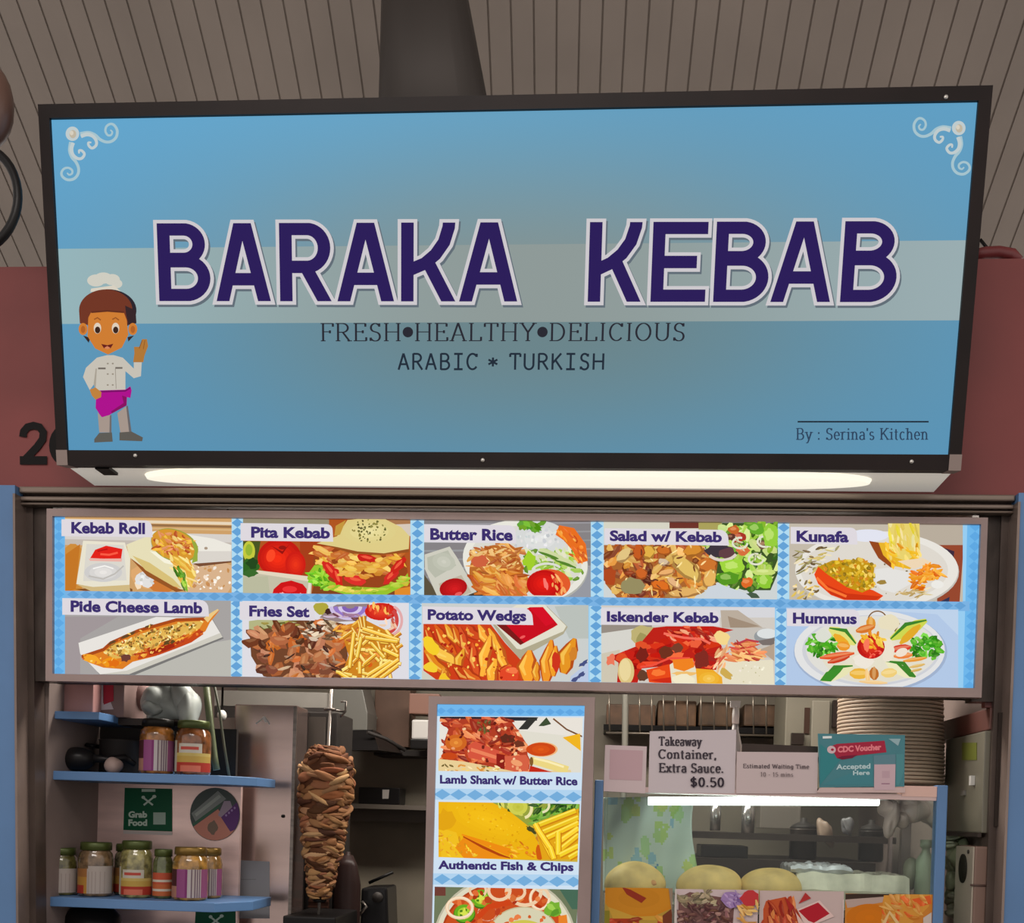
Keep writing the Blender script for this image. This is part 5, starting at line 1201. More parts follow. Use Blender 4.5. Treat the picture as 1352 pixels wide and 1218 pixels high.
def d_soup(a):
    a.rect(60, 700, 1200, 1600, (110, 120, 90)); a.rect(60, 720, 160, 800, (110, 60, 50)); a.poly([(1000, 740), (1200, 740), (1200, 900), (1100, 900)], (70, 104, 84))
    a.ell(600, 1130, 530, 480, (190, 184, 160)); a.ell(600, 1130, 515, 465, (222, 216, 190)); a.ell(590, 1130, 470, 430, (176, 62, 20)); a.ell(590, 1130, 455, 415, (200, 76, 28))
    a.dots(in_ell(590, 900, 420, 150), 40, (10, 30), [(214, 96, 40), (176, 56, 20), (226, 120, 60)]); a.stroke([(400, 960), (480, 880), (640, 850)], 40, (206, 66, 20)); a.poly([(1000, 950), (1060, 940), (1080, 1100), (1000, 1100)], (232, 130, 40))
    for cx_, cy_, rx, ry, w in ((265, 890, 95, 75, 24), (560, 760, 80, 70, 24), (680, 770, 70, 56, 22), (750, 770, 120, 100, 26), (860, 820, 70, 80, 22), (400, 760, 60, 50, 18), (470, 930, 70, 60, 20)): a.ring(cx_, cy_, rx, ry, w, (238, 204, 166)); a.ring(cx_, cy_ - 3, rx, ry, w * .4, (248, 228, 200))
    a.ell(740, 1090, 260, 210, (196, 182, 140)); a.ell(740, 1090, 250, 202, (214, 208, 176)); a.ell(740, 1110, 190, 130, (206, 196, 80))
    for cx_, cy_ in ((425, 820), (300, 930)): 
        a.ell(cx_, cy_ + 6, 82, 72, (60, 110, 20)); a.ell(cx_, cy_, 76, 66, (104, 170, 30)); a.ell(cx_, cy_, 50, 44, (170, 206, 50))
        for k in range(5): a.wob(cx_ + 30 * math.cos(k * 1.26), cy_ + 26 * math.sin(k * 1.26), 12, 9, (70, 120, 20), .2)
        a.wob(cx_, cy_, 14, 40, (214, 226, 80), .2); a.wob(cx_, cy_, 36, 10, (214, 226, 80), .2)
    a.wob(960, 900, 60, 56, (120, 176, 50), .25); a.wob(950, 890, 40, 20, (160, 206, 80), .25, rot=.6); a.wob(970, 930, 40, 20, (90, 150, 40), .3, rot=-.6)
VIy = 1316
q = [(574, 1170), (764, 1174), (lx(764, 760, VIy) - 3, VIy - 8), (571, VIy - 8)]
tf = lambda x, y: (560 + x / 5.633, 1040 + y / 5.633)
a = Art(VMENU, tf, q, base=.0012); d_soup(a)
o = a.build('dish_photo', LIT, vmenu); o['label'] = 'orange red soup bowl with onion rings and green chilli'
# ------------------------------------------------------------------ left shelves
YS, YSB = .14, .46
shelf = thing('shelf_rack', 'rack of blue edged shelves holding jars at the left of the counter', 'shelf', P(170, 1218, .3))
def shelfboard(yl, yr, xa, xb, ch, th):
    k = MB()
    A = P(xa, yl, YS); B = P(xb, yr, YS)
    z = (A.z + B.z) / 2
    outl = [Vector((A.x, YS, z)), Vector((B.x, YS, z))]
    outl += [Vector((B.x + ch, YS + .12, z)), Vector((B.x + ch, YSB, z))] if ch else [Vector((B.x, YSB, z))]
    outl += [Vector((A.x, YSB, z))]
    k.prism(outl, Vector((0, 0, -th)))
    o = k.build('shelf', M_BLUE, shelf, bevel=.002)
    return z
xa2 = 41
ZS2 = shelfboard(1015.5, 1024, xa2, 289, .085, .028)
ZS3 = shelfboard(1184, 1190, xa2, 283, .085, .03)
# the top shelf is short: its end recedes to the right
A = P(38, 937, YS); B = P(131, 940, YS); z = (A.z + B.z) / 2; ZS1 = z
m = MB(); m.prism([Vector((A.x, YS, z)), Vector((B.x, YS, z)), Vector((B.x, YSB, z)), Vector((A.x, YSB, z))], Vector((0, 0, -.024)))
m.build('shelf', M_BLUE, shelf, bevel=.002)
m = MB(); m.box(B.x, B.x + .20, YS + .14, YSB, z - .028, z - .006); m.build('shelf_support', M_DKSTEEL, shelf)
m = MB(); pl0, pl1 = P(88, 1110, YSB).x, P(316, 1110, YSB).x
m.box(pl0, pl1, YSB + .002, YSB + .022, .9, ZS2 - .002, 0)
o = m.build('back_panel', M_PINKST, shelf); o['label'] = 'pinkish stainless back panel'
m = MB(); m.box(P(92, 970, YSB).x, pl1 - .02, YSB + .002, YSB + .02, ZS2 + .001, ZS1 - .02); m.build('back_panel', M_DARK, shelf)['label'] = 'dark back panel behind the upper jars'
m = MB(); m.box(P(39, 1100, .2).x - .012, P(39, 1100, .2).x, YS + .01, YSB, .9, ZS1 - .03); m.build('side_panel', mat('side_wood', (112, 92, 84), .5, 0, .1, 5), shelf)

# stickers on the pink panel
STK = yplane(YSB + .002)
def stk(px0, py0, s): return lambda x, y: (px0 + x / s, py0 + y / s)
t = None
def green_sticker(name, tf, full, label, grp=None):
    a = Art(STK, tf, base=.0012)
    a.poly([(612, 555), (845, 560), (845, 770), (605, 762)], (22, 88, 60)) if full else a.poly([(960, 1148), (1155, 1148), (1155, 1330), (950, 1320)], (22, 88, 60))
    ox, oy = (0, 0) if full else (330, 585)
    wt = (196, 214, 200)
    a.rect(695 + ox, 562 + oy, 762 + ox, 575 + oy, wt)
    a.stroke([(705 + ox, 640 + oy), (755 + ox, 600 + oy)], 9, wt); a.stroke([(705 + ox, 605 + oy), (750 + ox, 640 + oy)], 9, wt); a.ell(757 + ox, 598 + oy, 10, 8, wt); a.ell(703 + ox, 602 + oy, 9, 8, wt)
    a.text('Grab', 630 + ox, 722 + ox, 672 + oy, 700 + oy, wt, 0, .05); a.text('Food', 630 + ox, 722 + ox, 712 + oy, 740 + oy, wt, 0, .05)
    a.rect(752 + ox, 676 + oy, 812 + ox, 735 + oy, (170, 190, 178))
    if full: a.poly([(605, 764), (845, 772), (845, 788), (605, 780)], (206, 196, 192))
    o = a.build(name, PRINT); return tag(o, label, 'sticker', grp)
green_sticker('food_delivery_sticker', stk(0, 890, 3.712), True, 'green food delivery sticker on the pink panel above the middle jars')
green_sticker('food_delivery_sticker', stk(0, 890, 3.712), False, 'green food delivery sticker below the bottom blue shelf edge')
a = Art(STK, stk(0, 890, 3.712), base=.0035)
a.ell(1055, 685, 122, 130, (84, 92, 90), n=36)
def seg(pts, col):  # clip to the disc by sampling
    a.poly(pts, col)
a.clip = [(P_[0] / 3.712, 890 + P_[1] / 3.712) for P_ in [(1055 + 120 * math.cos(2 * PI * k / 30), 685 + 128 * math.sin(2 * PI * k / 30)) for k in range(30)]]
a.poly([(930, 760), (1070, 660), (1190, 800), (1060, 840), (930, 840)], (206, 138, 120))
a.poly([(1085, 700), (1190, 600), (1200, 740), (1130, 770)], (104, 64, 122)); a.poly([(1070, 690), (1100, 620), (1130, 620), (1140, 650), (1085, 700)], (168, 150, 166)); a.poly([(940, 680), (1070, 570), (1110, 610), (960, 720)], (140, 146, 142)); a.stroke([(960, 690), (1080, 595)], 16, (170, 176, 170))
a.wob(1045, 750, 24, 32, (130, 110, 96), .2); a.stroke([(930, 750), (1080, 640)], 10, (70, 110, 88))
for k in range(4): a.ell(1110 + 14 * k, 690 - 12 * k, 5, 6, (170, 140, 190))
o = a.build('round_sticker', PRINT); tag(o, 'round grey, purple and salmon sticker at the right end of the pink panel', 'sticker')

# jars
M_LID = [mat('lid_olive', (74, 84, 40), .35, .4), mat('lid_black', (30, 28, 26), .35, .3), mat('lid_gold', (132, 104, 50), .3, .6)]
def jar(name, label, x0, x1, yt, yb, Y, zb, cont, lid, bands, lo=.36, hi=.06, grp='pickle jars on the shelves'):
    c0, c1 = P(x0, (yt + yb) / 2, Y), P(x1, (yt + yb) / 2, Y)
    r = (c1.x - c0.x) / 2
    cx_ = (c0.x + c1.x) / 2
    H = P((x0 + x1) / 2, yt, Y).z - P((x0 + x1) / 2, yb, Y).z
    t = thing(name, label, 'jar', (cx_, Y, zb), grp)
    k = MB(); bm = k
    k.lathe([(r * .85, 0), (r * .98, H * .03), (r, H * .08), (r, H * .68), (r * .93, H * .78), (r * .8, H * .83), (r * .8, H * .86)], (cx_, Y, zb), 32)
    k.build('glass_body', mat('pickle_' + name + '_%d_%d' % (cont[0], cont[1]), [q * .84 for q in cont], .12, 0, .45, 38, .15, coat=.6), t)
    k = MB(); k.lathe([(r * .86, H * .84), (r * .9, H * .845), (r * .9, H * .96), (r * .86, H * .985), (r * .3, H * .985), (0, H * .975)], (cx_, Y, zb), 32)
    k.build('lid', M_LID[lid], t)
    k = MB()
    N = 48
    z0, z1 = zb + H * hi, zb + H * (hi + lo + .12)
    rows = 10
    for i in range(N):
        a0, a1 = PI + i / N * PI, PI + (i + 1) / N * PI
        u = (math.cos((a0 + a1) / 2) + 1) / 2
        for j in range(rows):
            v = (j + .5) / rows
            c = bands(u, v)
            if c is None: continue
            k.c = lin([q * .84 for q in c])
            za, zc = z0 + (z1 - z0) * j / rows, z0 + (z1 - z0) * (j + 1) / rows
            rr = r * 1.012
            k.face([(cx_ + rr * math.cos(a0), Y + rr * math.sin(a0), za), (cx_ + rr * math.cos(a1), Y + rr * math.sin(a1), za), (cx_ + rr * math.cos(a1), Y + rr * math.sin(a1), zc), (cx_ + rr * math.cos(a0), Y + rr * math.sin(a0), zc)])
    k.build('paper_label', PRINT, t)
    return t
YEL, REDL, WHL, PUR = (206, 170, 84), (188, 62, 48), (196, 184, 176), (158, 84, 138)
def b_purple(u, v):
    if u < .28: return (78, 40, 44) if v > .35 else (182, 130, 112)
    if u < .60: return PUR if u < .52 else (140, 60, 120)
    if u < .68: return (206, 196, 196)
    if u < .92: return (196, 184, 180) if int(u * 46) % 2 else (120, 96, 110)
    return (160, 90, 130)
def b_red(u, v):
    if u < .16: return (206, 200, 180)
    if v < .34: return REDL if .2 < v or u > .85 or u < .3 else (226, 120, 96)
    if v < .62: return YEL if v < .5 else (216, 190, 110)
    if v < .86 and .24 < u < .88: return (204, 86, 74) if .68 < v < .8 and .3 < u < .8 else (214, 206, 190)
    return None
def b_white(u, v):
    if v > .92 and u < .5: return None
    if u < .46: return REDL if v < .3 and u < .36 else ((204, 150, 70) if v < .6 else (178, 120, 70))
    return WHL if (u * 40) % 4 > .8 or v > .8 else (180, 166, 160)
def b_small(u, v):
    if .2 < v < .34 or .6 < v < .72: return (226, 214, 196)
    return (204, 92, 64) if v > .5 else (206, 110, 66)
jar('pickle_jar', 'orange jar with black lid and purple label on the upper blue shelf', 186, 230, 943, 1017, .24, ZS2, (150, 96, 44), 1, b_purple, .42)
jar('pickle_jar', 'reddish jar with yellow and red label on the upper blue shelf', 233, 278, 946, 1019, .24, ZS2, (124, 74, 40), 0, b_red, .44)
jar('pickle_jar', 'small leftmost jar with yellow label on the lower blue shelf', 63, 101, 1115, 1178, .24, ZS3, (98, 92, 48), 0, b_white, .38)
jar('pickle_jar', 'brown jar with wide white label, second from left on the lower shelf', 105, 148, 1108, 1180, .24, ZS3, (116, 92, 66), 0, b_white, .38)
jar('pickle_jar', 'tall pale green jar with red and yellow label in the middle of the lower shelf', 160, 201, 1105, 1181, .24, ZS3, (140, 132, 82), 0, b_red, .36)
jar('pickle_jar', 'narrow dark green jar with small orange label between two larger jars', 203, 228, 1114, 1180, .24, ZS3, (84, 90, 52), 0, b_small, .34)
jar('pickle_jar', 'golden jar with purple label near the right end of the lower shelf', 229, 274, 1113, 1184, .22, ZS3, (158, 116, 54), 2, b_purple, .4)
jar('pickle_jar', 'golden jar with white striped label at the right end of the lower shelf, partly hidden', 256, 293, 1113, 1180, .33, ZS3, (150, 112, 60), 2, b_purple, .4)
jar('pickle_jar', 'pale jar hidden behind the tall pale green jar on the lower shelf', 152, 188, 1110, 1178, .34, ZS3, (126, 116, 86), 0, b_white, .4)

# ladle and dark utensils on the upper shelf
c = P(103, 997, .26)
t = thing('black_ladle', 'black ladle lying on the upper blue shelf left of the jars', 'ladle', (c.x, .26, ZS2))
MB().blob((c.x, .26, ZS2 + .044), .058, .05, .04, .03, 2).build('bowl', M_BLACK, t)
MB().tube([P(118, 1000, .26), P(140, 1002, .27), P(165, 1000, .3), P(178, 1009, .32)], [.016, .011, .012, .009]).build('handle', M_BLACK, t)
c = P(160, 985, .38)
t = thing('dark_cooking_pot', 'dark cooking pot at the back of the upper blue shelf behind the ladle', 'pot', (c.x, .38, ZS2))
MB().lathe([(.055, 0), (.068, .01), (.07, .11), (.073, .115), (.066, .112), (.06, .02)], (c.x, .38, ZS2)).build('pot_body', M_DARK, t)
MB().tube([(c.x - .07, .38, ZS2 + .09), (c.x - .1, .37, ZS2 + .095), (c.x - .1, .34, ZS2 + .095), (c.x - .07, .33, ZS2 + .09)], .006).build('pot_handle', M_BLACK, t)
MB().blob((P(150, 1003, .25).x, .25, ZS2 + .026), .03, .03, .026, .15, 8).build('garlic_bulb', mat('garlic', (150, 128, 120), .6))
tag(bpy.data.objects['garlic_bulb'], 'pale crumpled lump beside the ladle on the upper blue shelf', 'food')
# packaging above the top shelf
def carton(name, label, x0, x1, yt, yb, Y, dep, m_, zb=None, cat='box', rot=0):
    A, B = P(x0, yb, Y), P(x1, yt, Y)
    k = MB(); k.box(A.x, B.x, Y, Y + dep, zb if zb is not None else A.z, B.z, .004)
    o = k.build(name, m_); return tag(o, label, cat)
o = carton('pink_carton', 'pinkish carton on the short top blue shelf', 50, 124, 885, 936, .2, .2, mat('pink_card', (176, 130, 126), .55, 0, .08, 4), ZS1 + .001)
t = thing('red_striped_carton', 'white carton with a red stripe standing beside the pinkish carton', 'box', P(142, 938, .26))
A, B = P(131, 938, .26), P(165, 880, .26)
MB().box(A.x, B.x, .26, .42, ZS1 - .005, B.z, .003).build('carton_body', mat('carton_brown', (132, 108, 104), .6), t)
a = Art(yplane(.2585), base=.0005); a.poly([(131, 880), (136, 880), (136, 928), (146, 926), (150, 936), (132, 937)], (206, 196, 200)); a.poly([(136, 880), (150, 880), (150, 925), (137, 930)], (168, 44, 62))
a.build('printed_side', PRINT, t)
o = MB()
for x, y, rx, rz, sd in ((215, 922, .05, .06, 5), (238, 918, .055, .065, 6), (226, 935, .06, .05, 7), (250, 932, .035, .06, 8), (205, 938, .04, .035, 10)): o.blob(P(x, y, .32), rx, .05, rz, .34, sd, 4)
tag(o.build('plastic_bag', mat('white_plastic_bag', (170, 176, 172), .45, 0, .1, 9)), 'greyish white plastic bag behind the two upper jars', 'bag')
tag(MB().blob(P(180, 918, .40), .06, .05, .05, .14, 9).build('cloth_bundle', mat('cloth_brown', (138, 108, 104), .8, 0, .15, 9)), 'brownish cloth bundle beside the red striped carton', 'cloth')
o = MB().tube([P(282, 900, .3), P(290, 940, .3), P(296, 985, .31), P(303, 1026, .32)], .0045).build('hanging_cable', mat('cable_olive', (86, 88, 70), .5)); tag(o, 'olive grey cable hanging right of the upper jars', 'cable')
o = MB().tube([P(272, 903, .36), P(277, 950, .36), P(283, 1000, .36), P(286, 1016, .36)], .012).build('rolled_film', mat('film_green', (96, 104, 72), .4)); tag(o, 'dull green roll standing behind the reddish upper jar', 'roll')
o = MB().lathe([(.022, 0), (.026, .01), (.026, .1), (.02, .13), (.01, .15), (.01, .17)], (P(72, 1100, .3).x, .36, ZS3)).build('squeeze_bottle', mat('bottle_pale', (150, 150, 148), .4)); tag(o, 'pale bottle standing at the left end of the lower shelf', 'bottle')
o = MB().lathe([(.03, 0), (.03, .1), (.022, .12)], (P(56, 1140, .3).x, .36, ZS3)).build('dark_canister', M_BLACK); tag(o, 'black canister at the left end of the lower shelf behind the small jar', 'canister')
# below the bottom shelf
zl = P(150, 1330, .3).z
m = MB(); m.box(P(38, 1290, .16).x, P(318, 1290, .2).x, .16, .46, zl - .03, zl); m.build('shelf', M_BLUE, shelf)
o = MB(); o.blob(P(118, 1222, .3), .1, .08, .07, .1, 14); o = o.build('black_bag', M_BLACK); tag(o, 'black bag below the lower blue shelf', 'bag')
for k, (x, y) in enumerate(((187, 1226), (240, 1226))):
    p = P(x, y, .3)
    o = MB().lathe([(.05, -.08), (.052, 0), (.03, .012), (0, .014)], (p.x, .3, p.z), 20).build('dark_lidded_tub', mat('tub_dark', (62, 36, 36), .4)); tag(o, ['dark lidded tub below the lower shelf, next to the black bag', 'dark lidded tub below the lower shelf, beside the cut off green sticker'][k], 'tub', 'dark tubs below the lower shelf')

# ------------------------------------------------------------------ steel cabinet and kebab grill
YK = .55
x0, x1 = P(306.5, 1070, YK).x, P(389, 1070, YK).x
zt = P(350, 930, YK).z
t = thing('steel_cabinet', 'tall brushed steel cabinet between the shelves and the kebab spit', 'cabinet', ((x0 + x1) / 2, YK + .15, .85))
M_CAB = mat('cabinet_steel', (168, 148, 142), .22, .85, .1, 2.2, .01, (.3, 1, 3))
MB().box(x0, x1, YK, YK + .14, .85, zt, 0).build('body', M_CAB, t, bevel=.004)
m = MB(); m.box(x1 - .012, x1 - .001, YK - .006, YK, .9, zt - .003); m.build('edge_trim', M_STEEL, t)
p = P(374, 1077, YK); MB().lathe([(.006, 0), (.006, .006), (0, .007)], p, 12, axis=(0, -1, 0)).build('lock_knob', M_BLACK, t)
a = Art(yplane(YK), base=.0008); a.stroke([(338, 955), (350, 946), (356, 956)], 2.2, (176, 172, 168)); a.stroke([(347, 946), (352, 953)], 3, (190, 186, 182)); a.build('logo_mark', PRINT, t)
a = Art(yplane(YK), base=.001); a.poly([(316, 1135), (356, 1137), (356, 1212), (314, 1212)], (134, 134, 138)); a.rect(316, 1160, 338, 1161, (116, 116, 120)); a.rect(316, 1186, 340, 1187, (116, 116, 120))
o = a.build('paper_notice', PRINT); tag(o, 'pale grey paper notice stuck low on the tall steel cabinet', 'notice')
m = MB(); A, B = P(283, 931, 1.0), P(432, 914, 1.0); m.box(A.x, B.x, 1.0, 1.06, A.z, B.z); tag(m.build('overhead_rail', M_GREY), 'grey horizontal rail above the tall steel cabinet', 'rail')
m = MB(); m.hexa([P(283, 947, .99), P(432, 947, .99), P(432, 947, 1.05), P(283, 947, 1.05), P(283, 932, .99), P(432, 934, .99), P(432, 934, 1.05), P(283, 932, 1.05)]); tag(m.build('overhead_rail', M_DARK), 'dark horizontal rail just under the grey rail', 'rail')
p = P(293, 944, .8); t = thing('hanging_bulb', 'small pale bulb hanging in the dark gap left of the steel cabinet', 'bulb', p)
MB().blob(p, .017, .016, .02, .03, 3).build('bulb', M_WHITE, t)
MB().tube([p + Vector((0, 0, .016)), Vector((p.x, p.y, 2.748))], .004).build('cord', M_BLACK, t)

YG = .72
grill = thing('kebab_grill', 'dark upright kebab grill behind the meat spit', 'grill', (P(412, 1218, YG).x, YG, .85))
x0, x1 = P(392, 1070, YG).x, P(424, 1070, YG).x
MB().box(x0, x1 + .04, YG + .04, YG + .3, .85, P(410, 938, YG).z, .004).build('burner_housing', M_DARK, grill)
m = MB(); m.box(x0 - .002, x0 + .028, YG, YG + .04, .85, P(410, 940, YG).z); m.build('side_shield', mat('shield_black', (36, 30, 28), .5), grill)
m = MB(); m.box(P(403, 980, YG).x, P(426, 980, YG).x, YG + .02, YG + .039, P(410, 1010, YG).z, P(410, 945, YG).z); m.build('control_panel', mat('panel_grey', (92, 84, 78), .4, .4), grill)
for k in range(4):
    zc = 1.18 + k * .13
    m = MB(); m.box(x0 + .045, x1 + .03, YG + .028, YG + .04, zc, zc + .1)
    for q in range(5): m.box(x0 + .045, x1 + .03, YG + .02, YG + .03, zc + .01 + q * .02, zc + .016 + q * .02)
    m.build('burner', mat('burner_rust', (70, 44, 34), .7, .2, .2, 20), grill)
z0 = P(410, 1206, .5).z
MB().box(P(384, 1210, .5).x, P(452, 1210, .5).x, .4, .74, .85, z0, .006).build('drip_tray', M_BLACK, grill)
# spit with meat
YM = .5
top, bot = P(438, 905, YM), P(420, 1222, YM)
ax = (top - bot).normalized()
spit = thing('meat_spit', 'vertical skewer of stacked browned kebab meat in front of the dark grill', 'kebab meat', bot)
MB().tube([bot, top + ax * .1], .0055, 10).build('rod', mat('rod_steel', (186, 176, 168), .3, .7), spit)
cp_ = P(437, 938, YM)
m = MB(); m.tube([P(428, 936, YM), P(456, 939, YM)], .004); m.tube([P(450, 926, YM), P(457, 926, YM), P(456, 939, YM), P(449, 946, YM)], .004); m.lathe([(.001, 0), (.018, .002), (.018, .008), (.001, .01)], cp_, 16, axis=ax)
m.build('top_clamp', M_STEEL, spit)
PROF = [(985, 8), (990, 20), (1000, 29), (1012, 34), (1030, 35.5), (1050, 34.5), (1070, 31), (1090, 29), (1110, 26.5), (1130, 23), (1150, 19), (1165, 16.5), (1178, 15), (1183, 12)]
def axpt(y):
    t_ = (y - 905) / (1222 - 905); return top.lerp(bot, t_)
SCL = (P(500, 1080, YM).x - P(400, 1080, YM).x) / 100
m = MB(); m.color((92, 56, 36))
rings = []
for y, r in PROF[::-1]: rings.append((r * SCL * .95, (axpt(y) - axpt(1183)).dot(ax)))
m.lathe([(.001, 0)] + rings + [(.001, rings[-1][1] + .003)], axpt(1183), 30, axis=ax)
PAL = [(146, 100, 66), (160, 116, 78), (126, 82, 52), (172, 128, 90), (92, 58, 38), (186, 146, 104), (76, 48, 32), (148, 92, 64), (140, 100, 68)]
uu = ax.orthogonal().normalized(); vv = ax.cross(uu)
rnd = random.Random(5)
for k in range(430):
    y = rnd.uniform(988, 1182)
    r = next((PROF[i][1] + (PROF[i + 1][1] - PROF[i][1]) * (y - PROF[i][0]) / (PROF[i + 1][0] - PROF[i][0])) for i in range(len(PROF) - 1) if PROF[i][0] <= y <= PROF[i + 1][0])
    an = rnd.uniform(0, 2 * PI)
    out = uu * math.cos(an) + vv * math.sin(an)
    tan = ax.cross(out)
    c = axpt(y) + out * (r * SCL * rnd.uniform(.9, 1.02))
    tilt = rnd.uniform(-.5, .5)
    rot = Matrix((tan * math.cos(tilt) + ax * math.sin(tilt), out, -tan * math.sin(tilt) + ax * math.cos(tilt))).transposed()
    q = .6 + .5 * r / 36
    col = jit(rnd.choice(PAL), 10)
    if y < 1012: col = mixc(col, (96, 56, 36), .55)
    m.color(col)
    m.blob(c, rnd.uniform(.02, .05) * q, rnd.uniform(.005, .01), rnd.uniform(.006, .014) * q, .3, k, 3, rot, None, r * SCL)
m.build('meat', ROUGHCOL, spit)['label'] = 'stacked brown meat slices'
m = MB(); m.lathe([(.001, 0), (.022, 0), (.024, .006), (.02, .012), (.001, .012)], axpt(1190), 18, axis=ax); m.build('base_disc', M_BLACK, spit)

# ------------------------------------------------------------------ kitchen behind, centre-left
YH = 1.45
hood = thing('range_hood', 'grey range hood with dark skirt on the back wall right of the spit rod', 'hood', P(470, 965, YH))
A, B = P(436, 963, YH), P(487, 880, YH)
m = MB()
k = [(A.x, A.z), (B.x, A.z), (B.x, P(470, 940, YH).z), (P(478, 900, YH).x, P(470, 905, YH).z), (P(474, 900, YH).x, B.z), (A.x, B.z)]
m.prism([Vector((x, YH, z)) for x, z in k], Vector((0, .2, 0))); m.build('housing', mat('hood_grey', (116, 114, 108), .35, .2), hood, bevel=.004)
m = MB(); m.hexa([P(436, 990, YH - .12), P(500, 990, YH - .12), P(532, 994, YH + .2), P(436, 990, YH + .2), P(436, 964, YH - .02), P(492, 963, YH - .02), P(500, 966, YH + .2), P(436, 963, YH + .2)])
m.build('skirt', M_BLACK, hood)
m = MB(); m.tube([P(485, 966, YH - .1), P(510, 975, YH - .05), P(535, 990, YH)], .008); m.build('edge_rail', M_DARK, hood)
Yc = 1.7
o = carton('brown_cardboard_box', 'brown cardboard box on the high shelf right of the range hood', 493, 542, 900, 985, Yc, .16, mat('card_brown', (104, 78, 64), .7, 0, .1, 6), None)
o = MB().tube([P(489, 966, Yc - .04), P(497, 946, Yc - .04)], .007).build('pale_stick', M_CREAM); tag(o, 'pale stick leaning on the brown cardboard box', 'stick')
t = thing('storage_tub', 'white storage tub with dark base left of the upright menu', 'tub', P(553, 985, 1.5))
A, B = P(543, 975, 1.5), P(575, 950, 1.5)
MB().box(A.x, B.x, 1.5, 1.62, A.z, B.z, .008).build('tub_body', mat('tub_white', (196, 192, 188), .4), t)
MB().box(A.x - .004, B.x + .004, 1.495, 1.625, P(553, 988, 1.5).z, A.z, .004).build('tub_base', M_BLACK, t)
MB().box(P(540, 930, 1.5).x, P(580, 930, 1.5).x, 1.5, 1.62, P(553, 942, 1.5).z, P(553, 915, 1.5).z, .004).build('tub_lid', mat('tub_lid_brown', (130, 92, 78), .5), t)
zs = P(500, 988, 1.6).z
m = MB(); m.box(P(490, 985, 1.6).x, P(600, 985, 1.6).x, 1.66, YB, zs - .025, zs); tag(m.build('high_wall_shelf', M_DARK), 'dark high wall shelf under the brown cardboard box', 'shelf')
zs = P(520, 1062, 1.6).z
m = MB(); m.box(P(440, 1062, 1.6).x, P(610, 1062, 1.6).x, 1.6, YB, zs - .02, zs); m.box(P(440, 1062, 1.6).x, P(610, 1062, 1.6).x, 1.72, YB, zs - .075, zs - .02)
tag(m.build('low_wall_shelf', mat('shelf_taupe', (88, 80, 72), .5)), 'grey wall shelf carrying the black box', 'shelf')
t = thing('black_box', 'black box with a small white label on the grey wall shelf', 'box', (P(500, 1062, 1.65).x, 1.7, zs))
A, B = P(473, 1062, 1.65), P(528, 1040, 1.65)
MB().box(A.x, B.x, 1.65, 1.8, zs + .001, B.z, .004).build('box_body', M_BLACK, t)
a = Art(yplane(1.65), base=.001); a.poly([(505, 1042), (514, 1042), (513, 1054), (505, 1054)], (172, 166, 160)); a.build('paper_label', PRINT, t)
# dark pointed holder and black machine
Yd = .78
c = P(459, 1150, Yd)
zc0, zc1 = .848, P(459, 1124, Yd).z
Hc = zc1 - zc0
o = MB().lathe([(.05, 0), (.052, .12), (.05, Hc - .12), (.036, Hc - .05), (.018, Hc - .012), (.012, Hc - .02), (.008, Hc)], (c.x, Yd, zc0), 24, sx=1.0, sy=.7).build('dark_bottle', mat('maroon_dark', (44, 30, 28), .4)); tag(o, 'dark maroon tapering bottle behind the foot of the meat spit', 'bottle')
Yd = .85
t = thing('black_machine', 'black shiny machine on the counter right of the meat spit', 'machine', P(497, 1220, Yd))
A, B = P(474, 1260, Yd), P(513, 1171, Yd)
m = MB(); m.hexa([(A.x, Yd, A.z), (B.x + .01, Yd, A.z), (B.x + .01, Yd + .2, A.z), (A.x, Yd + .2, A.z), (A.x, Yd, B.z - .006), (B.x - .006, Yd, B.z), (B.x - .006, Yd + .2, B.z), (A.x, Yd + .2, B.z - .006)])
m.build('housing', mat('gloss_black', (30, 29, 30), .18), t, bevel=.01)
MB().tube([P(474, 1208, Yd - .02), P(484, 1196, Yd - .03), P(478, 1190, Yd - .02)], .006).build('lever', M_STEEL, t)
m = MB(); m.lathe([(.02, 0), (.02, .014), (.001, .016)], P(499, 1184, Yd), 18, axis=(0, -1, 0)); m.build('dial', M_DARK, t)
o = MB().tube([P(487, 1165, .95), P(519, 1151, .95)], .006).build('dark_stick', M_BLACK); tag(o, 'thin dark slanted stick above the black machine', 'stick')
m = MB(); m.box(XLW + .02, P(560, 1218, .3).x, .35, 1.6, .80, .848); tag(m.build('back_counter', M_STEEL), 'steel work counter under the kebab grill', 'counter')

# ------------------------------------------------------------------ right side: rack, cupboard, stack of plates
YR = 1.55
rack = thing('wire_rack', 'wire rack of trays hanging at the back, right of the upright menu', 'rack', P(905, 968, YR))
for x in (805, 845, 861, 876.5, 892, 908, 926, 943, 960, 995, 1012, 1027):
    MB().tube([P(x, 969, YR), P(x - 1, 900, YR)], .0035, 8).build('bar', mat('wire_chrome', (138, 128, 116), .3, .6), rack)
m = MB(); m.tube([P(800, 967, YR), P(1030, 971, YR)], .005); m.tube([P(800, 905, YR), P(1030, 909, YR)], .005); m.build('rail', MATS['wire_chrome'], rack)
o = MB().tube([Vector((P(825, 1000, 1.3).x, 1.3, 0)), P(825, 1000, 1.3), P(826, 890, 1.3), Vector((P(826, 890, 1.3).x, 1.3, 2.74))], .013).build('steel_pole', mat('pole_light', (150, 148, 138), .3, .5)); tag(o, 'pale steel pole in front of the wire rack', 'pole')
zsr = P(900, 966, 1.7).z
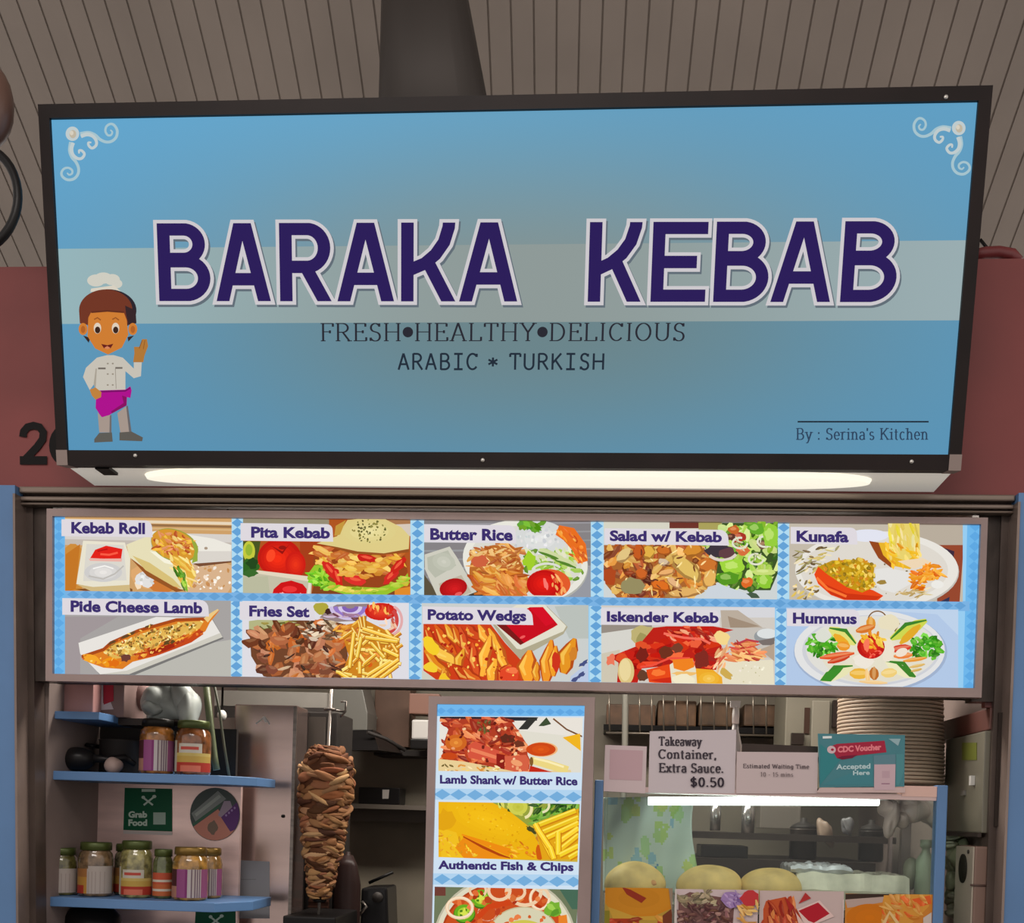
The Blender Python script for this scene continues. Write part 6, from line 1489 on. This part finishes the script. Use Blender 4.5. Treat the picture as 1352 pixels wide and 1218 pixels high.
for k, (xa, xb, ya, c) in enumerate(((800, 866, 930, (84, 60, 42)), (868, 920, 925, (92, 66, 44)), (922, 968, 927, (86, 64, 44)), (982, 1028, 930, (88, 66, 48)))):
    A, B = P(xa, 958, 1.66), P(xb, ya, 1.66)
    o = MB().box(A.x, B.x, 1.66, 1.84, A.z, B.z, .008).build('food_tray', mat('tray_%d' % k, c, .6, 0, .3, 14))
    tag(o, ['leftmost brown tray behind the wire rack', 'second brown tray from the left behind the wire rack', 'third brown tray from the left behind the wire rack', 'rightmost brown tray behind the wire rack'][k], 'tray', 'trays behind the wire rack')
m = MB(); m.box(P(797, 960, 1.66).x, P(1030, 960, 1.66).x, 1.64, YB, P(900, 966, 1.66).z, P(900, 958.5, 1.66).z); tag(m.build('tray_shelf', M_BLACK), 'dark shelf under the brown trays', 'shelf')
t = thing('spray_bottle', 'clear spray bottle with white top behind the price card', 'bottle', P(972, 985, 1.2))
p = Vector((P(970, 985, .35).x, .35, P(1000, 1043, .06).z)); h = P(970, 925, .35).z - p.z; t.location = p; ORIG[t.name] = p.copy()
MB().lathe([(.022, 0), (.024, .01), (.024, h * .5), (.011, h * .68), (.009, h * .75)], p, 20).build('bottle_body', mat('bottle_milky', (176, 172, 170), .25), t)
m = MB(); m.lathe([(.011, h * .75), (.011, h * .86), (.006, h)], p, 16); m.hexa([p + Vector((-.018, -.008, h * .93)), p + Vector((.012, -.008, h * .93)), p + Vector((.012, .008, h * .93)), p + Vector((-.018, .008, h * .93)), p + Vector((-.018, -.007, h)), p + Vector((.014, -.007, h)), p + Vector((.014, .007, h)), p + Vector((-.018, .007, h))]); m.build('trigger_cap', M_WHITE, t)
YC = 1.25
t = thing('wall_cupboard', 'pale beige wall cupboard with a dark slot left of the plate stack', 'cupboard', P(1065, 1030, YC))
A, B = P(1034, 1040, YC), P(1108, 890, YC)
MB().box(A.x, B.x, YC, YC + .3, A.z, B.z, 0).build('body', M_CREAM, t, bevel=.004)
m = MB(); m.box(P(1069, 1000, YC).x, P(1093, 1000, YC).x, YC - .018, YC, P(1080, 1000, YC).z, P(1080, 925, YC).z); m.build('door', mat('door_beige', (136, 131, 117), .5), t, bevel=.004)
m = MB(); m.box(P(1060, 1000, YC).x, P(1067, 1000, YC).x, YC - .006, YC, P(1063, 968, YC).z, P(1063, 934, YC).z); m.build('slot', mat('slot_brown', (66, 48, 40), .5), t)
m = MB(); m.box(P(1043, 1000, YC).x, P(1059, 1000, YC).x, YC - .03, YC, P(1050, 983, YC).z, P(1050, 968, YC).z); m.build('hinge', M_DKSTEEL, t); m = MB(); m.box(P(1096, 1000, YC).x, P(1103, 1000, YC).x, YC - .03, YC, P(1099, 960, YC).z, P(1099, 925, YC).z); m.build('hinge', M_DKSTEEL, t)

# stack of round foam plates on top of the display case
YP = .42
ztop_case = P(1200, 1036, YP).z
c0, c1 = P(1106, 990, YP), P(1247, 990, YP)
R0 = (c1.x - c0.x) / 2; cxs = (c0.x + c1.x) / 2
zt = P(1170, 890, YP).z
npl = 30
pit = (zt - ztop_case) / npl
def plate_obj():
    k = MB()
    k.lathe([(R0 * .7, 0), (R0 * .965, pit * .08), (R0 * .995, pit * .2), (R0, pit * .5), (R0 * .995, pit * .85), (R0 * .965, pit * .97), (R0 * .7, pit * .5), (0, pit * .5)], (0, 0, 0), 48)
    return k.build('foam_plate', mat('foam_beige', (178, 160, 140), .6), None, (0, 0, 0))
p0_ = plate_obj()
rnd = random.Random(3)
for k in range(npl):
    o = p0_ if k == 0 else p0_.copy()
    if k: C.objects.link(o)
    o.location = (cxs + rnd.uniform(-.0012, .0012) - k * .0004, YP + rnd.uniform(-.001, .001), ztop_case + k * pit)
    o.scale = (1 - k * .0014, 1 - k * .0014, 1)
    tag(o, 'beige round foam plate in the tall stack on the display case', 'plate', 'foam plates stacked on the display case')

# ------------------------------------------------------------------ display case
case = thing('display_case', 'glass food display case with food posters at the right of the counter', 'display case', P(1015, 1218, .3))
YD0, YD1 = .06, .5
zc1 = P(1000, 1043, YD0).z; zc0 = .92
cx0, cx1 = P(798, 1100, YD0).x, P(1236, 1100, YD0).x
M_PINKAL = mat('pink_aluminium', (196, 170, 166), .3, .35)
m = MB(); m.box(cx0, cx1, YD0 - .004, YD0 + .02, P(1000, 1050, YD0).z, zc1); m.box(cx0, cx1, YD0 + .02, YD1 + .1, zc1 - .004, zc1); m.build('top_frame', M_PINKAL, case)
m = MB(); m.box(cx0 + .004, cx1 - .004, YD0 + .002, YD0 + .006, zc0, P(1000, 1050, YD0).z); m.build('front_glass', GLASS, case)
m = MB(); m.box(P(1187, 1120, YD1).x, P(1199, 1120, YD1).x, YD1 - .03, YD1, zc0, zc1 - .004); m.box(P(1172, 1120, YD1).x, P(1176, 1120, YD1).x, YD1 - .02, YD1, zc0, zc1 - .004); m.build('corner_post', M_PINKAL, case)
m = MB(); m.box(cx0, cx0 + .008, YD0, YD1, zc0, zc1 - .004); m.box(cx1 - .008, cx1, YD0, YD1, zc0, zc1 - .004); m.build('side_glass', GLASS, case)
zd = P(1000, 1192, .25).z
m = MB(); m.box(cx0 + .008, cx1 - .008, YD0 + .01, YD1, zd - .02, zd); m.build('deck', mat('deck_white', (176, 172, 160), .4), case)
m = MB(); m.box(P(1185, 1055, .1).x, P(1236, 1055, .1).x, YD0 - .006, YD0 + .05, P(1200, 1051, YD0).z, P(1200, 1037, YD0).z); m.build('end_cap', mat('cap_pink', (206, 170, 158), .25, .4), case)
m = MB(); A, B = P(846, 1052, .12), P(1172, 1048, .12); m.box(A.x, B.x, .11, .15, P(1000, 1051, .12).z, zc1 - .006); m.build('lamp_holder', M_WHITE, case)
o = MB().tube([P(856, 1057, .13), P(1160, 1057.5, .13)], .0125, 16).build('fluorescent_tube', mat('tube_light', (242, 248, 246), .4, emit=7.0)); tag(o, 'lit white fluorescent tube under the top of the display case', 'lamp')
# frosted patterned bag inside left
m = MB()
NU, NV = 26, 20
Yg = .3
def bagp(u, v):
    x = 797 + 121 * u - 4 * math.sin(v * 5) * u; y = 1052 + (1178 - 1052) * v
    p = P(x, y, Yg); return Vector((p.x, Yg + .05 * math.sin(u * 9 + v * 3) * .5 + .12 * (u - .5) ** 2, p.z))
rnd = random.Random(11)
bl = [(rnd.random(), rnd.random(), rnd.uniform(.025, .06), rnd.uniform(.03, .09), rnd.choice([(160, 196, 96), (150, 190, 110), (176, 196, 90), (120, 170, 196), (150, 196, 130)])) for _ in range(44)] + [(.58, .76, .04, .05, (70, 120, 170)), (.28, .12, .07, .12, (150, 186, 90)), (.8, .1, .06, .13, (140, 190, 80))]
def bagc(u, v):
    for x, y, rx, ry, c in bl:
        if ((u - x) / rx) ** 2 + ((v - y) / ry) ** 2 < 1: return mixc(c, (190, 206, 196), .25)
    return (184, 202, 192)
NU, NV = 44, 40
for i in range(NU):
    for j in range(NV):
        k = [(i / NU, j / NV), ((i + 1) / NU, j / NV), ((i + 1) / NU, (j + 1) / NV), (i / NU, (j + 1) / NV)]
        m.c = lin(bagc((i + .5) / NU, (j + .5) / NV)); m.face([bagp(*q) for q in k], True)
bmesh.ops.remove_doubles(m.bm, verts=m.bm.verts, dist=1e-5)
o = m.build('patterned_plastic_bag', ROUGHCOL)
md = o.modifiers.new('thickness', 'SOLIDIFY'); md.thickness = .003
tag(o, 'pale green leaf patterned plastic bag hanging inside the left of the display case', 'bag')
# buns
M_BUN = mat('bun_crust', (214, 184, 112), .6, 0, .18, 9)
for k, (x, yt, rx) in enumerate(((838, 1137, 40), (936, 1140, 44), (1017, 1146, 42))):
    Yb = .2 + .01 * k
    p = P(x, 1160, Yb); r = rx * (P(900, 1160, Yb).x - P(800, 1160, Yb).x) / 100
    h = P(x, yt, Yb).z - zd
    t = thing('bun', ['bread bun in front of the patterned bag in the display case', 'middle bread bun in the display case', 'rightmost bread bun in the display case, beside the wrapped pack'][k], 'bread', (p.x, Yb, zd), 'bread buns in the display case')
    q = MB(); q.blob((p.x, Yb, zd + h * .42), r, r * .9, h * .58, .05, 20 + k, 4, None, -.72); q.build('crust', M_BUN, t)
    q = MB(); q.blob((p.x + r * (.15 - .2 * (k == 2)), Yb - r * .60, zd + h * .56), r * .5, r * .2, h * .16, .3, 40 + k, 3); q.build('toasted_patch', mat('toast_brown', (204, 146, 90), .7, 0, .2, 20), t)
    q = MB(); q.lathe([(r * .8, 0), (r * .82, h * .08), (r * .7, h * .12)], (p.x, Yb, zd), 24); q.build('base', mat('bun_base', (176, 128, 74), .6), t)
# wrapped packs
m = MB()
for k, (x0, x1, y0, y1) in enumerate(((1046, 1195, 1150, 1180),)):
    pass
def pack(name, label, x0, x1, y0, y1, Y, col, seed, amp=.004, zd=zd):
    k = MB(); k.c = lin(col)
    A, B = P(x0, y1, Y), P(x1, y0, Y)
    rn = random.Random(seed); nx_, ny_ = 30, 8
    ph = [(rn.uniform(0, 6), rn.uniform(8, 40), rn.uniform(8, 30)) for _ in range(8)]
    def hh(u, v): return sum(math.sin(a + b * u + c_ * v) for a, b, c_ in ph) * amp / 3
    top = [[Vector((A.x + (B.x - A.x) * i / nx_, Y - .04 + .2 * j / ny_, B.z + hh(i / nx_, j / ny_) - (.006 if i in (0, nx_) else 0))) for i in range(nx_ + 1)] for j in range(ny_ + 1)]
    for j in range(ny_):
        for i in range(nx_): k.face([top[j][i], top[j][i + 1], top[j + 1][i + 1], top[j + 1][i]], True)
    for i in range(nx_):
        p, q = top[0][i], top[0][i + 1]
        mid = [Vector((v.x, v.y - .012 + hh(v.x * 3, .3), (v.z + zd) / 2)) for v in (p, q)]
        k.face([Vector((p.x, p.y, zd)), Vector((q.x, q.y, zd)), mid[1], mid[0]], True); k.face([mid[0], mid[1], q, p], True)
    for s in (0, nx_):
        for j in range(ny_):
            p, q = top[j][s], top[j + 1][s]; k.face([Vector((p.x, p.y, zd)), Vector((q.x, q.y, zd)), q, p], True)
    o = k.build(name, mat('wrap_%d' % seed, col, .25, 0, .12, 14, .25, coat=.5)); return tag(o, label, 'food pack')
pack('wrapped_flatbread_pack', 'pale green plastic wrapped flatbread pack right of the buns', 1048, 1196, 1155, 1184, .24, (208, 206, 184), 51)
pack('crumpled_film_sheet', 'crumpled clear film lying on the wrapped flatbread pack', 1040, 1122, 1143, 1158, .25, (196, 200, 202), 52, .005, P(1100, 1155, .24).z + .006)
# things seen through the case
for k, (x, yb_, w) in enumerate(((944, 1096, 8), (987, 1100, 10))):
    p = P(x, yb_, 1.0); h = P(x, 1058, 1.0).z - p.z
    o = MB().lathe([(w * .0024, 0), (w * .0026, h)], p, 20).build('steel_canister', mat('canister_steel', (176, 174, 172), .2, .8)); tag(o, ['slim steel canister behind the case beside the patterned bag', 'second slim steel canister behind the case, further right'][k], 'canister', 'steel canisters on the back counter')
zq = P(960, 1098, 1.0).z
m = MB(); m.box(P(900, 1100, 1.0).x, P(1180, 1100, 1.0).x, .96, 1.3, zq - .025, zq - .001); tag(m.build('steel_shelf', M_DKSTEEL), 'dark steel shelf behind the display case carrying slim canisters', 'shelf')
o = carton('grey_carton', 'grey carton below the steel shelf behind the display case', 1003, 1058, 1064, 1093, 1.25, .12, mat('carton_grey', (112, 104, 96), .6), None)
o = carton('flat_steel_pan', 'flat dark pan under the steel shelf behind the case', 925, 988, 1117, 1131, .9, .2, M_BLACK, None, 'pan')
m = MB(); m.box(P(912, 1218, .9).x, P(1150, 1218, .9).x, .86, 1.5, .8, P(950, 1132, .9).z); tag(m.build('back_worktop', M_DKSTEEL), 'dark steel worktop behind the display case', 'counter')
for k, (x, y, r, c, lb) in enumerate(((1060, 1120, .05, (70, 62, 58), 'dark round pot behind the display case near the film sheet'), (1150, 1110, .045, (58, 54, 52), 'dark pot behind the display case near the corner post'))):
    p = P(x, y, 1.05); zz = P(950, 1132, .9).z
    t = thing('cooking_pot', lb, 'pot', (p.x, 1.05, zz))
    MB().lathe([(r * .9, 0), (r, .008), (r, .11), (r * 1.06, .115), (r * .94, .112), (r * .9, .1)], (p.x, 1.05, zz), 28).build('pot_body', mat('pot_%d' % k, c, .35, .4), t)
    MB().lathe([(r * 1.04, .116), (r * .8, .13), (.012, .142), (.012, .155), (0, .158)], (p.x, 1.05, zz), 28).build('pot_lid', M_DARK, t)
for k, (x, y, s, c, lb) in enumerate(((1090, 1098, .026, (150, 128, 112), 'beige crumpled pouch behind the case between two pots'), (1118, 1092, .022, (110, 108, 110), 'grey crumpled pouch behind the case beside the beige pouch'))):
    p = P(x, y, 1.0); o = MB().blob((p.x, 1.0, p.z), s, s * .8, s * 1.6, .5, 60 + k, 4).build('crumpled_pouch', mat('pouch_%d' % k, c, .4)); tag(o, lb, 'pouch', 'pouches behind the display case')
o = MB()
for x, y, rx, rz, sd in ((1198, 1062, .035, .035, 71), (1222, 1062, .035, .04, 72), (1210, 1072, .045, .032, 73), (1230, 1078, .02, .03, 74), (1190, 1080, .022, .03, 75), (1176, 1080, .018, .05, 76), (1170, 1066, .015, .03, 78)): o.blob(P(x, y, .3), rx, .05, rz, .34, sd, 4)
tag(o.build('pinkish_plastic_bag', mat('bag_pink', (206, 184, 176), .35, 0, .08, 9, .3)), 'pinkish white plastic bag inside the top right corner of the display case', 'bag')
o = MB(); p = P(1220, 1185, .28); h = P(1220, 1108, .28).z - zd; o.lathe([(.026, 0), (.03, .006), (.03, h * .6), (.026, h * .72), (.012, h * .82), (.012, h * .88), (.017, h * .89), (.017, h), (.001, h)], (p.x, .28, zd), 24); tag(o.build('pale_bottle', mat('bottle_greenish', (178, 184, 160), .35, 0, .1, 8)), 'pale greenish bottle inside the right end of the display case', 'bottle')
o = MB(); o.blob(P(1203, 1152, .3), .025, .03, .05, .18, 77, 3); tag(o.build('crumpled_wrapper', mat('wrapper_olive', (118, 120, 100), .5)), 'olive grey crumpled wrapper beside the pale greenish bottle', 'wrapper')

# posters on the lower front glass
PG = yplane(YD0 + .002)
def poster(label, x0, x1, y0, fn, crop):
    quad = [(x0, y0), (x1, y0 + (x1 - x0) * .012), (x1 - 3, 1300), (x0 - 3, 1300)]
    a = Art(PG, lambda x, y: (crop[0] + x / crop[2], crop[1] + y / crop[2]), quad, base=.004)
    fn(a)
    o = a.build('food_poster', PRINT); return tag(o, label, 'poster', 'food posters on the display case glass')
def o_burger(a):
    a.rect(0, 280, 700, 1200, (186, 150, 60)); a.poly([(20, 320), (560, 320), (600, 480), (420, 560), (120, 520), (40, 420)], (206, 132, 30)); a.gell(330, 400, 280, 130, (206, 136, 34), (196, 128, 30), 0, 3); a.poly([(190, 310), (260, 330), (390, 400), (350, 440), (230, 370)], (150, 50, 30)); a.poly([(80, 470), (300, 550), (540, 540), (500, 580), (120, 570)], (206, 160, 60)); a.rect(80, 565, 330, 1200, (176, 60, 30)); a.chips(in_poly([(80, 570), (560, 560), (560, 800), (80, 800)]), 40, (60, 140), (30, 60), [(196, 70, 40), (214, 150, 60), (150, 50, 30)], .1, .5); a.rect(20, 500, 90, 1200, (140, 130, 40)); a.poly([(520, 540), (600, 480), (610, 1000), (540, 1000)], (120, 60, 36)); a.poly([(570, 320), (610, 320), (600, 560)], (150, 130, 110))
poster('leftmost food poster showing an orange burger on the case glass', 799, 888, 1171, o_burger, (790, 1120, 6.145))
def o_fries(a):
    a.rect(600, 300, 1340, 1200, (206, 186, 186)); a.poly([(650, 400), (740, 350), (1040, 400), (1100, 480), (1060, 1000), (640, 1000)], (120, 84, 80)); a.chips(in_poly([(640, 350), (900, 340), (960, 440), (660, 470)]), 40, (50, 110), (20, 40), [(150, 136, 110), (176, 160, 130), (110, 100, 76)], 0, .8); a.chips(in_poly([(640, 460), (1060, 440), (1080, 800), (640, 800)]), 110, (40, 110), (16, 36), [(120, 80, 80), (90, 60, 62), (156, 116, 112), (104, 66, 60)], .1, 1.2); a.wob(1090, 410, 90, 70, (160, 130, 180), .15); a.chips(in_ell(1090, 410, 80, 60), 20, (30, 70), (10, 22), [(180, 150, 200), (130, 96, 160)], .4, 1); a.wob(1230, 400, 80, 64, (196, 56, 60), .15); a.chips(in_poly([(1120, 480), (1290, 450), (1290, 900), (1100, 900)]), 50, (60, 120), (18, 30), [(226, 170, 90), (206, 140, 60), (240, 196, 120)], .5, .8)
    a.rect(600, 310, 634, 1200, (206, 196, 190)); a.rect(1294, 330, 1330, 1200, (206, 190, 186))
poster('second food poster from the left showing meat and fries on the case glass', 891, 1001, 1173, o_fries, (790, 1120, 6.145))
def o_wedge(a):
    a.rect(0, 390, 640, 1200, (200, 178, 174)); a.poly([(40, 540), (60, 480), (200, 450), (300, 560), (340, 900), (40, 900)], (196, 84, 44)); a.chips(in_poly([(40, 500), (220, 460), (300, 570), (330, 900), (40, 900)]), 60, (70, 150), (20, 40), [(214, 96, 50), (190, 70, 40), (232, 136, 80), (160, 50, 34)], 1.3, .4); a.poly([(190, 450), (260, 520), (230, 560)], (170, 40, 36)); a.poly([(290, 500), (340, 420), (380, 460)], (180, 50, 50)); a.poly([(280, 540), (440, 475), (545, 590), (420, 640), (330, 640)], (226, 196, 190)); a.poly([(290, 550), (430, 490), (512, 570), (400, 636), (360, 620)], (180, 30, 46)); a.poly([(270, 560), (330, 640), (400, 760), (380, 780), (300, 680)], (226, 190, 180)); a.rect(0, 400, 16, 1200, (214, 190, 186)); a.rect(606, 470, 628, 1200, (220, 200, 196))
poster('third food poster from the left showing wedges and red sauce on the case glass', 1003, 1114, 1175, o_wedge, (1000, 1100, 5.408))
def o_orange(a):
    a.rect(600, 420, 1300, 1200, (206, 130, 50)); a.poly([(625, 430), (1000, 425), (900, 460), (625, 470)], (60, 44, 36)); a.poly([(625, 470), (900, 450), (890, 490), (640, 530)], (184, 160, 150)); a.gell(800, 600, 170, 100, (206, 116, 20), (216, 120, 14), 0, 3); a.poly([(900, 440), (1240, 430), (1220, 520), (1100, 640), (880, 640)], (216, 150, 60)); a.poly([(1040, 480), (1230, 440), (1240, 500), (1080, 540)], (226, 96, 40)); a.chips(in_poly([(900, 450), (1220, 440), (1100, 640), (890, 640)]), 34, (50, 120), (16, 34), [(226, 170, 90), (206, 130, 50), (236, 110, 50)], .8, .8); a.stroke([(900, 640), (940, 560), (1000, 640)], 24, (226, 190, 130)); a.poly([(1180, 600), (1240, 560), (1240, 700), (1180, 700)], (206, 190, 180))
poster('rightmost food poster showing orange food on the case glass', 1116, 1231, 1179, o_orange, (1000, 1100, 5.408))
# blue posts beside the case
for k, (xa, xb, yt, lb) in enumerate(((785.5, 797, 1029, 'blue painted post at the left side of the display case'), (1238, 1252, 1036, 'blue painted post at the right side of the display case'))):
    A, B = P(xa - (0 if k == 0 else 0), yt, .05), P(xb, yt, .05)
    o = MB().box(A.x, B.x, .05, .09, .0, A.z).build('blue_post', M_BLUE, bevel=.003); tag(o, lb, 'post', 'blue posts of the display case')

# cards standing on the case
ztc = zc1
def card(name, label, quad, Y, col, fn=None, cat='sign', th=.004):
    t = thing(name, label, cat, P((quad[2][0] + quad[3][0]) / 2, (quad[2][1] + quad[3][1]) / 2, Y))
    k = MB(); k.prism([P(x, y, Y) for x, y in quad], Vector((0, th, 0))); k.build('card', mat('card_%d_%d_%d' % col, col, .4), t)
    if fn:
        a = Art(yplane(Y), base=.0008, step=4e-5); fn(a); a.build('print', PRINT, t)
    return t
def f_qr(a): a.poly([(805.5, 989), (849, 990.5), (847.5, 1030), (804.5, 1028.5)], (192, 160, 166))
card('payment_card', 'small pinkish payment card at the left end of the display case top', [(799, 983), (854, 985), (852, 1047), (797, 1044)], .05, (200, 180, 182), f_qr)
GT = (66, 58, 66)
def f_take(a):
    a.serif('Takeaway', 870, 926, 972, 984, GT, .2, .1, .05, .01)
    a.serif('Container,', 869, 946, 989, 1001, GT, .2, .1, .05, .01)
    a.serif('Extra Sauce.', 870, 955, 1007, 1019, GT, .2, .1, .05, .01)
    a.serif('$0.50', 911, 956, 1026, 1038, (52, 44, 54), .22, .12, .05, .01)
card('price_card', 'white takeaway container price card, tallest on the display case', [(858, 965), (972, 963), (970, 1047), (856, 1046)], .055, (198, 186, 190), f_take)
def f_wait(a):
    a.serif('Estimated Waiting Time', 981, 1068, 1008, 1013.5, (92, 80, 84), .2, .11, .04, .012)
    a.serif('10 - 15 mins', 1004, 1047, 1019, 1024.5, (120, 106, 108), .17, .1, .04, .012)
card('waiting_time_card', 'low pinkish waiting time card right of the price card', [(973, 992), (1080, 993), (1079, 1047), (972, 1047)], .05, (196, 178, 178), f_wait)
tag(MB().hexa([P(974, 1042.5, .1), P(1078, 1043, .1), P(1078, 1043, .16), P(974, 1042.5, .16), P(980, 981, .1), P(1080, 985, .1), P(1080, 985, .16), P(980, 981, .16)]).build('dark_tray', M_DKSTEEL), 'dark tray standing behind the waiting time card', 'tray')
def f_cdc(a):
    tf = lambda x, y: (1030 + x / 5.878, 900 + y / 5.878)
    a.tf = tf
    a.poly([(310, 800), (470, 600), (310, 480)], (56, 132, 138)); a.poly([(310, 800), (720, 640), (720, 800)], (70, 132, 142)); a.poly([(840, 440), (935, 440), (915, 495)], (150, 180, 186)); a.poly([(900, 560), (960, 560), (960, 700), (920, 800), (900, 800)], (80, 140, 146))
    a.poly([(390, 500), (440, 480), (810, 455), (825, 545), (600, 570), (480, 600), (440, 590)], (166, 40, 66)); a.poly([(440, 590), (480, 575), (600, 565), (560, 590), (480, 602)], (120, 26, 56)); a.ell(398, 525, 34, 30, (214, 184, 190), .2); a.ell(405, 525, 12, 10, (166, 40, 66))
    a.text('CDC Voucher', 445, 785, 503, 545, (232, 130, 140), -.06, .05)
    a.text('Accepted', 435, 700, 640, 678, (186, 212, 216), -.03, .03); a.text('Here', 565, 695, 690, 722, (186, 212, 216), -.03, .03)
    a.poly([(725, 570), (895, 560), (895, 640), (725, 640)], (96, 134, 146)); a.poly([(730, 640), (895, 638), (890, 838), (728, 838)], (200, 172, 180)); a.rect(790, 690, 850, 745, (190, 160, 170)); a.rect(785, 785, 850, 793, (150, 110, 130))
    a.stroke([(330, 430), (400, 428)], 18, (226, 236, 236))
card('voucher_card', 'teal voucher card with a red banner at the right of the display case top', [(1080, 968), (1195, 970), (1194, 1038), (1082, 1039)], .045, (58, 124, 134), f_cdc)
m = MB(); m.hexa([P(1078, 1046, .045), P(1195, 1046, .045), P(1195, 1046, .06), P(1078, 1046, .06), P(1082, 1039.5, .045), P(1195, 1039, .045), P(1195, 1039, .06), P(1082, 1039.5, .06)])
tag(m.build('card_base', M_PINKAL), 'pinkish base strip under the teal voucher card', 'strip')

# ------------------------------------------------------------------ right wall boxes
Xw = XRW + .02
t = thing('electrical_box', 'grey green electrical cabinet on the right wall behind the blue post', 'electrical box', (Xw - .03, .2, P(1290, 1100, .1).z))
XE = P(1298, 1030, .05).x
z0, z1 = P(1290, 1099, .1).z, P(1290, 966, .1).z
MB().box(XE, Xw - .001, .05, .42, z0, z1, .004).build('cabinet_body', mat('box_greygreen', (110, 106, 92), .45, 0, .06, 4), t)
def xf(px, py, X):   # point of the plane x = X seen at the pixel
    d = ray(px, py); return CAM + d * ((X - CAM.x) / d.x)
q = [xf(1271, 980, XE), xf(1290, 980, XE), xf(1290, 1003, XE), xf(1271, 1003, XE)]
m = MB(); m.prism(q, Vector((-.002, 0, 0))); m.build('warning_label', mat('label_lime', (98, 104, 32), .5), t)
q = xf(1286, 1030, XE); m = MB(); m.box(XE - .012, XE, q.y - .008, q.y + .008, q.z - .014, q.z + .014); m.build('latch', M_WHITE, t)
q = xf(1274, 1046, XE); m = MB(); m.box(XE - .008, XE, q.y - .012, q.y + .012, q.z - .008, q.z + .006); m.build('keyhole_plate', M_GREY, t)
m = MB(); m.box(XE - .01, XE, .048, .42, z0 - .012, z0); m.build('bottom_lip', M_DKSTEEL, t)
tag(MB().box(Xw - .035, Xw - .004, .02, .045, z0 + .02, z1 + .05).build('conduit_strip', M_DKSTEEL), 'dark conduit strip beside the electrical cabinet', 'conduit')
XB = P(1306, 950, .05).x
za, zb2 = P(1310, 963, .05).z, P(1310, 934, .05).z
tag(MB().box(XB, Xw - .001, .045, .62, za, zb2, .003).build('brown_beam', mat('beam_brown', (92, 52, 44), .5, 0, .1, 5)), 'dark red brown beam above the electrical cabinet', 'beam')
tag(MB().box(P(1300, 900, .06).x, Xw - .001, .05, .08, zb2 + .001, P(1310, 860, .06).z).build('brown_board', mat('board_brown', (96, 48, 44), .5)), 'red brown upright board above the brown beam', 'board')
t = thing('towel_dispenser', 'brown and beige towel dispenser with an oval opening below the electrical cabinet', 'dispenser', (Xw - .05, .12, P(1290, 1260, .05).z))
XD = P(1286, 1150, .04).x
z0, z1 = P(1300, 1270, .04).z, P(1300, 1117, .04).z
MB().box(XD, Xw - .001, .04, .2, z0, z1, .006).build('dispenser_body', mat('dispenser_brown', (122, 96, 84), .45), t)
m = MB(); m.box(XD - .004, XD, .042, .198, z0, z1 - .002); m.build('side_plate', mat('plate_beige', (168, 158, 142), .45), t)
q0 = xf(1272, 1146, XD - .004)
m = MB(); m.lathe([(.034, 0), (.034, .004), (.001, .005)], (XD - .004, q0.y, q0.z), 26, axis=(-1, 0, 0))
o = m.build('oval_opening', mat('opening_dark', (32, 30, 22), .6), t)
for v in o.data.vertices: v.co.z = (v.co.z + ORIG[t.name].z - q0.z) * 1.25 + q0.z - ORIG[t.name].z
q1 = xf(1279, 1124, XD - .004); m = MB(); m.lathe([(.006, 0), (.006, .003)], (XD - .004, q1.y, q1.z), 12, axis=(-1, 0, 0)); m.build('screw', M_DKSTEEL, t)
q2 = P(1286, 1168, .038); m = MB(); m.tube([q2 + Vector((-.01, 0, 0)), q2 + Vector((.05, 0, 0))], .003); m.build('seam', mat('seam_brown', (78, 56, 48), .5), t)
for k, (x, y, rx, rz, c, lb) in enumerate(((1260, 1150, .03, .09, (140, 146, 118), 'pale green plastic bag hanging left of the towel dispenser'), (1268, 1196, .04, .05, (122, 120, 102), 'crumpled grey bag low beside the towel dispenser'), (1258, 1110, .025, .03, (156, 162, 138), 'small pale bag just under the electrical cabinet'))):
    p = P(x, y, .36)
    o = MB()
    for q in range(7): o.blob(p + Vector((math.sin(q * 2.4) * rx * .6, math.cos(q * 1.7) * .02, (q - 3) / 3 * rz * .75)), rx * .75, .04, rz * .34, .36, 90 + k * 9 + q, 4)
    o = o.build('hanging_bag', mat('hang_%d' % k, c, .4, 0, .25, 12, .4)); tag(o, lb, 'bag')
tag(MB().blob(P(1278, 1198, .3), .02, .02, .045, .12, 96, 3).build('black_pouch', mat('pouch_black', (38, 36, 28), .5)), 'dark pouch hanging below the oval opening of the dispenser', 'pouch')
tag(MB().box(P(1246, 938, .8).x, P(1276, 938, .8).x, .8, .9, P(1260, 945, .8).z, P(1260, 915, .8).z, .004).build('wall_vent_box', mat('vent_grey', (118, 118, 102), .5)), 'grey box high on the wall right of the plate stack', 'box')
